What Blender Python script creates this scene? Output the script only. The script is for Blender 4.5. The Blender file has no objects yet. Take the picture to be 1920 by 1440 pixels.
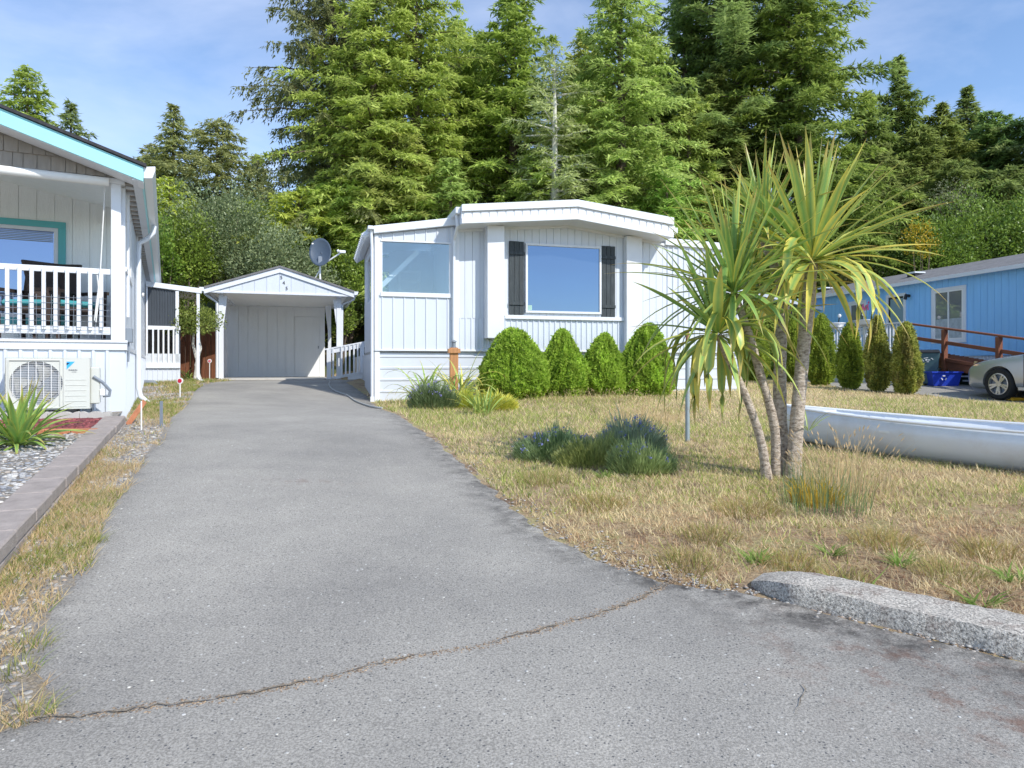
import bpy, bmesh, math, random
import numpy as np
from mathutils import Vector, Matrix

S = bpy.context.scene
COL = S.collection
R = math.radians

# ---------------------------------------------------------------- camera
CZ = 1.12            # lens height over the street
F = 1280.0           # focal length in photo pixels (24 mm lens)
PX0, PY0 = 960.0, 688.0
cd = bpy.data.cameras.new('camera')
cam = bpy.data.objects.new('camera', cd)
COL.objects.link(cam)
cam.location = (0, 0, CZ)
cam.rotation_euler = (R(90), 0, 0)
cd.sensor_width = 36
cd.lens = 24
cd.shift_y = -32 / 1920
cd.clip_start = 0.05
cd.clip_end = 3000
S.camera = cam

# ---------------------------------------------------------------- sky and sun
SUN = Vector((0.545, -0.515, 0.662)).normalized()
SUN_EL = math.asin(SUN.z)
SUN_ROT = math.atan2(SUN.x, SUN.y)
w = bpy.data.worlds.new('World')
S.world = w
w.use_nodes = True
nt = w.node_tree
nt.nodes.clear()
out = nt.nodes.new('ShaderNodeOutputWorld')
bg = nt.nodes.new('ShaderNodeBackground')
sky = nt.nodes.new('ShaderNodeTexSky')
sky.sky_type = 'NISHITA'
sky.sun_disc = False
sky.sun_elevation = SUN_EL
sky.sun_rotation = SUN_ROT
sky.altitude = 900
sky.air_density = 1.0
sky.dust_density = 0.3
sky.ozone_density = 3.0
tc = nt.nodes.new('ShaderNodeTexCoord')
mp = nt.nodes.new('ShaderNodeMapping')
mp.inputs['Scale'].default_value = (1.0, 1.0, 2.6)
mp.inputs['Rotation'].default_value = (0.2, 0.35, 0.4)
nz = nt.nodes.new('ShaderNodeTexNoise')
nz.inputs['Scale'].default_value = 2.1
nz.inputs['Detail'].default_value = 7
nz.inputs['Roughness'].default_value = 0.55
nz.inputs['Distortion'].default_value = 0.4
cr = nt.nodes.new('ShaderNodeValToRGB')
cr.color_ramp.elements[0].position = 0.40
cr.color_ramp.elements[0].color = (0, 0, 0, 1)
cr.color_ramp.elements[1].position = 0.80
cr.color_ramp.elements[1].color = (0.6, 0.6, 0.6, 1)
mx = nt.nodes.new('ShaderNodeMix')
mx.data_type = 'RGBA'
mx.inputs[7].default_value = (4.6, 5.0, 6.1, 1)
nt.links.new(tc.outputs['Generated'], mp.inputs['Vector'])
nt.links.new(mp.outputs['Vector'], nz.inputs['Vector'])
nt.links.new(nz.outputs['Fac'], cr.inputs['Fac'])
nt.links.new(cr.outputs['Color'], mx.inputs[0])
nt.links.new(sky.outputs['Color'], mx.inputs[6])
nt.links.new(mx.outputs[2], bg.inputs['Color'])
bg.inputs['Strength'].default_value = 0.15
nt.links.new(bg.outputs[0], out.inputs['Surface'])

sl = bpy.data.lights.new('sun', 'SUN')
sl.energy = 2.9
sl.angle = R(0.5)
sl.color = (1.0, 0.96, 0.89)
so = bpy.data.objects.new('sun', sl)
COL.objects.link(so)
so.rotation_euler = SUN.to_track_quat('Z', 'Y').to_euler()
so.location = (8, -8, 12)

S.view_settings.view_transform = 'Standard'
S.view_settings.look = 'None'
S.view_settings.gamma = 1
S.view_settings.use_curve_mapping = False
S.view_settings.exposure = 0.62
S.render.engine = 'CYCLES'
S.cycles.max_bounces = 6
S.cycles.transparent_max_bounces = 12
S.cycles.use_denoising = True

# ---------------------------------------------------------------- tagging
def tag(o, label=None, cat=None, group=None, kind=None):
    if label: o['label'] = label
    if cat: o['category'] = cat
    if group: o['group'] = group
    if kind: o['kind'] = kind
    return o

def empty(name, loc=(0, 0, 0), rz=0.0, label=None, cat=None, group=None):
    o = bpy.data.objects.new(name, None)
    COL.objects.link(o)
    o.location = loc
    o.rotation_euler = (0, 0, rz)
    o.empty_display_size = 0.1
    return tag(o, label, cat, group)

def copy_tree(o, parent=None):
    c = o.copy()
    COL.objects.link(c)
    c.parent = parent
    for ch in list(o.children):
        copy_tree(ch, c)
    return c

# ---------------------------------------------------------------- materials
def newmat(name):
    m = bpy.data.materials.new(name)
    m.use_nodes = True
    t = m.node_tree
    b = t.nodes['Principled BSDF']
    return m, t, b

def hexlin(c):
    return tuple(c) + (1,) if len(c) == 3 else c

def mat(name, col, rough=0.6, var=0.15, scale=6.0, bump=0.0, bscale=60.0, metal=0.0,
        dirt=None, dirt_amt=0.3, dirt_scale=3.0, spec=0.5, stretch=(1, 1, 1), attr=False):
    m, t, b = newmat(name)
    L = t.links
    b.inputs['Roughness'].default_value = rough
    b.inputs['Metallic'].default_value = metal
    b.inputs['Specular IOR Level'].default_value = spec
    tcn = t.nodes.new('ShaderNodeTexCoord')
    mpn = t.nodes.new('ShaderNodeMapping')
    mpn.inputs['Scale'].default_value = stretch
    L.new(tcn.outputs['Object'], mpn.inputs['Vector'])
    n = t.nodes.new('ShaderNodeTexNoise')
    n.inputs['Scale'].default_value = scale
    n.inputs['Detail'].default_value = 6
    n.inputs['Roughness'].default_value = 0.6
    L.new(mpn.outputs[0], n.inputs['Vector'])
    mr = t.nodes.new('ShaderNodeMapRange')
    mr.inputs['From Min'].default_value = 0.3
    mr.inputs['From Max'].default_value = 0.7
    mr.inputs['To Min'].default_value = 1 - var
    mr.inputs['To Max'].default_value = 1 + var
    L.new(n.outputs['Fac'], mr.inputs['Value'])
    mul = t.nodes.new('ShaderNodeVectorMath')
    mul.operation = 'SCALE'
    if attr:
        a = t.nodes.new('ShaderNodeAttribute')
        a.attribute_name = 'tint'
        L.new(a.outputs['Color'], mul.inputs[0])
    else:
        mul.inputs[0].default_value = col
    L.new(mr.outputs[0], mul.inputs['Scale'])
    src = mul.outputs[0]
    if dirt is not None:
        n2 = t.nodes.new('ShaderNodeTexNoise')
        n2.inputs['Scale'].default_value = dirt_scale
        n2.inputs['Detail'].default_value = 8
        n2.inputs['Roughness'].default_value = 0.7
        L.new(mpn.outputs[0], n2.inputs['Vector'])
        m2 = t.nodes.new('ShaderNodeMapRange')
        m2.inputs['From Min'].default_value = 0.52
        m2.inputs['From Max'].default_value = 0.72
        m2.inputs['To Max'].default_value = dirt_amt
        L.new(n2.outputs['Fac'], m2.inputs['Value'])
        mxn = t.nodes.new('ShaderNodeMix')
        mxn.data_type = 'RGBA'
        mxn.inputs[7].default_value = hexlin(dirt)
        L.new(m2.outputs[0], mxn.inputs[0])
        L.new(src, mxn.inputs[6])
        src = mxn.outputs[2]
    L.new(src, b.inputs['Base Color'])
    if bump > 0:
        n3 = t.nodes.new('ShaderNodeTexNoise')
        n3.inputs['Scale'].default_value = bscale
        n3.inputs['Detail'].default_value = 4
        L.new(mpn.outputs[0], n3.inputs['Vector'])
        bp = t.nodes.new('ShaderNodeBump')
        bp.inputs['Strength'].default_value = bump
        bp.inputs['Distance'].default_value = 0.01
        L.new(n3.outputs['Fac'], bp.inputs['Height'])
        L.new(bp.outputs[0], b.inputs['Normal'])
    return m

def leafmat(name, trans=0.35, rough=0.6, var=0.12, scale=1.5, sheen=0.3):
    """foliage: colour comes from the 'tint' attribute of each leaf, light passes through"""
    m, t, b = newmat(name)
    L = t.links
    a = t.nodes.new('ShaderNodeAttribute')
    a.attribute_name = 'tint'
    n = t.nodes.new('ShaderNodeTexNoise')
    n.inputs['Scale'].default_value = scale
    n.inputs['Detail'].default_value = 3
    tcn = t.nodes.new('ShaderNodeTexCoord')
    L.new(tcn.outputs['Object'], n.inputs['Vector'])
    mr = t.nodes.new('ShaderNodeMapRange')
    mr.inputs['From Min'].default_value = 0.3
    mr.inputs['From Max'].default_value = 0.7
    mr.inputs['To Min'].default_value = 1 - var
    mr.inputs['To Max'].default_value = 1 + var
    L.new(n.outputs['Fac'], mr.inputs['Value'])
    mul = t.nodes.new('ShaderNodeVectorMath')
    mul.operation = 'SCALE'
    L.new(a.outputs['Color'], mul.inputs[0])
    L.new(mr.outputs[0], mul.inputs['Scale'])
    L.new(mul.outputs[0], b.inputs['Base Color'])
    b.inputs['Roughness'].default_value = rough
    b.inputs['Specular IOR Level'].default_value = sheen
    tr = t.nodes.new('ShaderNodeBsdfTranslucent')
    L.new(mul.outputs[0], tr.inputs['Color'])
    ms = t.nodes.new('ShaderNodeMixShader')
    ms.inputs[0].default_value = trans
    L.new(b.outputs[0], ms.inputs[1])
    L.new(tr.outputs[0], ms.inputs[2])
    o = t.nodes['Material Output']
    L.new(ms.outputs[0], o.inputs['Surface'])
    return m

# ---------------------------------------------------------------- mesh builders
class MB:
    def __init__(s):
        s.v = []; s.f = []
    def add(s, vs, fs):
        n = len(s.v)
        s.v.extend([tuple(p) for p in vs])
        s.f.extend([tuple(i + n for i in f) for f in fs])
        return s
    def box(s, x0, x1, y0, y1, z0, z1):
        if x0 > x1: x0, x1 = x1, x0
        if y0 > y1: y0, y1 = y1, y0
        if z0 > z1: z0, z1 = z1, z0
        return s.add([(x0,y0,z0),(x1,y0,z0),(x1,y1,z0),(x0,y1,z0),(x0,y0,z1),(x1,y0,z1),(x1,y1,z1),(x0,y1,z1)],
                     [(0,3,2,1),(4,5,6,7),(0,1,5,4),(1,2,6,5),(2,3,7,6),(3,0,4,7)])
    def bar(s, p, q, wd, ht, up=(0, 0, 1)):
        p = Vector(p); q = Vector(q)
        d = (q - p).normalized()
        u = Vector(up)
        sd = d.cross(u)
        if sd.length < 1e-4: sd = d.cross(Vector((0, 1, 0)))
        sd.normalize()
        u = sd.cross(d).normalized()
        vs = []
        for c in (p, q):
            for a, b in ((-1,-1),(1,-1),(1,1),(-1,1)):
                vs.append(c + sd * a * wd / 2 + u * b * ht / 2)
        return s.add(vs, [(0,1,2,3),(7,6,5,4),(0,4,5,1),(1,5,6,2),(2,6,7,3),(3,7,4,0)])
    def tube(s, pts, r, n=8, cap=True):
        pts = [Vector(p) for p in pts]
        m = len(pts)
        rr = r if isinstance(r, (list, tuple)) else [r] * m
        vs = []; fs = []
        prev = None
        for i, p in enumerate(pts):
            d = (pts[min(i + 1, m - 1)] - pts[max(i - 1, 0)]).normalized()
            if prev is None:
                a = Vector((0, 0, 1)) if abs(d.z) < 0.9 else Vector((1, 0, 0))
                x = d.cross(a).normalized()
            else:
                x = (prev - d * prev.dot(d)).normalized()
            prev = x
            y = d.cross(x)
            for k in range(n):
                t = 2 * math.pi * k / n
                vs.append(p + (x * math.cos(t) + y * math.sin(t)) * rr[i])
        for i in range(m - 1):
            for k in range(n):
                a = i * n + k; b = i * n + (k + 1) % n
                fs.append((a, b, b + n, a + n))
        if cap:
            fs.append(tuple(range(n - 1, -1, -1)))
            fs.append(tuple((m - 1) * n + k for k in range(n)))
        return s.add(vs, fs)
    def prism(s, poly, y0, y1):
        """poly in (x,z), extruded along y"""
        n = len(poly)
        vs = [(x, y0, z) for x, z in poly] + [(x, y1, z) for x, z in poly]
        fs = [tuple(range(n)), tuple(range(2 * n - 1, n - 1, -1))]
        for i in range(n):
            j = (i + 1) % n
            fs.append((i, i + n, j + n, j))
        return s.add(vs, fs)
    def prismx(s, poly, x0, x1):
        n = len(poly)
        vs = [(x0, y, z) for y, z in poly] + [(x1, y, z) for y, z in poly]
        fs = [tuple(range(n - 1, -1, -1)), tuple(range(n, 2 * n))]
        for i in range(n):
            j = (i + 1) % n
            fs.append((i, j, j + n, i + n))
        return s.add(vs, fs)
    def prismz(s, poly, z0, z1):
        n = len(poly)
        vs = [(x, y, z0) for x, y in poly] + [(x, y, z1) for x, y in poly]
        fs = [tuple(range(n - 1, -1, -1)), tuple(range(n, 2 * n))]
        for i in range(n):
            j = (i + 1) % n
            fs.append((i, j, j + n, i + n))
        return s.add(vs, fs)
    def lathe(s, prof, n=16, cx=0, cy=0):
        m = len(prof)
        vs = []; fs = []
        for r, z in prof:
            for k in range(n):
                t = 2 * math.pi * k / n
                vs.append((cx + r * math.cos(t), cy + r * math.sin(t), z))
        for i in range(m - 1):
            for k in range(n):
                a = i * n + k; b = i * n + (k + 1) % n
                fs.append((a, b, b + n, a + n))
        fs.append(tuple(range(n - 1, -1, -1)))
        fs.append(tuple((m - 1) * n + k for k in range(n)))
        return s.add(vs, fs)
    def build(s, name, m, parent=None, bevel=0.0, smooth=False, loc=None):
        me = bpy.data.meshes.new(name)
        me.from_pydata(s.v, [], s.f)
        me.update()
        if bevel or smooth:
            bm = bmesh.new(); bm.from_mesh(me)
            bmesh.ops.recalc_face_normals(bm, faces=bm.faces)
            if bevel:
                bmesh.ops.bevel(bm, geom=[e for e in bm.edges if e.is_manifold and e.calc_face_angle(0) > 0.5], offset=bevel,
                                segments=1, affect='EDGES', clamp_overlap=True)
            bm.to_mesh(me); bm.free()
        if smooth:
            me.polygons.foreach_set('use_smooth', [True] * len(me.polygons))
            try: me.set_sharp_from_angle(angle=R(40))
            except Exception: pass
        me.materials.append(m)
        o = bpy.data.objects.new(name, me)
        COL.objects.link(o)
        if parent: o.parent = parent
        if loc: o.location = loc
        return o

def np_mesh(name, V, Fq, m, parent=None, tint=None, smooth=False):
    """V Nx3 floats, Fq MxK ints (all faces K-sided), tint Nx3"""
    me = bpy.data.meshes.new(name)
    V = np.ascontiguousarray(V, dtype=np.float32)
    Fq = np.ascontiguousarray(Fq, dtype=np.int32)
    k = Fq.shape[1]
    me.vertices.add(len(V)); me.vertices.foreach_set('co', V.ravel())
    me.loops.add(Fq.size); me.loops.foreach_set('vertex_index', Fq.ravel())
    me.polygons.add(len(Fq))
    me.polygons.foreach_set('loop_start', np.arange(0, Fq.size, k, dtype=np.int32))
    me.polygons.foreach_set('loop_total', np.full(len(Fq), k, dtype=np.int32))
    if smooth: me.polygons.foreach_set('use_smooth', np.ones(len(Fq), dtype=bool))
    me.update(calc_edges=True)
    if tint is not None:
        at = me.color_attributes.new('tint', 'FLOAT_COLOR', 'POINT')
        c = np.ones((len(V), 4), dtype=np.float32); c[:, :3] = tint
        at.data.foreach_set('color', c.ravel())
    me.materials.append(m)
    o = bpy.data.objects.new(name, me)
    COL.objects.link(o)
    if parent: o.parent = parent
    return o

def leaves(name, P, D, W, tint, m, parent=None):
    """one diamond leaf per row: base P, vector D (length), half width W"""
    n = len(P)
    V = np.empty((n, 4, 3), np.float32)
    V[:, 0] = P; V[:, 1] = P + D * 0.45 + W; V[:, 2] = P + D; V[:, 3] = P + D * 0.45 - W
    Fq = np.arange(n * 4).reshape(n, 4)
    return np_mesh(name, V.reshape(-1, 3), Fq, m, parent, np.repeat(tint, 4, axis=0))

def blades(name, P, D, W, tint, m, parent=None, tip=None):
    n = len(P)
    V = np.empty((n, 3, 3), np.float32)
    V[:, 0] = P - W; V[:, 1] = P + W; V[:, 2] = P + D
    c = np.repeat(tint[:, None, :], 3, axis=1)
    if tip is not None: c[:, 2] = tip
    return np_mesh(name, V.reshape(-1, 3), np.arange(n * 3).reshape(n, 3), m, parent, c.reshape(-1, 3))

def unit(a):
    return a / (np.linalg.norm(a, axis=-1, keepdims=True) + 1e-9)

# ---------------------------------------------------------------- terrain (heights relative to the lens)
CP = np.array([
 (0,0,-1.12),(0,-5,-1.15),(-3,-1,-1.12),(5,0,-1.12),(10,0,-1.05),(-10,0,-1.05),(12,-5,-1.1),(-10,-5,-1.1),
 (-1.6,2.4,-.98),(1.0,2.9,-.97),(1.7,2.2,-1.0),(3.5,3,-.9),
 (-2.6,3.5,-.87),(-3.3,5.2,-.75),(-3.95,7.2,-.63),(-1,4.0,-.90),(-1.5,7.2,-.67),
 (-5.2,17.5,-.34),(-4.2,17.5,-.34),(-7.4,17.3,-.34),(-7,16.5,-.35),(-5.2,21,-.34),(-8.5,16.5,-.35),(-9,20,-.34),(-3.5,17.6,-.37),
 (-2.6,12.8,-.65),(-2.0,10.7,-.66),(-4.5,12,-.53),(-4.5,14.5,-.42),(-6,12,-.48),(-3,15,-.50),
 (.3,12.7,-.545),(2,13,-.54),(5,15,-.52),(-1,12.3,-.60),
 (0,8,-.72),(1.5,8,-.73),(.3,5.3,-.84),(1.2,5.4,-.83),(2,5.1,-.84),(2.8,6.9,-.74),(3.8,5,-.80),(6,8,-.74),(-.3,10,-.68),
 (10.1,14.1,-.70),(8.77,15.2,-.605),(8.45,15.8,-.567),(8.18,16.5,-.54),(8.1,18,-.49),(8,19.5,-.457),(7.6,21,-.44),
 (11,17,-.42),(12,19,-.45),(10,24,-.42),(14,14,-.6),(14,10,-.8),(8,12,-.64),(10,9,-.78),(5,12,-.6),
 (0,18,-.35),(0,22,-.25),(5,20,-.4),(-12,8,-.55),(-12,16,-.4),(-10,12,-.5),(16,20,-.4),(14,24,-.35),(-13,24,-.3)], float)
_e = 1.0
_A = np.sqrt(((CP[:, None, :2] - CP[None, :, :2]) ** 2).sum(-1) + _e)
_P = np.hstack([np.ones((len(CP), 1)), CP[:, :2]])
_M = np.block([[_A + 0.02 * np.eye(len(CP)) * -1, _P], [_P.T, np.zeros((3, 3))]])
_s = np.linalg.solve(_M, np.concatenate([CP[:, 2], np.zeros(3)]))

def smooth(a, b, x):
    t = np.clip((x - a) / (b - a), 0, 1)
    return t * t * (3 - 2 * t)

def H(x, y):
    """ground height in world z"""
    x = np.asarray(x, float); y = np.asarray(y, float)
    sh = np.broadcast(x, y).shape
    x = np.broadcast_to(x, sh).ravel(); y = np.broadcast_to(y, sh).ravel()
    xc = np.clip(x, -14, 17); yc = np.clip(y, -5, 25)
    res = np.empty(len(xc))
    for i in range(0, len(xc), 20000):
        a = xc[i:i + 20000]; b = yc[i:i + 20000]
        K = np.sqrt((a[:, None] - CP[None, :, 0]) ** 2 + (b[:, None] - CP[None, :, 1]) ** 2 + _e)
        res[i:i + 20000] = K @ _s[:-3] + _s[-3] + _s[-2] * a + _s[-1] * b
    b0 = 21.5 + 6.5 * smooth(5, 9, x) - 5.5 * smooth(17, 24, x)
    t = np.clip(y - b0, 0, None)
    hill = 0.42 * (np.sqrt(t * t + 1) - 1)
    hill = np.where(hill > 7, 7 + (1 - np.exp(-(hill - 7) / 4)) * 4, hill)
    hill = hill * smooth(-60, -30, x) * (1 - smooth(60, 90, x))
    nzv = 0.12 * np.sin(x * .9 + 1.3) * np.sin(y * .7) * np.clip(t / 3, 0, 1)
    return (res + CZ + hill + nzv).reshape(sh)

def h(x, y): return float(H(x, y))

def gpx(px, py):
    """ground point seen at a photo pixel"""
    r = (px - PX0) / F
    k = 6.0
    for _ in range(60):
        k = 0.5 * k + 0.5 * (CZ - h(k * r, k)) * F / max(py - PY0, 8)
    return k * r, k

class Frame:
    """building frame: s along the front, d into the depth, z over the origin"""
    def __init__(f, ox, oy, th):
        f.O = np.array((ox, oy)); f.th = th
        f.a = np.array((math.cos(th), math.sin(th))); f.b = np.array((-math.sin(th), math.cos(th)))
        f.oz = h(ox, oy)
    def at(f, px, py, d=0.0):
        r = np.array(((px - PX0) / F, 1.0))
        k = (d + f.O @ f.b) / (r @ f.b)
        return float((k * r - f.O) @ f.a), float((PY0 - py) * k / F + CZ - f.oz)
    def s(f, px, d=0.0): return f.at(px, 0, d)[0]
    def z(f, px, py, d=0.0): return f.at(px, py, d)[1]
    def world(f, s, d): 
        p = f.O + s * f.a + d * f.b
        return float(p[0]), float(p[1])
    def g(f, s, d):
        """ground height in frame z"""
        x, y = f.world(s, d)
        return h(x, y) - f.oz
    def empty(f, name, label, cat, group=None):
        return empty(name, (f.O[0], f.O[1], f.oz), f.th, label, cat, group)

rng = np.random.default_rng(11)
random.seed(5)

def vnoise(x, y, seed=0):
    r = np.random.default_rng(seed)
    s = 0; a = 1.0; tot = 0
    for o in range(4):
        for _ in range(3):
            k = r.normal(size=2) * 1.0 * (1.9 ** o)
            s = s + a * np.sin(k[0] * x + k[1] * y + r.uniform(0, 6.28)); tot += a * .7
        a *= .7
    return s / tot
# ---------------------------------------------------------------- palette
WHITE = mat('white_siding_paint', (.64, .68, .735), .45, .03, 2.5, .08, 90, dirt=(.50, .50, .46), dirt_amt=.30, dirt_scale=1.6, stretch=(3, 3, .5))
TRIM = mat('white_trim_paint', (.73, .75, .78), .4, .03, 4, .05, 60, dirt=(.5, .5, .45), dirt_amt=.15, dirt_scale=3)
METALW = mat('white_ribbed_metal', (.63, .67, .73), .35, .03, 2, 0, dirt=(.55, .53, .48), dirt_amt=.22, dirt_scale=2.2, stretch=(1, 1, .35))
CARPW = mat('grey_white_plywood', (.88, .89, .88), .6, .04, 3, .25, 40, dirt=(.5, .5, .46), dirt_amt=.2, stretch=(4, 4, .5))
PORCHW = mat('porch_wall_paint', (.85, .88, .88), .6, .03, 3, .3, 50, stretch=(6, 6, .4))
SHAKE = mat('grey_brown_shake', (.36, .32, .28), .8, .14, 3, .6, 90, stretch=(9, 9, .8))
TURQ = mat('turquoise_fascia_paint', (.34, .74, .79), .4, .03, 3, .05, 50)
TEAL = mat('teal_trim_paint', (.10, .42, .45), .5, .04, 3)
TEALC = mat('teal_cushion', (.05, .30, .33), .85, .1, 8, .4, 200)
SHUT = mat('black_shutter_boards', (.035, .045, .05), .6, .3, 8, .6, 40, dirt=(.12, .13, .13), dirt_amt=.5, dirt_scale=9, stretch=(3, 3, .4))
ASH = mat('dark_roof_shingle', (.045, .045, .05), .9, .3, 20, .8, 150)
ASHG = mat('grey_roof_shingle', (.20, .195, .20), .9, .22, 7, .7, 90, dirt=(.10, .09, .085), dirt_amt=.6, dirt_scale=2.2)
GUTT = mat('white_gutter_metal', (.74, .77, .80), .3, .02, 3)
WOODF = mat('red_brown_fence', (.20, .075, .035), .8, .35, 5, .5, 60, stretch=(5, 5, .6))
WOODR = mat('red_brown_deck_stain', (.22, .075, .035), .65, .2, 4, .35, 70, stretch=(.7, 4, 4))
WOODP = mat('orange_cedar_post', (.50, .24, .10), .7, .2, 5, .35, 70, stretch=(5, 5, .6))
BLUE = mat('blue_siding_paint', (.27, .58, .94), .55, .05, 2.5, .15, 60, stretch=(3, 3, .4), dirt=(.33, .60, .86), dirt_amt=.4)
CONC = mat('pinkish_concrete_block', (.36, .31, .28), .9, .14, 12, .7, 90, dirt=(.2, .18, .16), dirt_amt=.5, dirt_scale=7)
SLAB = mat('concrete_slab', (.52, .50, .46), .9, .08, 4, .4, 80)
BRICK = mat('orange_edging_brick', (.50, .20, .10), .85, .2, 9, .6, 80)
LAVA = mat('red_lava_rock', (.17, .045, .05), .95, .35, 30, .8, 90)
BLACKP = mat('black_plastic', (.02, .02, .022), .5, .1, 8)
WICK = mat('dark_brown_wicker', (.045, .03, .025), .7, .3, 60, .8, 160)
GREYM = mat('grey_metal', (.22, .25, .29), .4, .05, 6)
DISH = mat('blue_grey_dish', (.075, .10, .135), .4, .06, 3)
PIPE = mat('grey_blue_pipe', (.30, .37, .40), .45, .12, 8, dirt=(.30, .14, .08), dirt_amt=.8, dirt_scale=7)
CREAM = mat('cream_enamel', (.60, .61, .56), .4, .02, 3)
ROPE = mat('white_cord', (.75, .75, .72), .7, .05, 20)
HOSE = mat('pale_grey_hose', (.42, .43, .42), .5, .08, 20)
BARK = mat('conifer_bark', (.16, .12, .09), .95, .35, 5, 1.0, 40, stretch=(4, 4, 1))
BARKG = mat('pale_lichen_bark', (.62, .60, .54), .95, .3, 8, .8, 40)
YEL = mat('yellow_paint', (.75, .42, .03), .5, .05, 6)
BINM = mat('dark_teal_bin_plastic', (.055, .12, .14), .45, .08, 4)
TUBM = mat('royal_blue_tub_plastic', (.02, .06, .50), .4, .06, 5)
RED = mat('red_reflector', (.55, .02, .05), .25, .02, 5)
PINK = mat('pink_reflector', (.75, .22, .28), .3, .02, 5)
WPL = mat('white_plastic', (.82, .82, .80), .4, .02, 5)
CANOE = mat('pale_grey_fibreglass_hull', (.78, .82, .88), .28, .04, 1.6, .02, 9, dirt=(.60, .55, .50), dirt_amt=.55, dirt_scale=1.3)
CANOEW = mat('white_gunwale', (.84, .85, .86), .35, .03, 4)
CURB = mat('curb_aggregate', (.50, .46, .40), .95, .8, 110, .8, 220, dirt=(.17, .10, .075), dirt_amt=.75, dirt_scale=9)
BLUEC = mat('pale_blue_canopy_metal', (.35, .55, .78), .4, .05, 3)

def glassmat(name, tint, rough=.02, refl=.65):
    m, t, b = newmat(name)
    b.inputs['Base Color'].default_value = tint + (1,)
    b.inputs['Metallic'].default_value = refl
    b.inputs['Roughness'].default_value = rough
    return m
GLASSB = glassmat('tinted_mirror_glass', (.15, .215, .32), .02, .85)
GLASSP = glassmat('patio_door_glass', (.22, .28, .42), .03, .8)
GLASSD = glassmat('dark_window_glass', (.30, .31, .32), .03, .4)

def clearglass():
    m, t, b = newmat('clear_porch_glass')
    L = t.links
    tr = t.nodes.new('ShaderNodeBsdfTransparent'); tr.inputs[0].default_value = (.90, .95, .96, 1)
    gl = t.nodes.new('ShaderNodeBsdfGlossy'); gl.inputs['Roughness'].default_value = .02; gl.inputs[0].default_value = (.75, .85, .9, 1)
    ms = t.nodes.new('ShaderNodeMixShader'); ms.inputs[0].default_value = .16
    L.new(tr.outputs[0], ms.inputs[1]); L.new(gl.outputs[0], ms.inputs[2])
    L.new(ms.outputs[0], t.nodes['Material Output'].inputs['Surface'])
    return m
CLEAR = clearglass()

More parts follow.
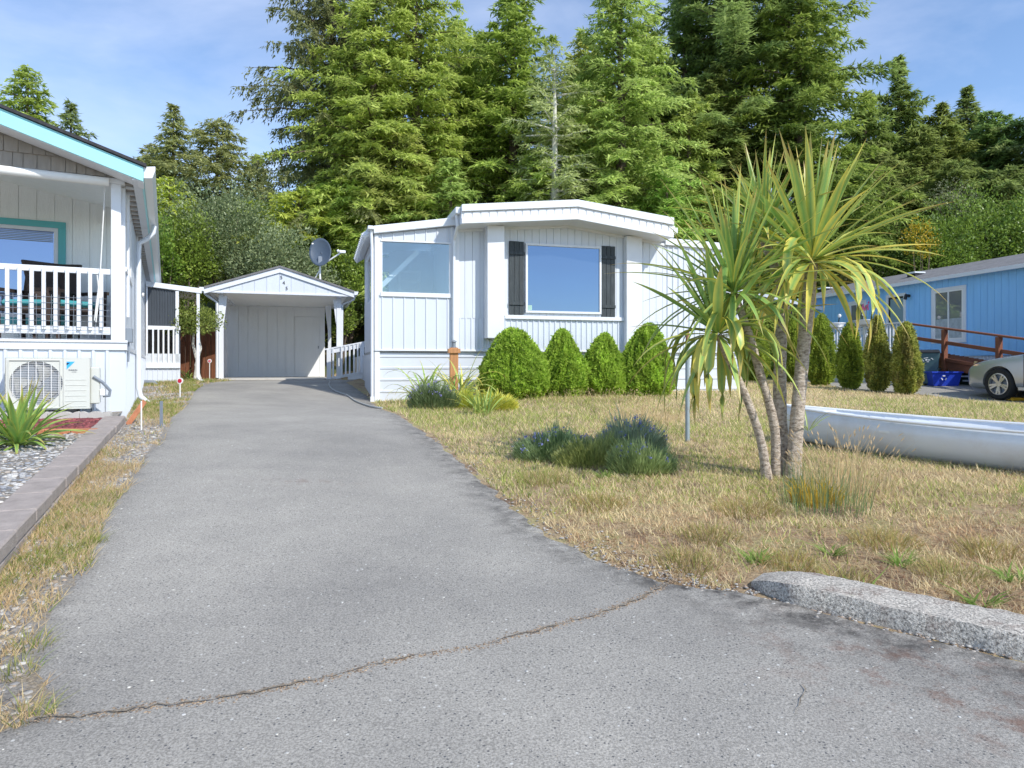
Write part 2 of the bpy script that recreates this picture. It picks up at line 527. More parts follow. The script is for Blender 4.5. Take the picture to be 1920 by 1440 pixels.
def asphalt():
    m, t, b = newmat('worn_asphalt')
    L = t.links
    tcn = t.nodes.new('ShaderNodeTexCoord')
    def noise(sc, det=6, ro=.6):
        n = t.nodes.new('ShaderNodeTexNoise'); n.inputs['Scale'].default_value = sc
        n.inputs['Detail'].default_value = det; n.inputs['Roughness'].default_value = ro
        L.new(tcn.outputs['Object'], n.inputs['Vector']); return n
    def ramp(src, p0, c0, p1, c1):
        r = t.nodes.new('ShaderNodeValToRGB')
        r.color_ramp.elements[0].position = p0; r.color_ramp.elements[0].color = c0 + (1,)
        r.color_ramp.elements[1].position = p1; r.color_ramp.elements[1].color = c1 + (1,)
        L.new(src, r.inputs['Fac']); return r
    def mixc(fac, a, bcol, mode='MIX'):
        x = t.nodes.new('ShaderNodeMix'); x.data_type = 'RGBA'; x.blend_type = mode
        if isinstance(fac, float): x.inputs[0].default_value = fac
        else: L.new(fac, x.inputs[0])
        if isinstance(a, tuple): x.inputs[6].default_value = a + (1,)
        else: L.new(a, x.inputs[6])
        if isinstance(bcol, tuple): x.inputs[7].default_value = bcol + (1,)
        else: L.new(bcol, x.inputs[7])
        return x.outputs[2]
    big = ramp(noise(.75, 7, .65).outputs['Fac'], .35, (.265, .25, .225), .68, (.39, .365, .32))
    fine = ramp(noise(140, 3, .7).outputs['Fac'], .38, (.68, .68, .68), .62, (1.3, 1.3, 1.3))
    c = mixc(1.0, big.outputs[0], fine.outputs[0], 'MULTIPLY')
    # pale stones in the mix
    vo = t.nodes.new('ShaderNodeTexVoronoi'); vo.inputs['Scale'].default_value = 46
    L.new(tcn.outputs['Object'], vo.inputs['Vector'])
    sep = t.nodes.new('ShaderNodeSeparateColor'); L.new(vo.outputs['Color'], sep.inputs[0])
    gt = t.nodes.new('ShaderNodeMath'); gt.operation = 'GREATER_THAN'; gt.inputs[1].default_value = .94
    L.new(sep.outputs[0], gt.inputs[0])
    lt = t.nodes.new('ShaderNodeMath'); lt.operation = 'LESS_THAN'; lt.inputs[1].default_value = .22
    L.new(vo.outputs['Distance'], lt.inputs[0])
    mu = t.nodes.new('ShaderNodeMath'); mu.operation = 'MULTIPLY'; L.new(gt.outputs[0], mu.inputs[0]); L.new(lt.outputs[0], mu.inputs[1])
    c = mixc(mu.outputs[0], c, (.55, .54, .50))
    vo2 = t.nodes.new('ShaderNodeTexVoronoi'); vo2.inputs['Scale'].default_value = 85
    L.new(tcn.outputs['Object'], vo2.inputs['Vector'])
    sep2 = t.nodes.new('ShaderNodeSeparateColor'); L.new(vo2.outputs['Color'], sep2.inputs[0])
    gt2 = t.nodes.new('ShaderNodeMath'); gt2.operation = 'GREATER_THAN'; gt2.inputs[1].default_value = .86
    L.new(sep2.outputs[1], gt2.inputs[0])
    lt2 = t.nodes.new('ShaderNodeMath'); lt2.operation = 'LESS_THAN'; lt2.inputs[1].default_value = .30
    L.new(vo2.outputs['Distance'], lt2.inputs[0])
    mu2 = t.nodes.new('ShaderNodeMath'); mu2.operation = 'MULTIPLY'; L.new(gt2.outputs[0], mu2.inputs[0]); L.new(lt2.outputs[0], mu2.inputs[1])
    c = mixc(mu2.outputs[0], c, (.11, .11, .11))
    # reddish brown moss stains near the curb, dark staining at the edges
    a = t.nodes.new('ShaderNodeAttribute'); a.attribute_name = 'tint'
    sp = t.nodes.new('ShaderNodeSeparateColor'); L.new(a.outputs['Color'], sp.inputs[0])
    sn = ramp(noise(7, 8, .75).outputs['Fac'], .50, (0, 0, 0), .64, (.75, .75, .75))
    mm = t.nodes.new('ShaderNodeMath'); mm.operation = 'MULTIPLY'; L.new(sn.outputs[0], mm.inputs[0]); L.new(sp.outputs[0], mm.inputs[1])
    c = mixc(mm.outputs[0], c, (.17, .085, .055))
    dn = ramp(noise(9, 8, .7).outputs['Fac'], .40, (0, 0, 0), .62, (1, 1, 1))
    m2 = t.nodes.new('ShaderNodeMath'); m2.operation = 'MULTIPLY'; L.new(dn.outputs[0], m2.inputs[0]); L.new(sp.outputs[1], m2.inputs[1])
    c = mixc(m2.outputs[0], c, (.055, .05, .045))
    L.new(c, b.inputs['Base Color'])
    b.inputs['Roughness'].default_value = .9
    bp = t.nodes.new('ShaderNodeBump'); bp.inputs['Strength'].default_value = .6; bp.inputs['Distance'].default_value = .006
    L.new(noise(120, 4, .7).outputs['Fac'], bp.inputs['Height']); L.new(bp.outputs[0], b.inputs['Normal'])
    return m
ASPH = asphalt()

def soil(name, c1, c2, c3, sc=3.0, fine=60.0):
    m, t, b = newmat(name)
    L = t.links
    tcn = t.nodes.new('ShaderNodeTexCoord')
    n1 = t.nodes.new('ShaderNodeTexNoise'); n1.inputs['Scale'].default_value = sc; n1.inputs['Detail'].default_value = 9; n1.inputs['Roughness'].default_value = .7
    n2 = t.nodes.new('ShaderNodeTexNoise'); n2.inputs['Scale'].default_value = fine; n2.inputs['Detail'].default_value = 5; n2.inputs['Roughness'].default_value = .7
    L.new(tcn.outputs['Object'], n1.inputs['Vector']); L.new(tcn.outputs['Object'], n2.inputs['Vector'])
    r = t.nodes.new('ShaderNodeValToRGB')
    r.color_ramp.elements[0].position = .36; r.color_ramp.elements[0].color = c1 + (1,)
    r.color_ramp.elements[1].position = .66; r.color_ramp.elements[1].color = c3 + (1,)
    e = r.color_ramp.elements.new(.5); e.color = c2 + (1,)
    L.new(n1.outputs['Fac'], r.inputs['Fac'])
    mr = t.nodes.new('ShaderNodeMapRange'); mr.inputs['From Min'].default_value = .3; mr.inputs['From Max'].default_value = .7
    mr.inputs['To Min'].default_value = .55; mr.inputs['To Max'].default_value = 1.45
    L.new(n2.outputs['Fac'], mr.inputs['Value'])
    mu = t.nodes.new('ShaderNodeVectorMath'); mu.operation = 'SCALE'
    L.new(r.outputs[0], mu.inputs[0]); L.new(mr.outputs[0], mu.inputs['Scale'])
    L.new(mu.outputs[0], b.inputs['Base Color'])
    b.inputs['Roughness'].default_value = .95
    bp = t.nodes.new('ShaderNodeBump'); bp.inputs['Strength'].default_value = .8; bp.inputs['Distance'].default_value = .02
    L.new(n2.outputs['Fac'], bp.inputs['Height']); L.new(bp.outputs[0], b.inputs['Normal'])
    return m
SOIL = soil('dry_thatch_soil', (.20, .13, .085), (.42, .31, .18), (.34, .33, .13))
FOREST = soil('forest_floor', (.13, .075, .045), (.09, .10, .03), (.05, .08, .02), 1.2, 12)
GRAVELM = soil('gravel_base', (.24, .21, .18), (.30, .28, .25), (.36, .28, .18), 5, 90)
LEAF = leafmat('conifer_spray', .48, .65, .15, .8)
BLEAF = leafmat('broad_leaf', .35, .45, .15, 2.0, .5)
GRASSM = leafmat('grass_blade', .45, .7, .1, 3.0, .2)
PALMM = leafmat('palm_leaf', .25, .38, .10, 9.0, .5)
# ---------------------------------------------------------------- ground sheets
def axis_steps(lo, hi, fine, far_lo, far_hi, g=1.25):
    a = list(np.arange(lo, hi + 1e-6, fine))
    st = fine; x = lo; left = []
    while x > far_lo:
        st *= g; x -= st; left.append(x)
    st = fine; x = hi; right = []
    while x < far_hi:
        st *= g; x += st; right.append(x)
    return np.array(left[::-1] + a + right)

def grid_mesh(name, xs, ys, zf, m, m2=None, split=None):
    X, Y = np.meshgrid(xs, ys)
    Z = zf(X, Y)
    V = np.stack([X, Y, Z], -1).reshape(-1, 3)
    nx = len(xs); ny = len(ys)
    i = np.arange(nx - 1)[None, :] + np.arange(ny - 1)[:, None] * nx
    Fq = np.stack([i, i + 1, i + nx + 1, i + nx], -1).reshape(-1, 4)
    o = np_mesh(name, V, Fq, m, smooth=True)
    if m2:
        o.data.materials.append(m2)
        cx = V[Fq].mean(1)
        o.data.polygons.foreach_set('material_index', split(cx[:, 0], cx[:, 1]).astype(np.int32))
    return o

xs = axis_steps(-14, 20, .25, -900, 900)
ys = axis_steps(-6, 34, .25, -700, 1500)
g = grid_mesh('ground', xs, ys, lambda x, y: H(x, y), SOIL, FOREST,
              lambda x, y: (y > 21.0 + 2 * np.sin(x)) | (np.abs(x) > 30) | (y < -12))
tag(g, kind='structure')

# driveway boundaries measured where the asphalt meets the verge
RB = [gpx(*p) for p in [(650,717),(690,742),(715,767),(745,776),(790,806),(850,852),(900,897),(955,942),(1010,987),(1060,1020),(1130,1052),(1200,1077),(1265,1097),(1330,1108),(1395,1113)]]
CURB_A = gpx(1392, 1113); CURB_B = gpx(1920, 1240)
cdx = (CURB_B[0] - CURB_A[0]) / (CURB_B[1] - CURB_A[1])
RB += [CURB_B, (CURB_A[0] + (0.0 - CURB_A[1]) * cdx, 0.0), (9.0, -1.5), (12., -6.0)]
LB = [gpx(*p) for p in [(400,717),(362,731),(343,760),(313,785),(300,823),(263,863),(233,907),(187,960),(160,1020),(147,1067),(100,1115),(58,1160),(62,1220),(47,1270),(70,1350)]]
LB += [(-2.2, 1.35), (-6, .9), (-12, .6), (-12, -6)]
RB = sorted(RB, key=lambda p: -p[1]); LB = sorted(LB, key=lambda p: -p[1])
RBn = np.array(RB)[::-1]; LBn = np.array(LB)[::-1]
def rb(y): return np.interp(y, RBn[:, 1], RBn[:, 0])
def lb(y): return np.interp(y, LBn[:, 1], LBn[:, 0])
yy = np.concatenate([np.arange(-6, .6, .2), np.arange(.6, 8, .04), np.arange(8, 17.45, .08)])
jr = .035 * vnoise(yy * 9, yy * 4, 3) + .03 * vnoise(yy * 31, yy * 3, 4)
jl = .04 * vnoise(yy * 8, yy * 5, 5) + .03 * vnoise(yy * 29, yy * 2, 6)
Lx = lb(yy) + jl; Rx = rb(yy) + jr
N = 60
tt = np.linspace(0, 1, N)
X = Lx[:, None] * (1 - tt) + Rx[:, None] * tt
Y = np.repeat(yy[:, None], N, 1)
edge_r = (Rx[:, None] - X); edge_l = X - Lx[:, None]
Z = H(X, Y) + .010
Z[:, 0] -= .02; Z[:, -1] -= .02
# stain masks: r = brown moss by the curb, g = dark damp edge
moss = smooth(.9, .1, np.abs((X - (CURB_A[0] + (Y - CURB_A[1]) * cdx)) + .55)) * smooth(3.1, 2.4, Y) * smooth(.6, 1.3, X)
_sx, _sy = gpx(585, 908)
moss = np.clip(moss + .9 * np.exp(-((X - _sx) / .28) ** 2 - ((Y - _sy) / .10) ** 2), 0, 1)
dark = (1 - smooth(0, .38, edge_r)) * .8 + .55 * smooth(1.0, .1, X * 0 + np.abs((X - (CURB_A[0] + (Y - CURB_A[1]) * cdx)))) * smooth(3.2, 2.9, Y) * smooth(.2, .9, X) + (1 - smooth(0, .22, edge_l)) * .35
tint = np.stack([moss, np.clip(dark, 0, 1), 0 * X], -1).reshape(-1, 3)
V = np.stack([X, Y, Z], -1).reshape(-1, 3)
i = np.arange(N - 1)[None, :] + np.arange(len(yy) - 1)[:, None] * N
Fq = np.stack([i, i + 1, i + N + 1, i + N], -1).reshape(-1, 4)
tag(np_mesh('driveway', V, Fq, ASPH, tint=tint, smooth=True), kind='structure')

# crack with dirt where driveway and street were joined
cr_px = [(70,1352),(150,1352),(240,1338),(330,1326),(420,1316),(510,1300),(560,1287),(640,1271),(700,1252),(760,1240),(820,1228),(870,1222),(900,1218),(960,1198),(1010,1188),(1060,1172),(1110,1160),(1160,1142),(1200,1126),(1240,1105),(1262,1090)]
cp = [gpx(*p) for p in cr_px]
def densify(pts, step):
    o = []
    for a, b in zip(pts[:-1], pts[1:]):
        n = max(1, int(math.dist(a, b) / step))
        for k in range(n):
            t = k / n
            o.append((a[0] * (1 - t) + b[0] * t, a[1] * (1 - t) + b[1] * t))
    o.append(pts[-1])
    return o
def ribbon(name, pts, wf, m, dz, jit=.01, seed=1):
    r = random.Random(seed)
    vs = []; fs = []
    for k, (x, y) in enumerate(pts):
        a = pts[max(k - 1, 0)]; b = pts[min(k + 1, len(pts) - 1)]
        tx, ty = b[0] - a[0], b[1] - a[1]; l = math.hypot(tx, ty) + 1e-9
        nx, ny = -ty / l, tx / l
        c = r.uniform(-jit, jit); wd = wf(k) * r.uniform(.15, 1.5)
        for sgn in (-1, 1):
            X_, Y_ = x + nx * (c + sgn * wd), y + ny * (c + sgn * wd)
            vs.append((X_, Y_, h(X_, Y_) + dz))
    for k in range(len(pts) - 1):
        fs.append((2 * k, 2 * k + 1, 2 * k + 3, 2 * k + 2))
    return MB().add(vs, fs).build(name, m)
CRK = soil('crack_dirt', (.23, .18, .13), (.33, .275, .21), (.38, .35, .30), 7, 150)
DUST = soil('crack_dust', (.19, .165, .135), (.22, .19, .15), (.24, .20, .16), 20, 150)
cpts = densify(cp, .025)
tag(ribbon('driveway_crack', cpts, lambda k: .0034 + .0022 * math.sin(k * .11) + .0015 * math.sin(k * .37), CRK, .0155, .010), kind='structure')
br = densify([gpx(1490,1345), gpx(1500,1330), gpx(1497,1318), gpx(1510,1300), gpx(1500,1290)], .02)
tag(ribbon('driveway_crack', br, lambda k: .002, CRK, .0155, .006, 7), kind='structure')

# retaining wall line
def wallx(y): return -2.54 - .4395 * (y - 3.68)
def wallz(y): return CZ - .74 + .0605 * (y - 3.68)
# gravel strip between wall and driveway
def strip_sheet(name, ys_, xl, xr, zf, m, n=14):
    t = np.linspace(0, 1, n)
    X = xl(ys_)[:, None] * (1 - t) + xr(ys_)[:, None] * t
    Y = np.repeat(ys_[:, None], n, 1)
    V = np.stack([X, Y, zf(X, Y)], -1).reshape(-1, 3)
    i = np.arange(n - 1)[None, :] + np.arange(len(ys_) - 1)[:, None] * n
    Fq = np.stack([i, i + 1, i + n + 1, i + n], -1).reshape(-1, 4)
    return tag(np_mesh(name, V, Fq, m, smooth=True), kind='structure')
def left_edge(y):
    return np.where(y < 7.5, wallx(y) - .02, np.where(y < 8.1, wallx(7.5) - (y - 7.5) * .7, -4.60 - .5067 * (y - 8.1)))
strip_sheet('gravel_strip', np.arange(1.3, 17.6, .12), left_edge, lambda y: lb(y) + .12, lambda x, y: H(x, y) + .005, GRAVELM)
# raised gravel bed behind the wall
strip_sheet('gravel_bed', np.arange(-.5, 8.6, .15), lambda y: wallx(y) - 5.5, lambda y: wallx(y) - .12, lambda x, y: wallz(y) - .035 + 0 * x, GRAVELM)

# neighbour's asphalt parking on the right
pa = [gpx(1500,716), gpx(1600,732), gpx(1740,742), gpx(1830,753), (10.6, 12.9), (13.5, 11), (20, 9), (20, 30), (8.6, 22)]
P_ = np.array(pa)
def inpoly(x, y, P):
    res = np.zeros(x.shape, bool)
    j = len(P) - 1
    for i in range(len(P)):
        xi, yi = P[i]; xj, yj = P[j]
        c = ((yi > y) != (yj > y)) & (x < (xj - xi) * (y - yi) / (yj - yi + 1e-12) + xi)
        res ^= c
        j = i
    return res
gx = np.arange(6, 21, .12); gy = np.arange(9, 26, .12)
GX, GY = np.meshgrid(gx, gy)
VV = np.stack([GX, GY, H(GX, GY) + .010], -1).reshape(-1, 3)
i = np.arange(len(gx) - 1)[None, :] + np.arange(len(gy) - 1)[:, None] * len(gx)
Fq = np.stack([i, i + 1, i + len(gx) + 1, i + len(gx)], -1).reshape(-1, 4)
cc = VV[Fq].mean(1)
Fq = Fq[inpoly(cc[:, 0], cc[:, 1], P_)]
tag(np_mesh('parking_area', VV, Fq, ASPH, tint=np.zeros((len(VV), 3)), smooth=True), kind='structure')

# retaining wall of small concrete blocks
rw = empty('retaining_wall', (wallx(1.0), 1.0, h(wallx(1.0), 1.0)), 0, 'low pinkish concrete block wall between gravel bed and driveway verge', 'retaining wall')
ux, uy = -.4024, .9155      # along the wall
uz = .0605 * .9155
inv = Vector(rw.location)
Lw = (7.45 - 1.0) / uy
nblk = int(Lw / .405)
blk_top = None; blk_low = None
for k in range(nblk):
    for c in range(2):
        s0 = k * .405 + (.2 if c else 0) ; s1 = s0 + .400
        if s1 > Lw: s1 = Lw
        mb = MB()
        z1 = -.0 if c == 0 else -.078
        z0 = z1 - .075 if c == 0 else z1 - .16
        off = random.uniform(-.004, .004)
        wd = .20 if c == 0 else .185
        vs = []
        for ss in (s0, s1):
            X_ = wallx(1.0) + ux * ss; Y_ = 1.0 + uy * ss
            Z_ = wallz(Y_)
            for (a, b) in ((0 + off, z0), (0 + off, z1), (-wd + off, z1), (-wd + off, z0)):
                vs.append((X_ + a * uy - inv.x + (.0), Y_ - a * ux - inv.y, Z_ + b - inv.z))
        mb.add(vs, [(0,1,2,3),(7,6,5,4),(0,4,5,1),(1,5,6,2),(2,6,7,3),(3,7,4,0)])
        mb.build('block', CONC, rw, bevel=.008)

# asphalt kerb, rounded and mossy
kb = []
nn = 46
vs = []; fs = []
ax, ay = CURB_A; bx, by = CURB_B
L_ = math.hypot(bx - ax, by - ay); tx, ty = (bx - ax) / L_, (by - ay) / L_
nx_, ny_ = -ty, tx
if ny_ < 0: nx_, ny_ = -nx_, -ny_
TL = L_ + 2.2
KB = (ax, ay, tx, ty, nx_, ny_)
prof = [(-.0, -.03), (.0, .03), (.02, .075), (.06, .078), (.13, .084), (.23, .080), (.28, .066), (.315, .035), (.33, -.03)]
for k in range(nn * 3):
    s_ = TL * k / (nn * 3 - 1)
    e = min(1, (s_ + .02) / .22) ** .5
    for (u, z) in prof:
        uu = .135 + (u - .135) * (.35 + .65 * e) + .014 * float(vnoise(np.array(s_ * 9 + u * 30), np.array(u * 40), 8)) + .05 * (1 - e)
        zz = z * e if z > 0 else z
        zz += .007 * float(vnoise(np.array(s_ * 12), np.array(u * 40), 9)) + random.uniform(-.0025, .0025) if z > 0 else 0
        X_ = ax + tx * s_ + nx_ * uu; Y_ = ay + ty * s_ + ny_ * uu
        vs.append((X_, Y_, h(ax + tx * s_, ay + ty * s_) + zz + .005))
np_ = len(prof)
for k in range(nn * 3 - 1):
    for j in range(np_ - 1):
        a = k * np_ + j
        fs.append((a, a + np_, a + np_ + 1, a + 1))
fs.append(tuple(range(np_)))
o = MB().add(vs, fs).build('kerb', CURB, smooth=True)
o['kind'] = 'structure'
# ---------------------------------------------------------------- ribbed sheet helpers
def vribs(mb, s0, s1, zb, zt, pitch, depth, ribw, y, phase=0.0):
    """vertical ribs standing proud of plane y by depth (towards -y)"""
    if not callable(zb): zb_ = zb; zb = lambda s: zb_
    if not callable(zt): zt_ = zt; zt = lambda s: zt_
    pts = [(s0, y)]
    s = s0 + pitch * (.5 + phase)
    while s + ribw < s1:
        pts += [(s - ribw * .5, y), (s - ribw * .22, y - depth), (s + ribw * .22, y - depth), (s + ribw * .5, y)]
        s += pitch
    pts.append((s1, y))
    vs = []
    for x, yy_ in pts: vs += [(x, yy_, zb(x)), (x, yy_, zt(x))]
    fs = [(2 * k, 2 * k + 2, 2 * k + 3, 2 * k + 1) for k in range(len(pts) - 1)]
    mb.add(vs, fs)
    return mb
def hribs(mb, s0, s1, z0, z1, pitch, depth, y, gf=None):
    zs = [(z1, y)]
    z = z1 - pitch * .35
    while z - .06 > z0:
        zs += [(z, y), (z - .012, y - depth), (z - .045, y - depth), (z - .062, y)]
        z -= pitch
    zs.append((z0, y))
    vs = []
    for zz, yy_ in zs: vs += [(s0, yy_, zz), (s1, yy_, zz)]
    fs = [(2 * k, 2 * k + 2, 2 * k + 3, 2 * k + 1) for k in range(len(zs) - 1)]
    mb.add(vs, fs)
    return mb
def lin(p, q):
    return lambda s: p[1] + (q[1] - p[1]) * (s - p[0]) / (q[0] - p[0])

# ================================================================ white single-wide home
W = Frame(-2.58, 12.8, R(15.7))
WH = W.empty('mobile_home', 'white single-storey mobile home with big picture window, black shutters and glazed corner porch', 'house')
DP = 13.0
sA = W.s(702)               # porch left corner
sB = W.s(857)               # main body left corner
sC = W.s(1247)              # main body right edge
sD = W.s(1391)              # addition right edge
zseam = W.z(900, 657)
zg = -.25
# --- main roof with overhang
ov = -.60
e = [W.at(*p, ov) for p in [(865,386),(1082,377),(1262,411)]]
u = [W.at(*p, ov) for p in [(865,419),(1082,411),(1260,445)]]
ztop = lambda s: e[0][1] + (e[1][1] - e[0][1]) * (s - e[0][0]) / (e[1][0] - e[0][0]) if s < e[1][0] else e[1][1] + (e[2][1] - e[1][1]) * (s - e[1][0]) / (e[2][0] - e[1][0])
zbot = lambda s: u[0][1] + (u[1][1] - u[0][1]) * (s - u[0][0]) / (u[1][0] - u[0][0]) if s < u[1][0] else u[1][1] + (u[2][1] - u[1][1]) * (s - u[1][0]) / (u[2][0] - u[1][0])
s0, sm, s1 = e[0][0], e[1][0], e[2][0]
roof = MB().prism([(s0, ztop(s0)), (s0, zbot(s0)), (sm, zbot(sm)), (s1, zbot(s1)), (s1, ztop(s1)), (sm, ztop(sm))], ov + .03, DP).build('roof', TRIM, WH)
def band(fr0, fr1, y0, y1, name, m):
    f = lambda s, t: ztop(s) + (zbot(s) - ztop(s)) * t
    P = []
    for s in (s0, sm, s1): P.append((s, f(s, fr0)))
    for s in (s1, sm, s0): P.append((s, f(s, fr1)))
    return MB().prism(P, y0, y1).build(name, m, WH, bevel=.006)
band(-.06, .34, ov - .05, ov + .03, 'roof_edge_cap', GUTT)
band(.34, .72, ov - .0, ov + .02, 'fascia_band', TRIM)
band(.72, 1.03, ov - .035, ov + .03, 'fascia_lip', GUTT)
k = s0 + .05
tmb = MB()
me0 = None
while k < s1 - .05:
    f = lambda s, t: ztop(s) + (zbot(s) - ztop(s)) * t
    MB().prism([(k, f(k, .36)), (k, f(k, .70)), (k + .135, f(k + .135, .70)), (k + .135, f(k + .135, .36))], ov - .012, ov - .001).build('fascia_shingle', TRIM, WH)
    k += .162
# gutter down the left side of the main roof and down the right side
MB().box(s0 - .10, s0 - .001, ov + .05, DP, ztop(s0) - .13, ztop(s0) - .01).build('gutter', GUTT, WH, bevel=.01)
MB().box(s1 + .001, s1 + .10, ov - .02, DP, zbot(s1) + .08, zbot(s1) + .20).build('gutter', GUTT, WH, bevel=.01)
# --- main wall body (behind the cladding)
zf = zseam
MB().prism([(sB, zf), (sC, zf), (sC, zbot(sC) + .01), (sm, zbot(sm) + .01), (sB, zbot(sB) + .01)], .02, DP - .3).build('wall', WHITE, WH)
# picture window geometry
wl, wr = W.s(985, -.03), W.s(1127, -.03)
wzb, wzt = W.z(1050, 588, -.03), W.z(1050, 459, -.03)
lw0, lw1 = W.s(946), W.s(1172)
# lower ribbed sheet and upper panels between the boxed columns
ledge = W.z(1050, 600)
vribs(MB(), sB, sC, zseam, ledge, .115, .016, .05, .005).build('lower_cladding', METALW, WH)
mb = MB(); s = sB
while s < sC - .01:
    s2 = min(s + .152, sC)
    MB().prism([(s + .003, ledge), (s2 - .003, ledge), (s2 - .003, zbot(s2) - .0), (s + .003, zbot(s) - .0)], -.004, .016).build('wall_panel', WHITE, WH)
    s = s2
# frieze under the soffit
MB().prism([(sB, zbot(sB)), (sm, zbot(sm)), (sC, zbot(sC)), (sC, zbot(sC) - .05), (sm, zbot(sm) - .05), (sB, zbot(sB) - .05)], -.03, -.006).build('frieze', TRIM, WH)
MB().box(lw0, lw1, -.05, -.006, W.z(1050, 600), W.z(1050, 593)).build('ledge_trim', TRIM, WH, bevel=.004)
# picture window
wf = MB()
fw = .045
wf.box(wl, wr, -.06, -.005, wzt - fw, wzt).box(wl, wr, -.06, -.005, wzb, wzb + fw)
wf.box(wl, wl + fw, -.06, -.005, wzb + fw, wzt - fw).box(wr - fw, wr, -.06, -.005, wzb + fw, wzt - fw)
win = wf.build('window', TRIM, WH, bevel=.004)
MB().box(wl + fw, wr - fw, -.035, -.015, wzb + fw, wzt - fw).build('pane', GLASSB, win)
MB().box(wl + fw + .01, wl + fw + .09, -.039, -.0355, wzb + fw + .01, wzb + fw + .11).build('sticker', mat('pale_green_sticker', (.35, .55, .48), .6), win)
# shutters: three boards and two battens each
for a, b, yt, yb in ((955, 983, 452, 590), (1129, 1154, 461, 595)):
    x0, x1 = W.s(a, -.05), W.s(b, -.05)
    z1, z0 = W.z((a + b) / 2, yt, -.05), W.z((a + b) / 2, yb, -.05)
    sh = MB().box(x0 + .004, x1 - .004, -.018, -.006, z0 + .01, z1 - .01).build('shutter', BLACKP, WH)
    n = 3; bw = (x1 - x0) / n
    for j in range(n):
        MB().box(x0 + j * bw + .003, x0 + (j + 1) * bw - .003, -.04, -.0185, z0 + random.uniform(0, .008), z1 - random.uniform(0, .008)).build('board', SHUT, sh, bevel=.002)
    for zz in (z1 - .24, z0 + .22):
        MB().box(x0 - .002, x1 + .002, -.062, -.0405, zz - .03, zz + .03).build('batten', SHUT, sh, bevel=.003)
# boxed columns
cz0 = W.z(930, 634, -.30)
MB().box(W.s(914, -.30), W.s(946, -.30), -.30, -.006, cz0, zbot(W.s(930, -.3)) - .001).build('boxed_column', TRIM, WH, bevel=.006)
MB().box(W.s(1175, -.16), W.s(1204, -.16), -.16, -.006, zseam + .02, zbot(W.s(1190, -.16)) - .001).build('boxed_column', TRIM, WH, bevel=.006)
# corner trims, downspout at the step of the roofs
MB().box(sB - .05, sB + .035, -.03, .03, zseam, zbot(sB) - .002).build('corner_trim', TRIM, WH, bevel=.006)
MB().tube([(s0 - .05, ov + .2, ztop(s0) - .13), (s0 - .03, ov + .2, ztop(s0) - .32), (sB - .075, -.07, ztop(s0) - .55), (sB - .075, -.07, zseam + .1)], .032, 8).build('downspout', GUTT, WH, smooth=True)
# --- right addition
at0 = W.z(1250, 447); at1 = W.z(1391, 460)
at = lin((sC, at0), (sD, at1))
MB().prism([(sC + .001, zseam), (sD, zseam), (sD, at(sD)), (sC + .001, at(sC))], .02, 6).build('addition_wall', WHITE, WH)
vribs(MB(), sC, sD, zseam, lambda s: at(s) - .14, .13, .018, .06, .006).build('addition_cladding', METALW, WH)
MB().prism([(sC - .02, at(sC)), (sC - .02, at(sC) - .15), (sD + .06, at(sD) - .15), (sD + .06, at(sD))], -.06, 6.1).build('addition_roof', GUTT, WH, bevel=.008)
MB().box(sD - .05, sD + .02, -.012, .10, zg, at(sD) - .16).build('corner_trim', TRIM, WH, bevel=.005)
# --- skirting
MB().box(sA + .12, sD - .03, .07, DP - .3, zg, zseam - .012).build('skirting_core', WHITE, WH)
hribs(MB(), sA + .08, sD - .02, zg, zseam - .012, .222, .016, .05).build('skirting', METALW, WH)
MB().box(sA + .0, sA + .10, .0, .08, zg, zseam - .03).build('skirting_corner', TRIM, WH, bevel=.005)
MB().box(sA, sD, -.022, .03, zseam - .022, zseam + .010).build('seam_trim', TRIM, WH, bevel=.003)
# --- glazed corner porch
pd = 2.9
pt = lin(W.at(697, 440), W.at(850, 426))        # top of wall under the fascia
ptt = lin(W.at(697, 427), W.at(850, 411))       # top of fascia
gl0, gl1 = W.s(717), W.s(842)
gb, gt0, gt1 = W.z(780, 549), W.z(717, 453), W.z(842, 458)
gt = lin((gl0, gt0), (gl1, gt1))
vribs(MB(), sA + .08, sB - .05, zseam, gb - .07, .208, .016, .035, .004, -.2).build('porch_cladding', METALW, WH)
vribs(MB(), sA + .08, sB - .05, lambda s: gt(s) + .035, pt, .208, .016, .035, .004, -.2).build('porch_cladding', METALW, WH)
MB().box(sA + .02, sB - .06, .008, .05, zseam, gb - .08).build('porch_wall', WHITE, WH)
MB().prism([(sA + .02, gt(sA) + .04), (sB - .06, gt(sB) + .04), (sB - .06, pt(sB)), (sA + .02, pt(sA))], .008, .05).build('porch_wall', WHITE, WH)
MB().box(sA, sA + .075, -.025, .05, zseam - .0, pt(sA)).build('corner_trim', TRIM, WH, bevel=.005)
MB().box(gl0 - .09, gl0 - .0, -.012, .05, gb - .07, gt(gl0) + .04).box(gl1, sB - .055, -.004, .05, gb - .07, gt(gl1) + .04).build('porch_post', TRIM, WH)
MB().box(gl1 + .03, gl1 + .06, -.012, -.0045, gb - .5, pt(gl1)).build('porch_post', TRIM, WH)
pf = MB()
MB().prism([(gl0 - .04, gt(gl0)), (gl1 + .04, gt(gl1)), (gl1 + .04, gt(gl1) + .035), (gl0 - .04, gt(gl0) + .035)], -.03, -.0125).build('window_head', TRIM, WH, bevel=.004)
pw = pf.box(gl0 - .04, gl1 + .06, -.03, -.0125, gb - .085, gb).build('window_sill', TRIM, WH, bevel=.004)
MB().prism([(gl0, gb), (gl1, gb), (gl1, gt(gl1)), (gl0, gt(gl0))], .005, .012).build('pane', CLEAR, pw)
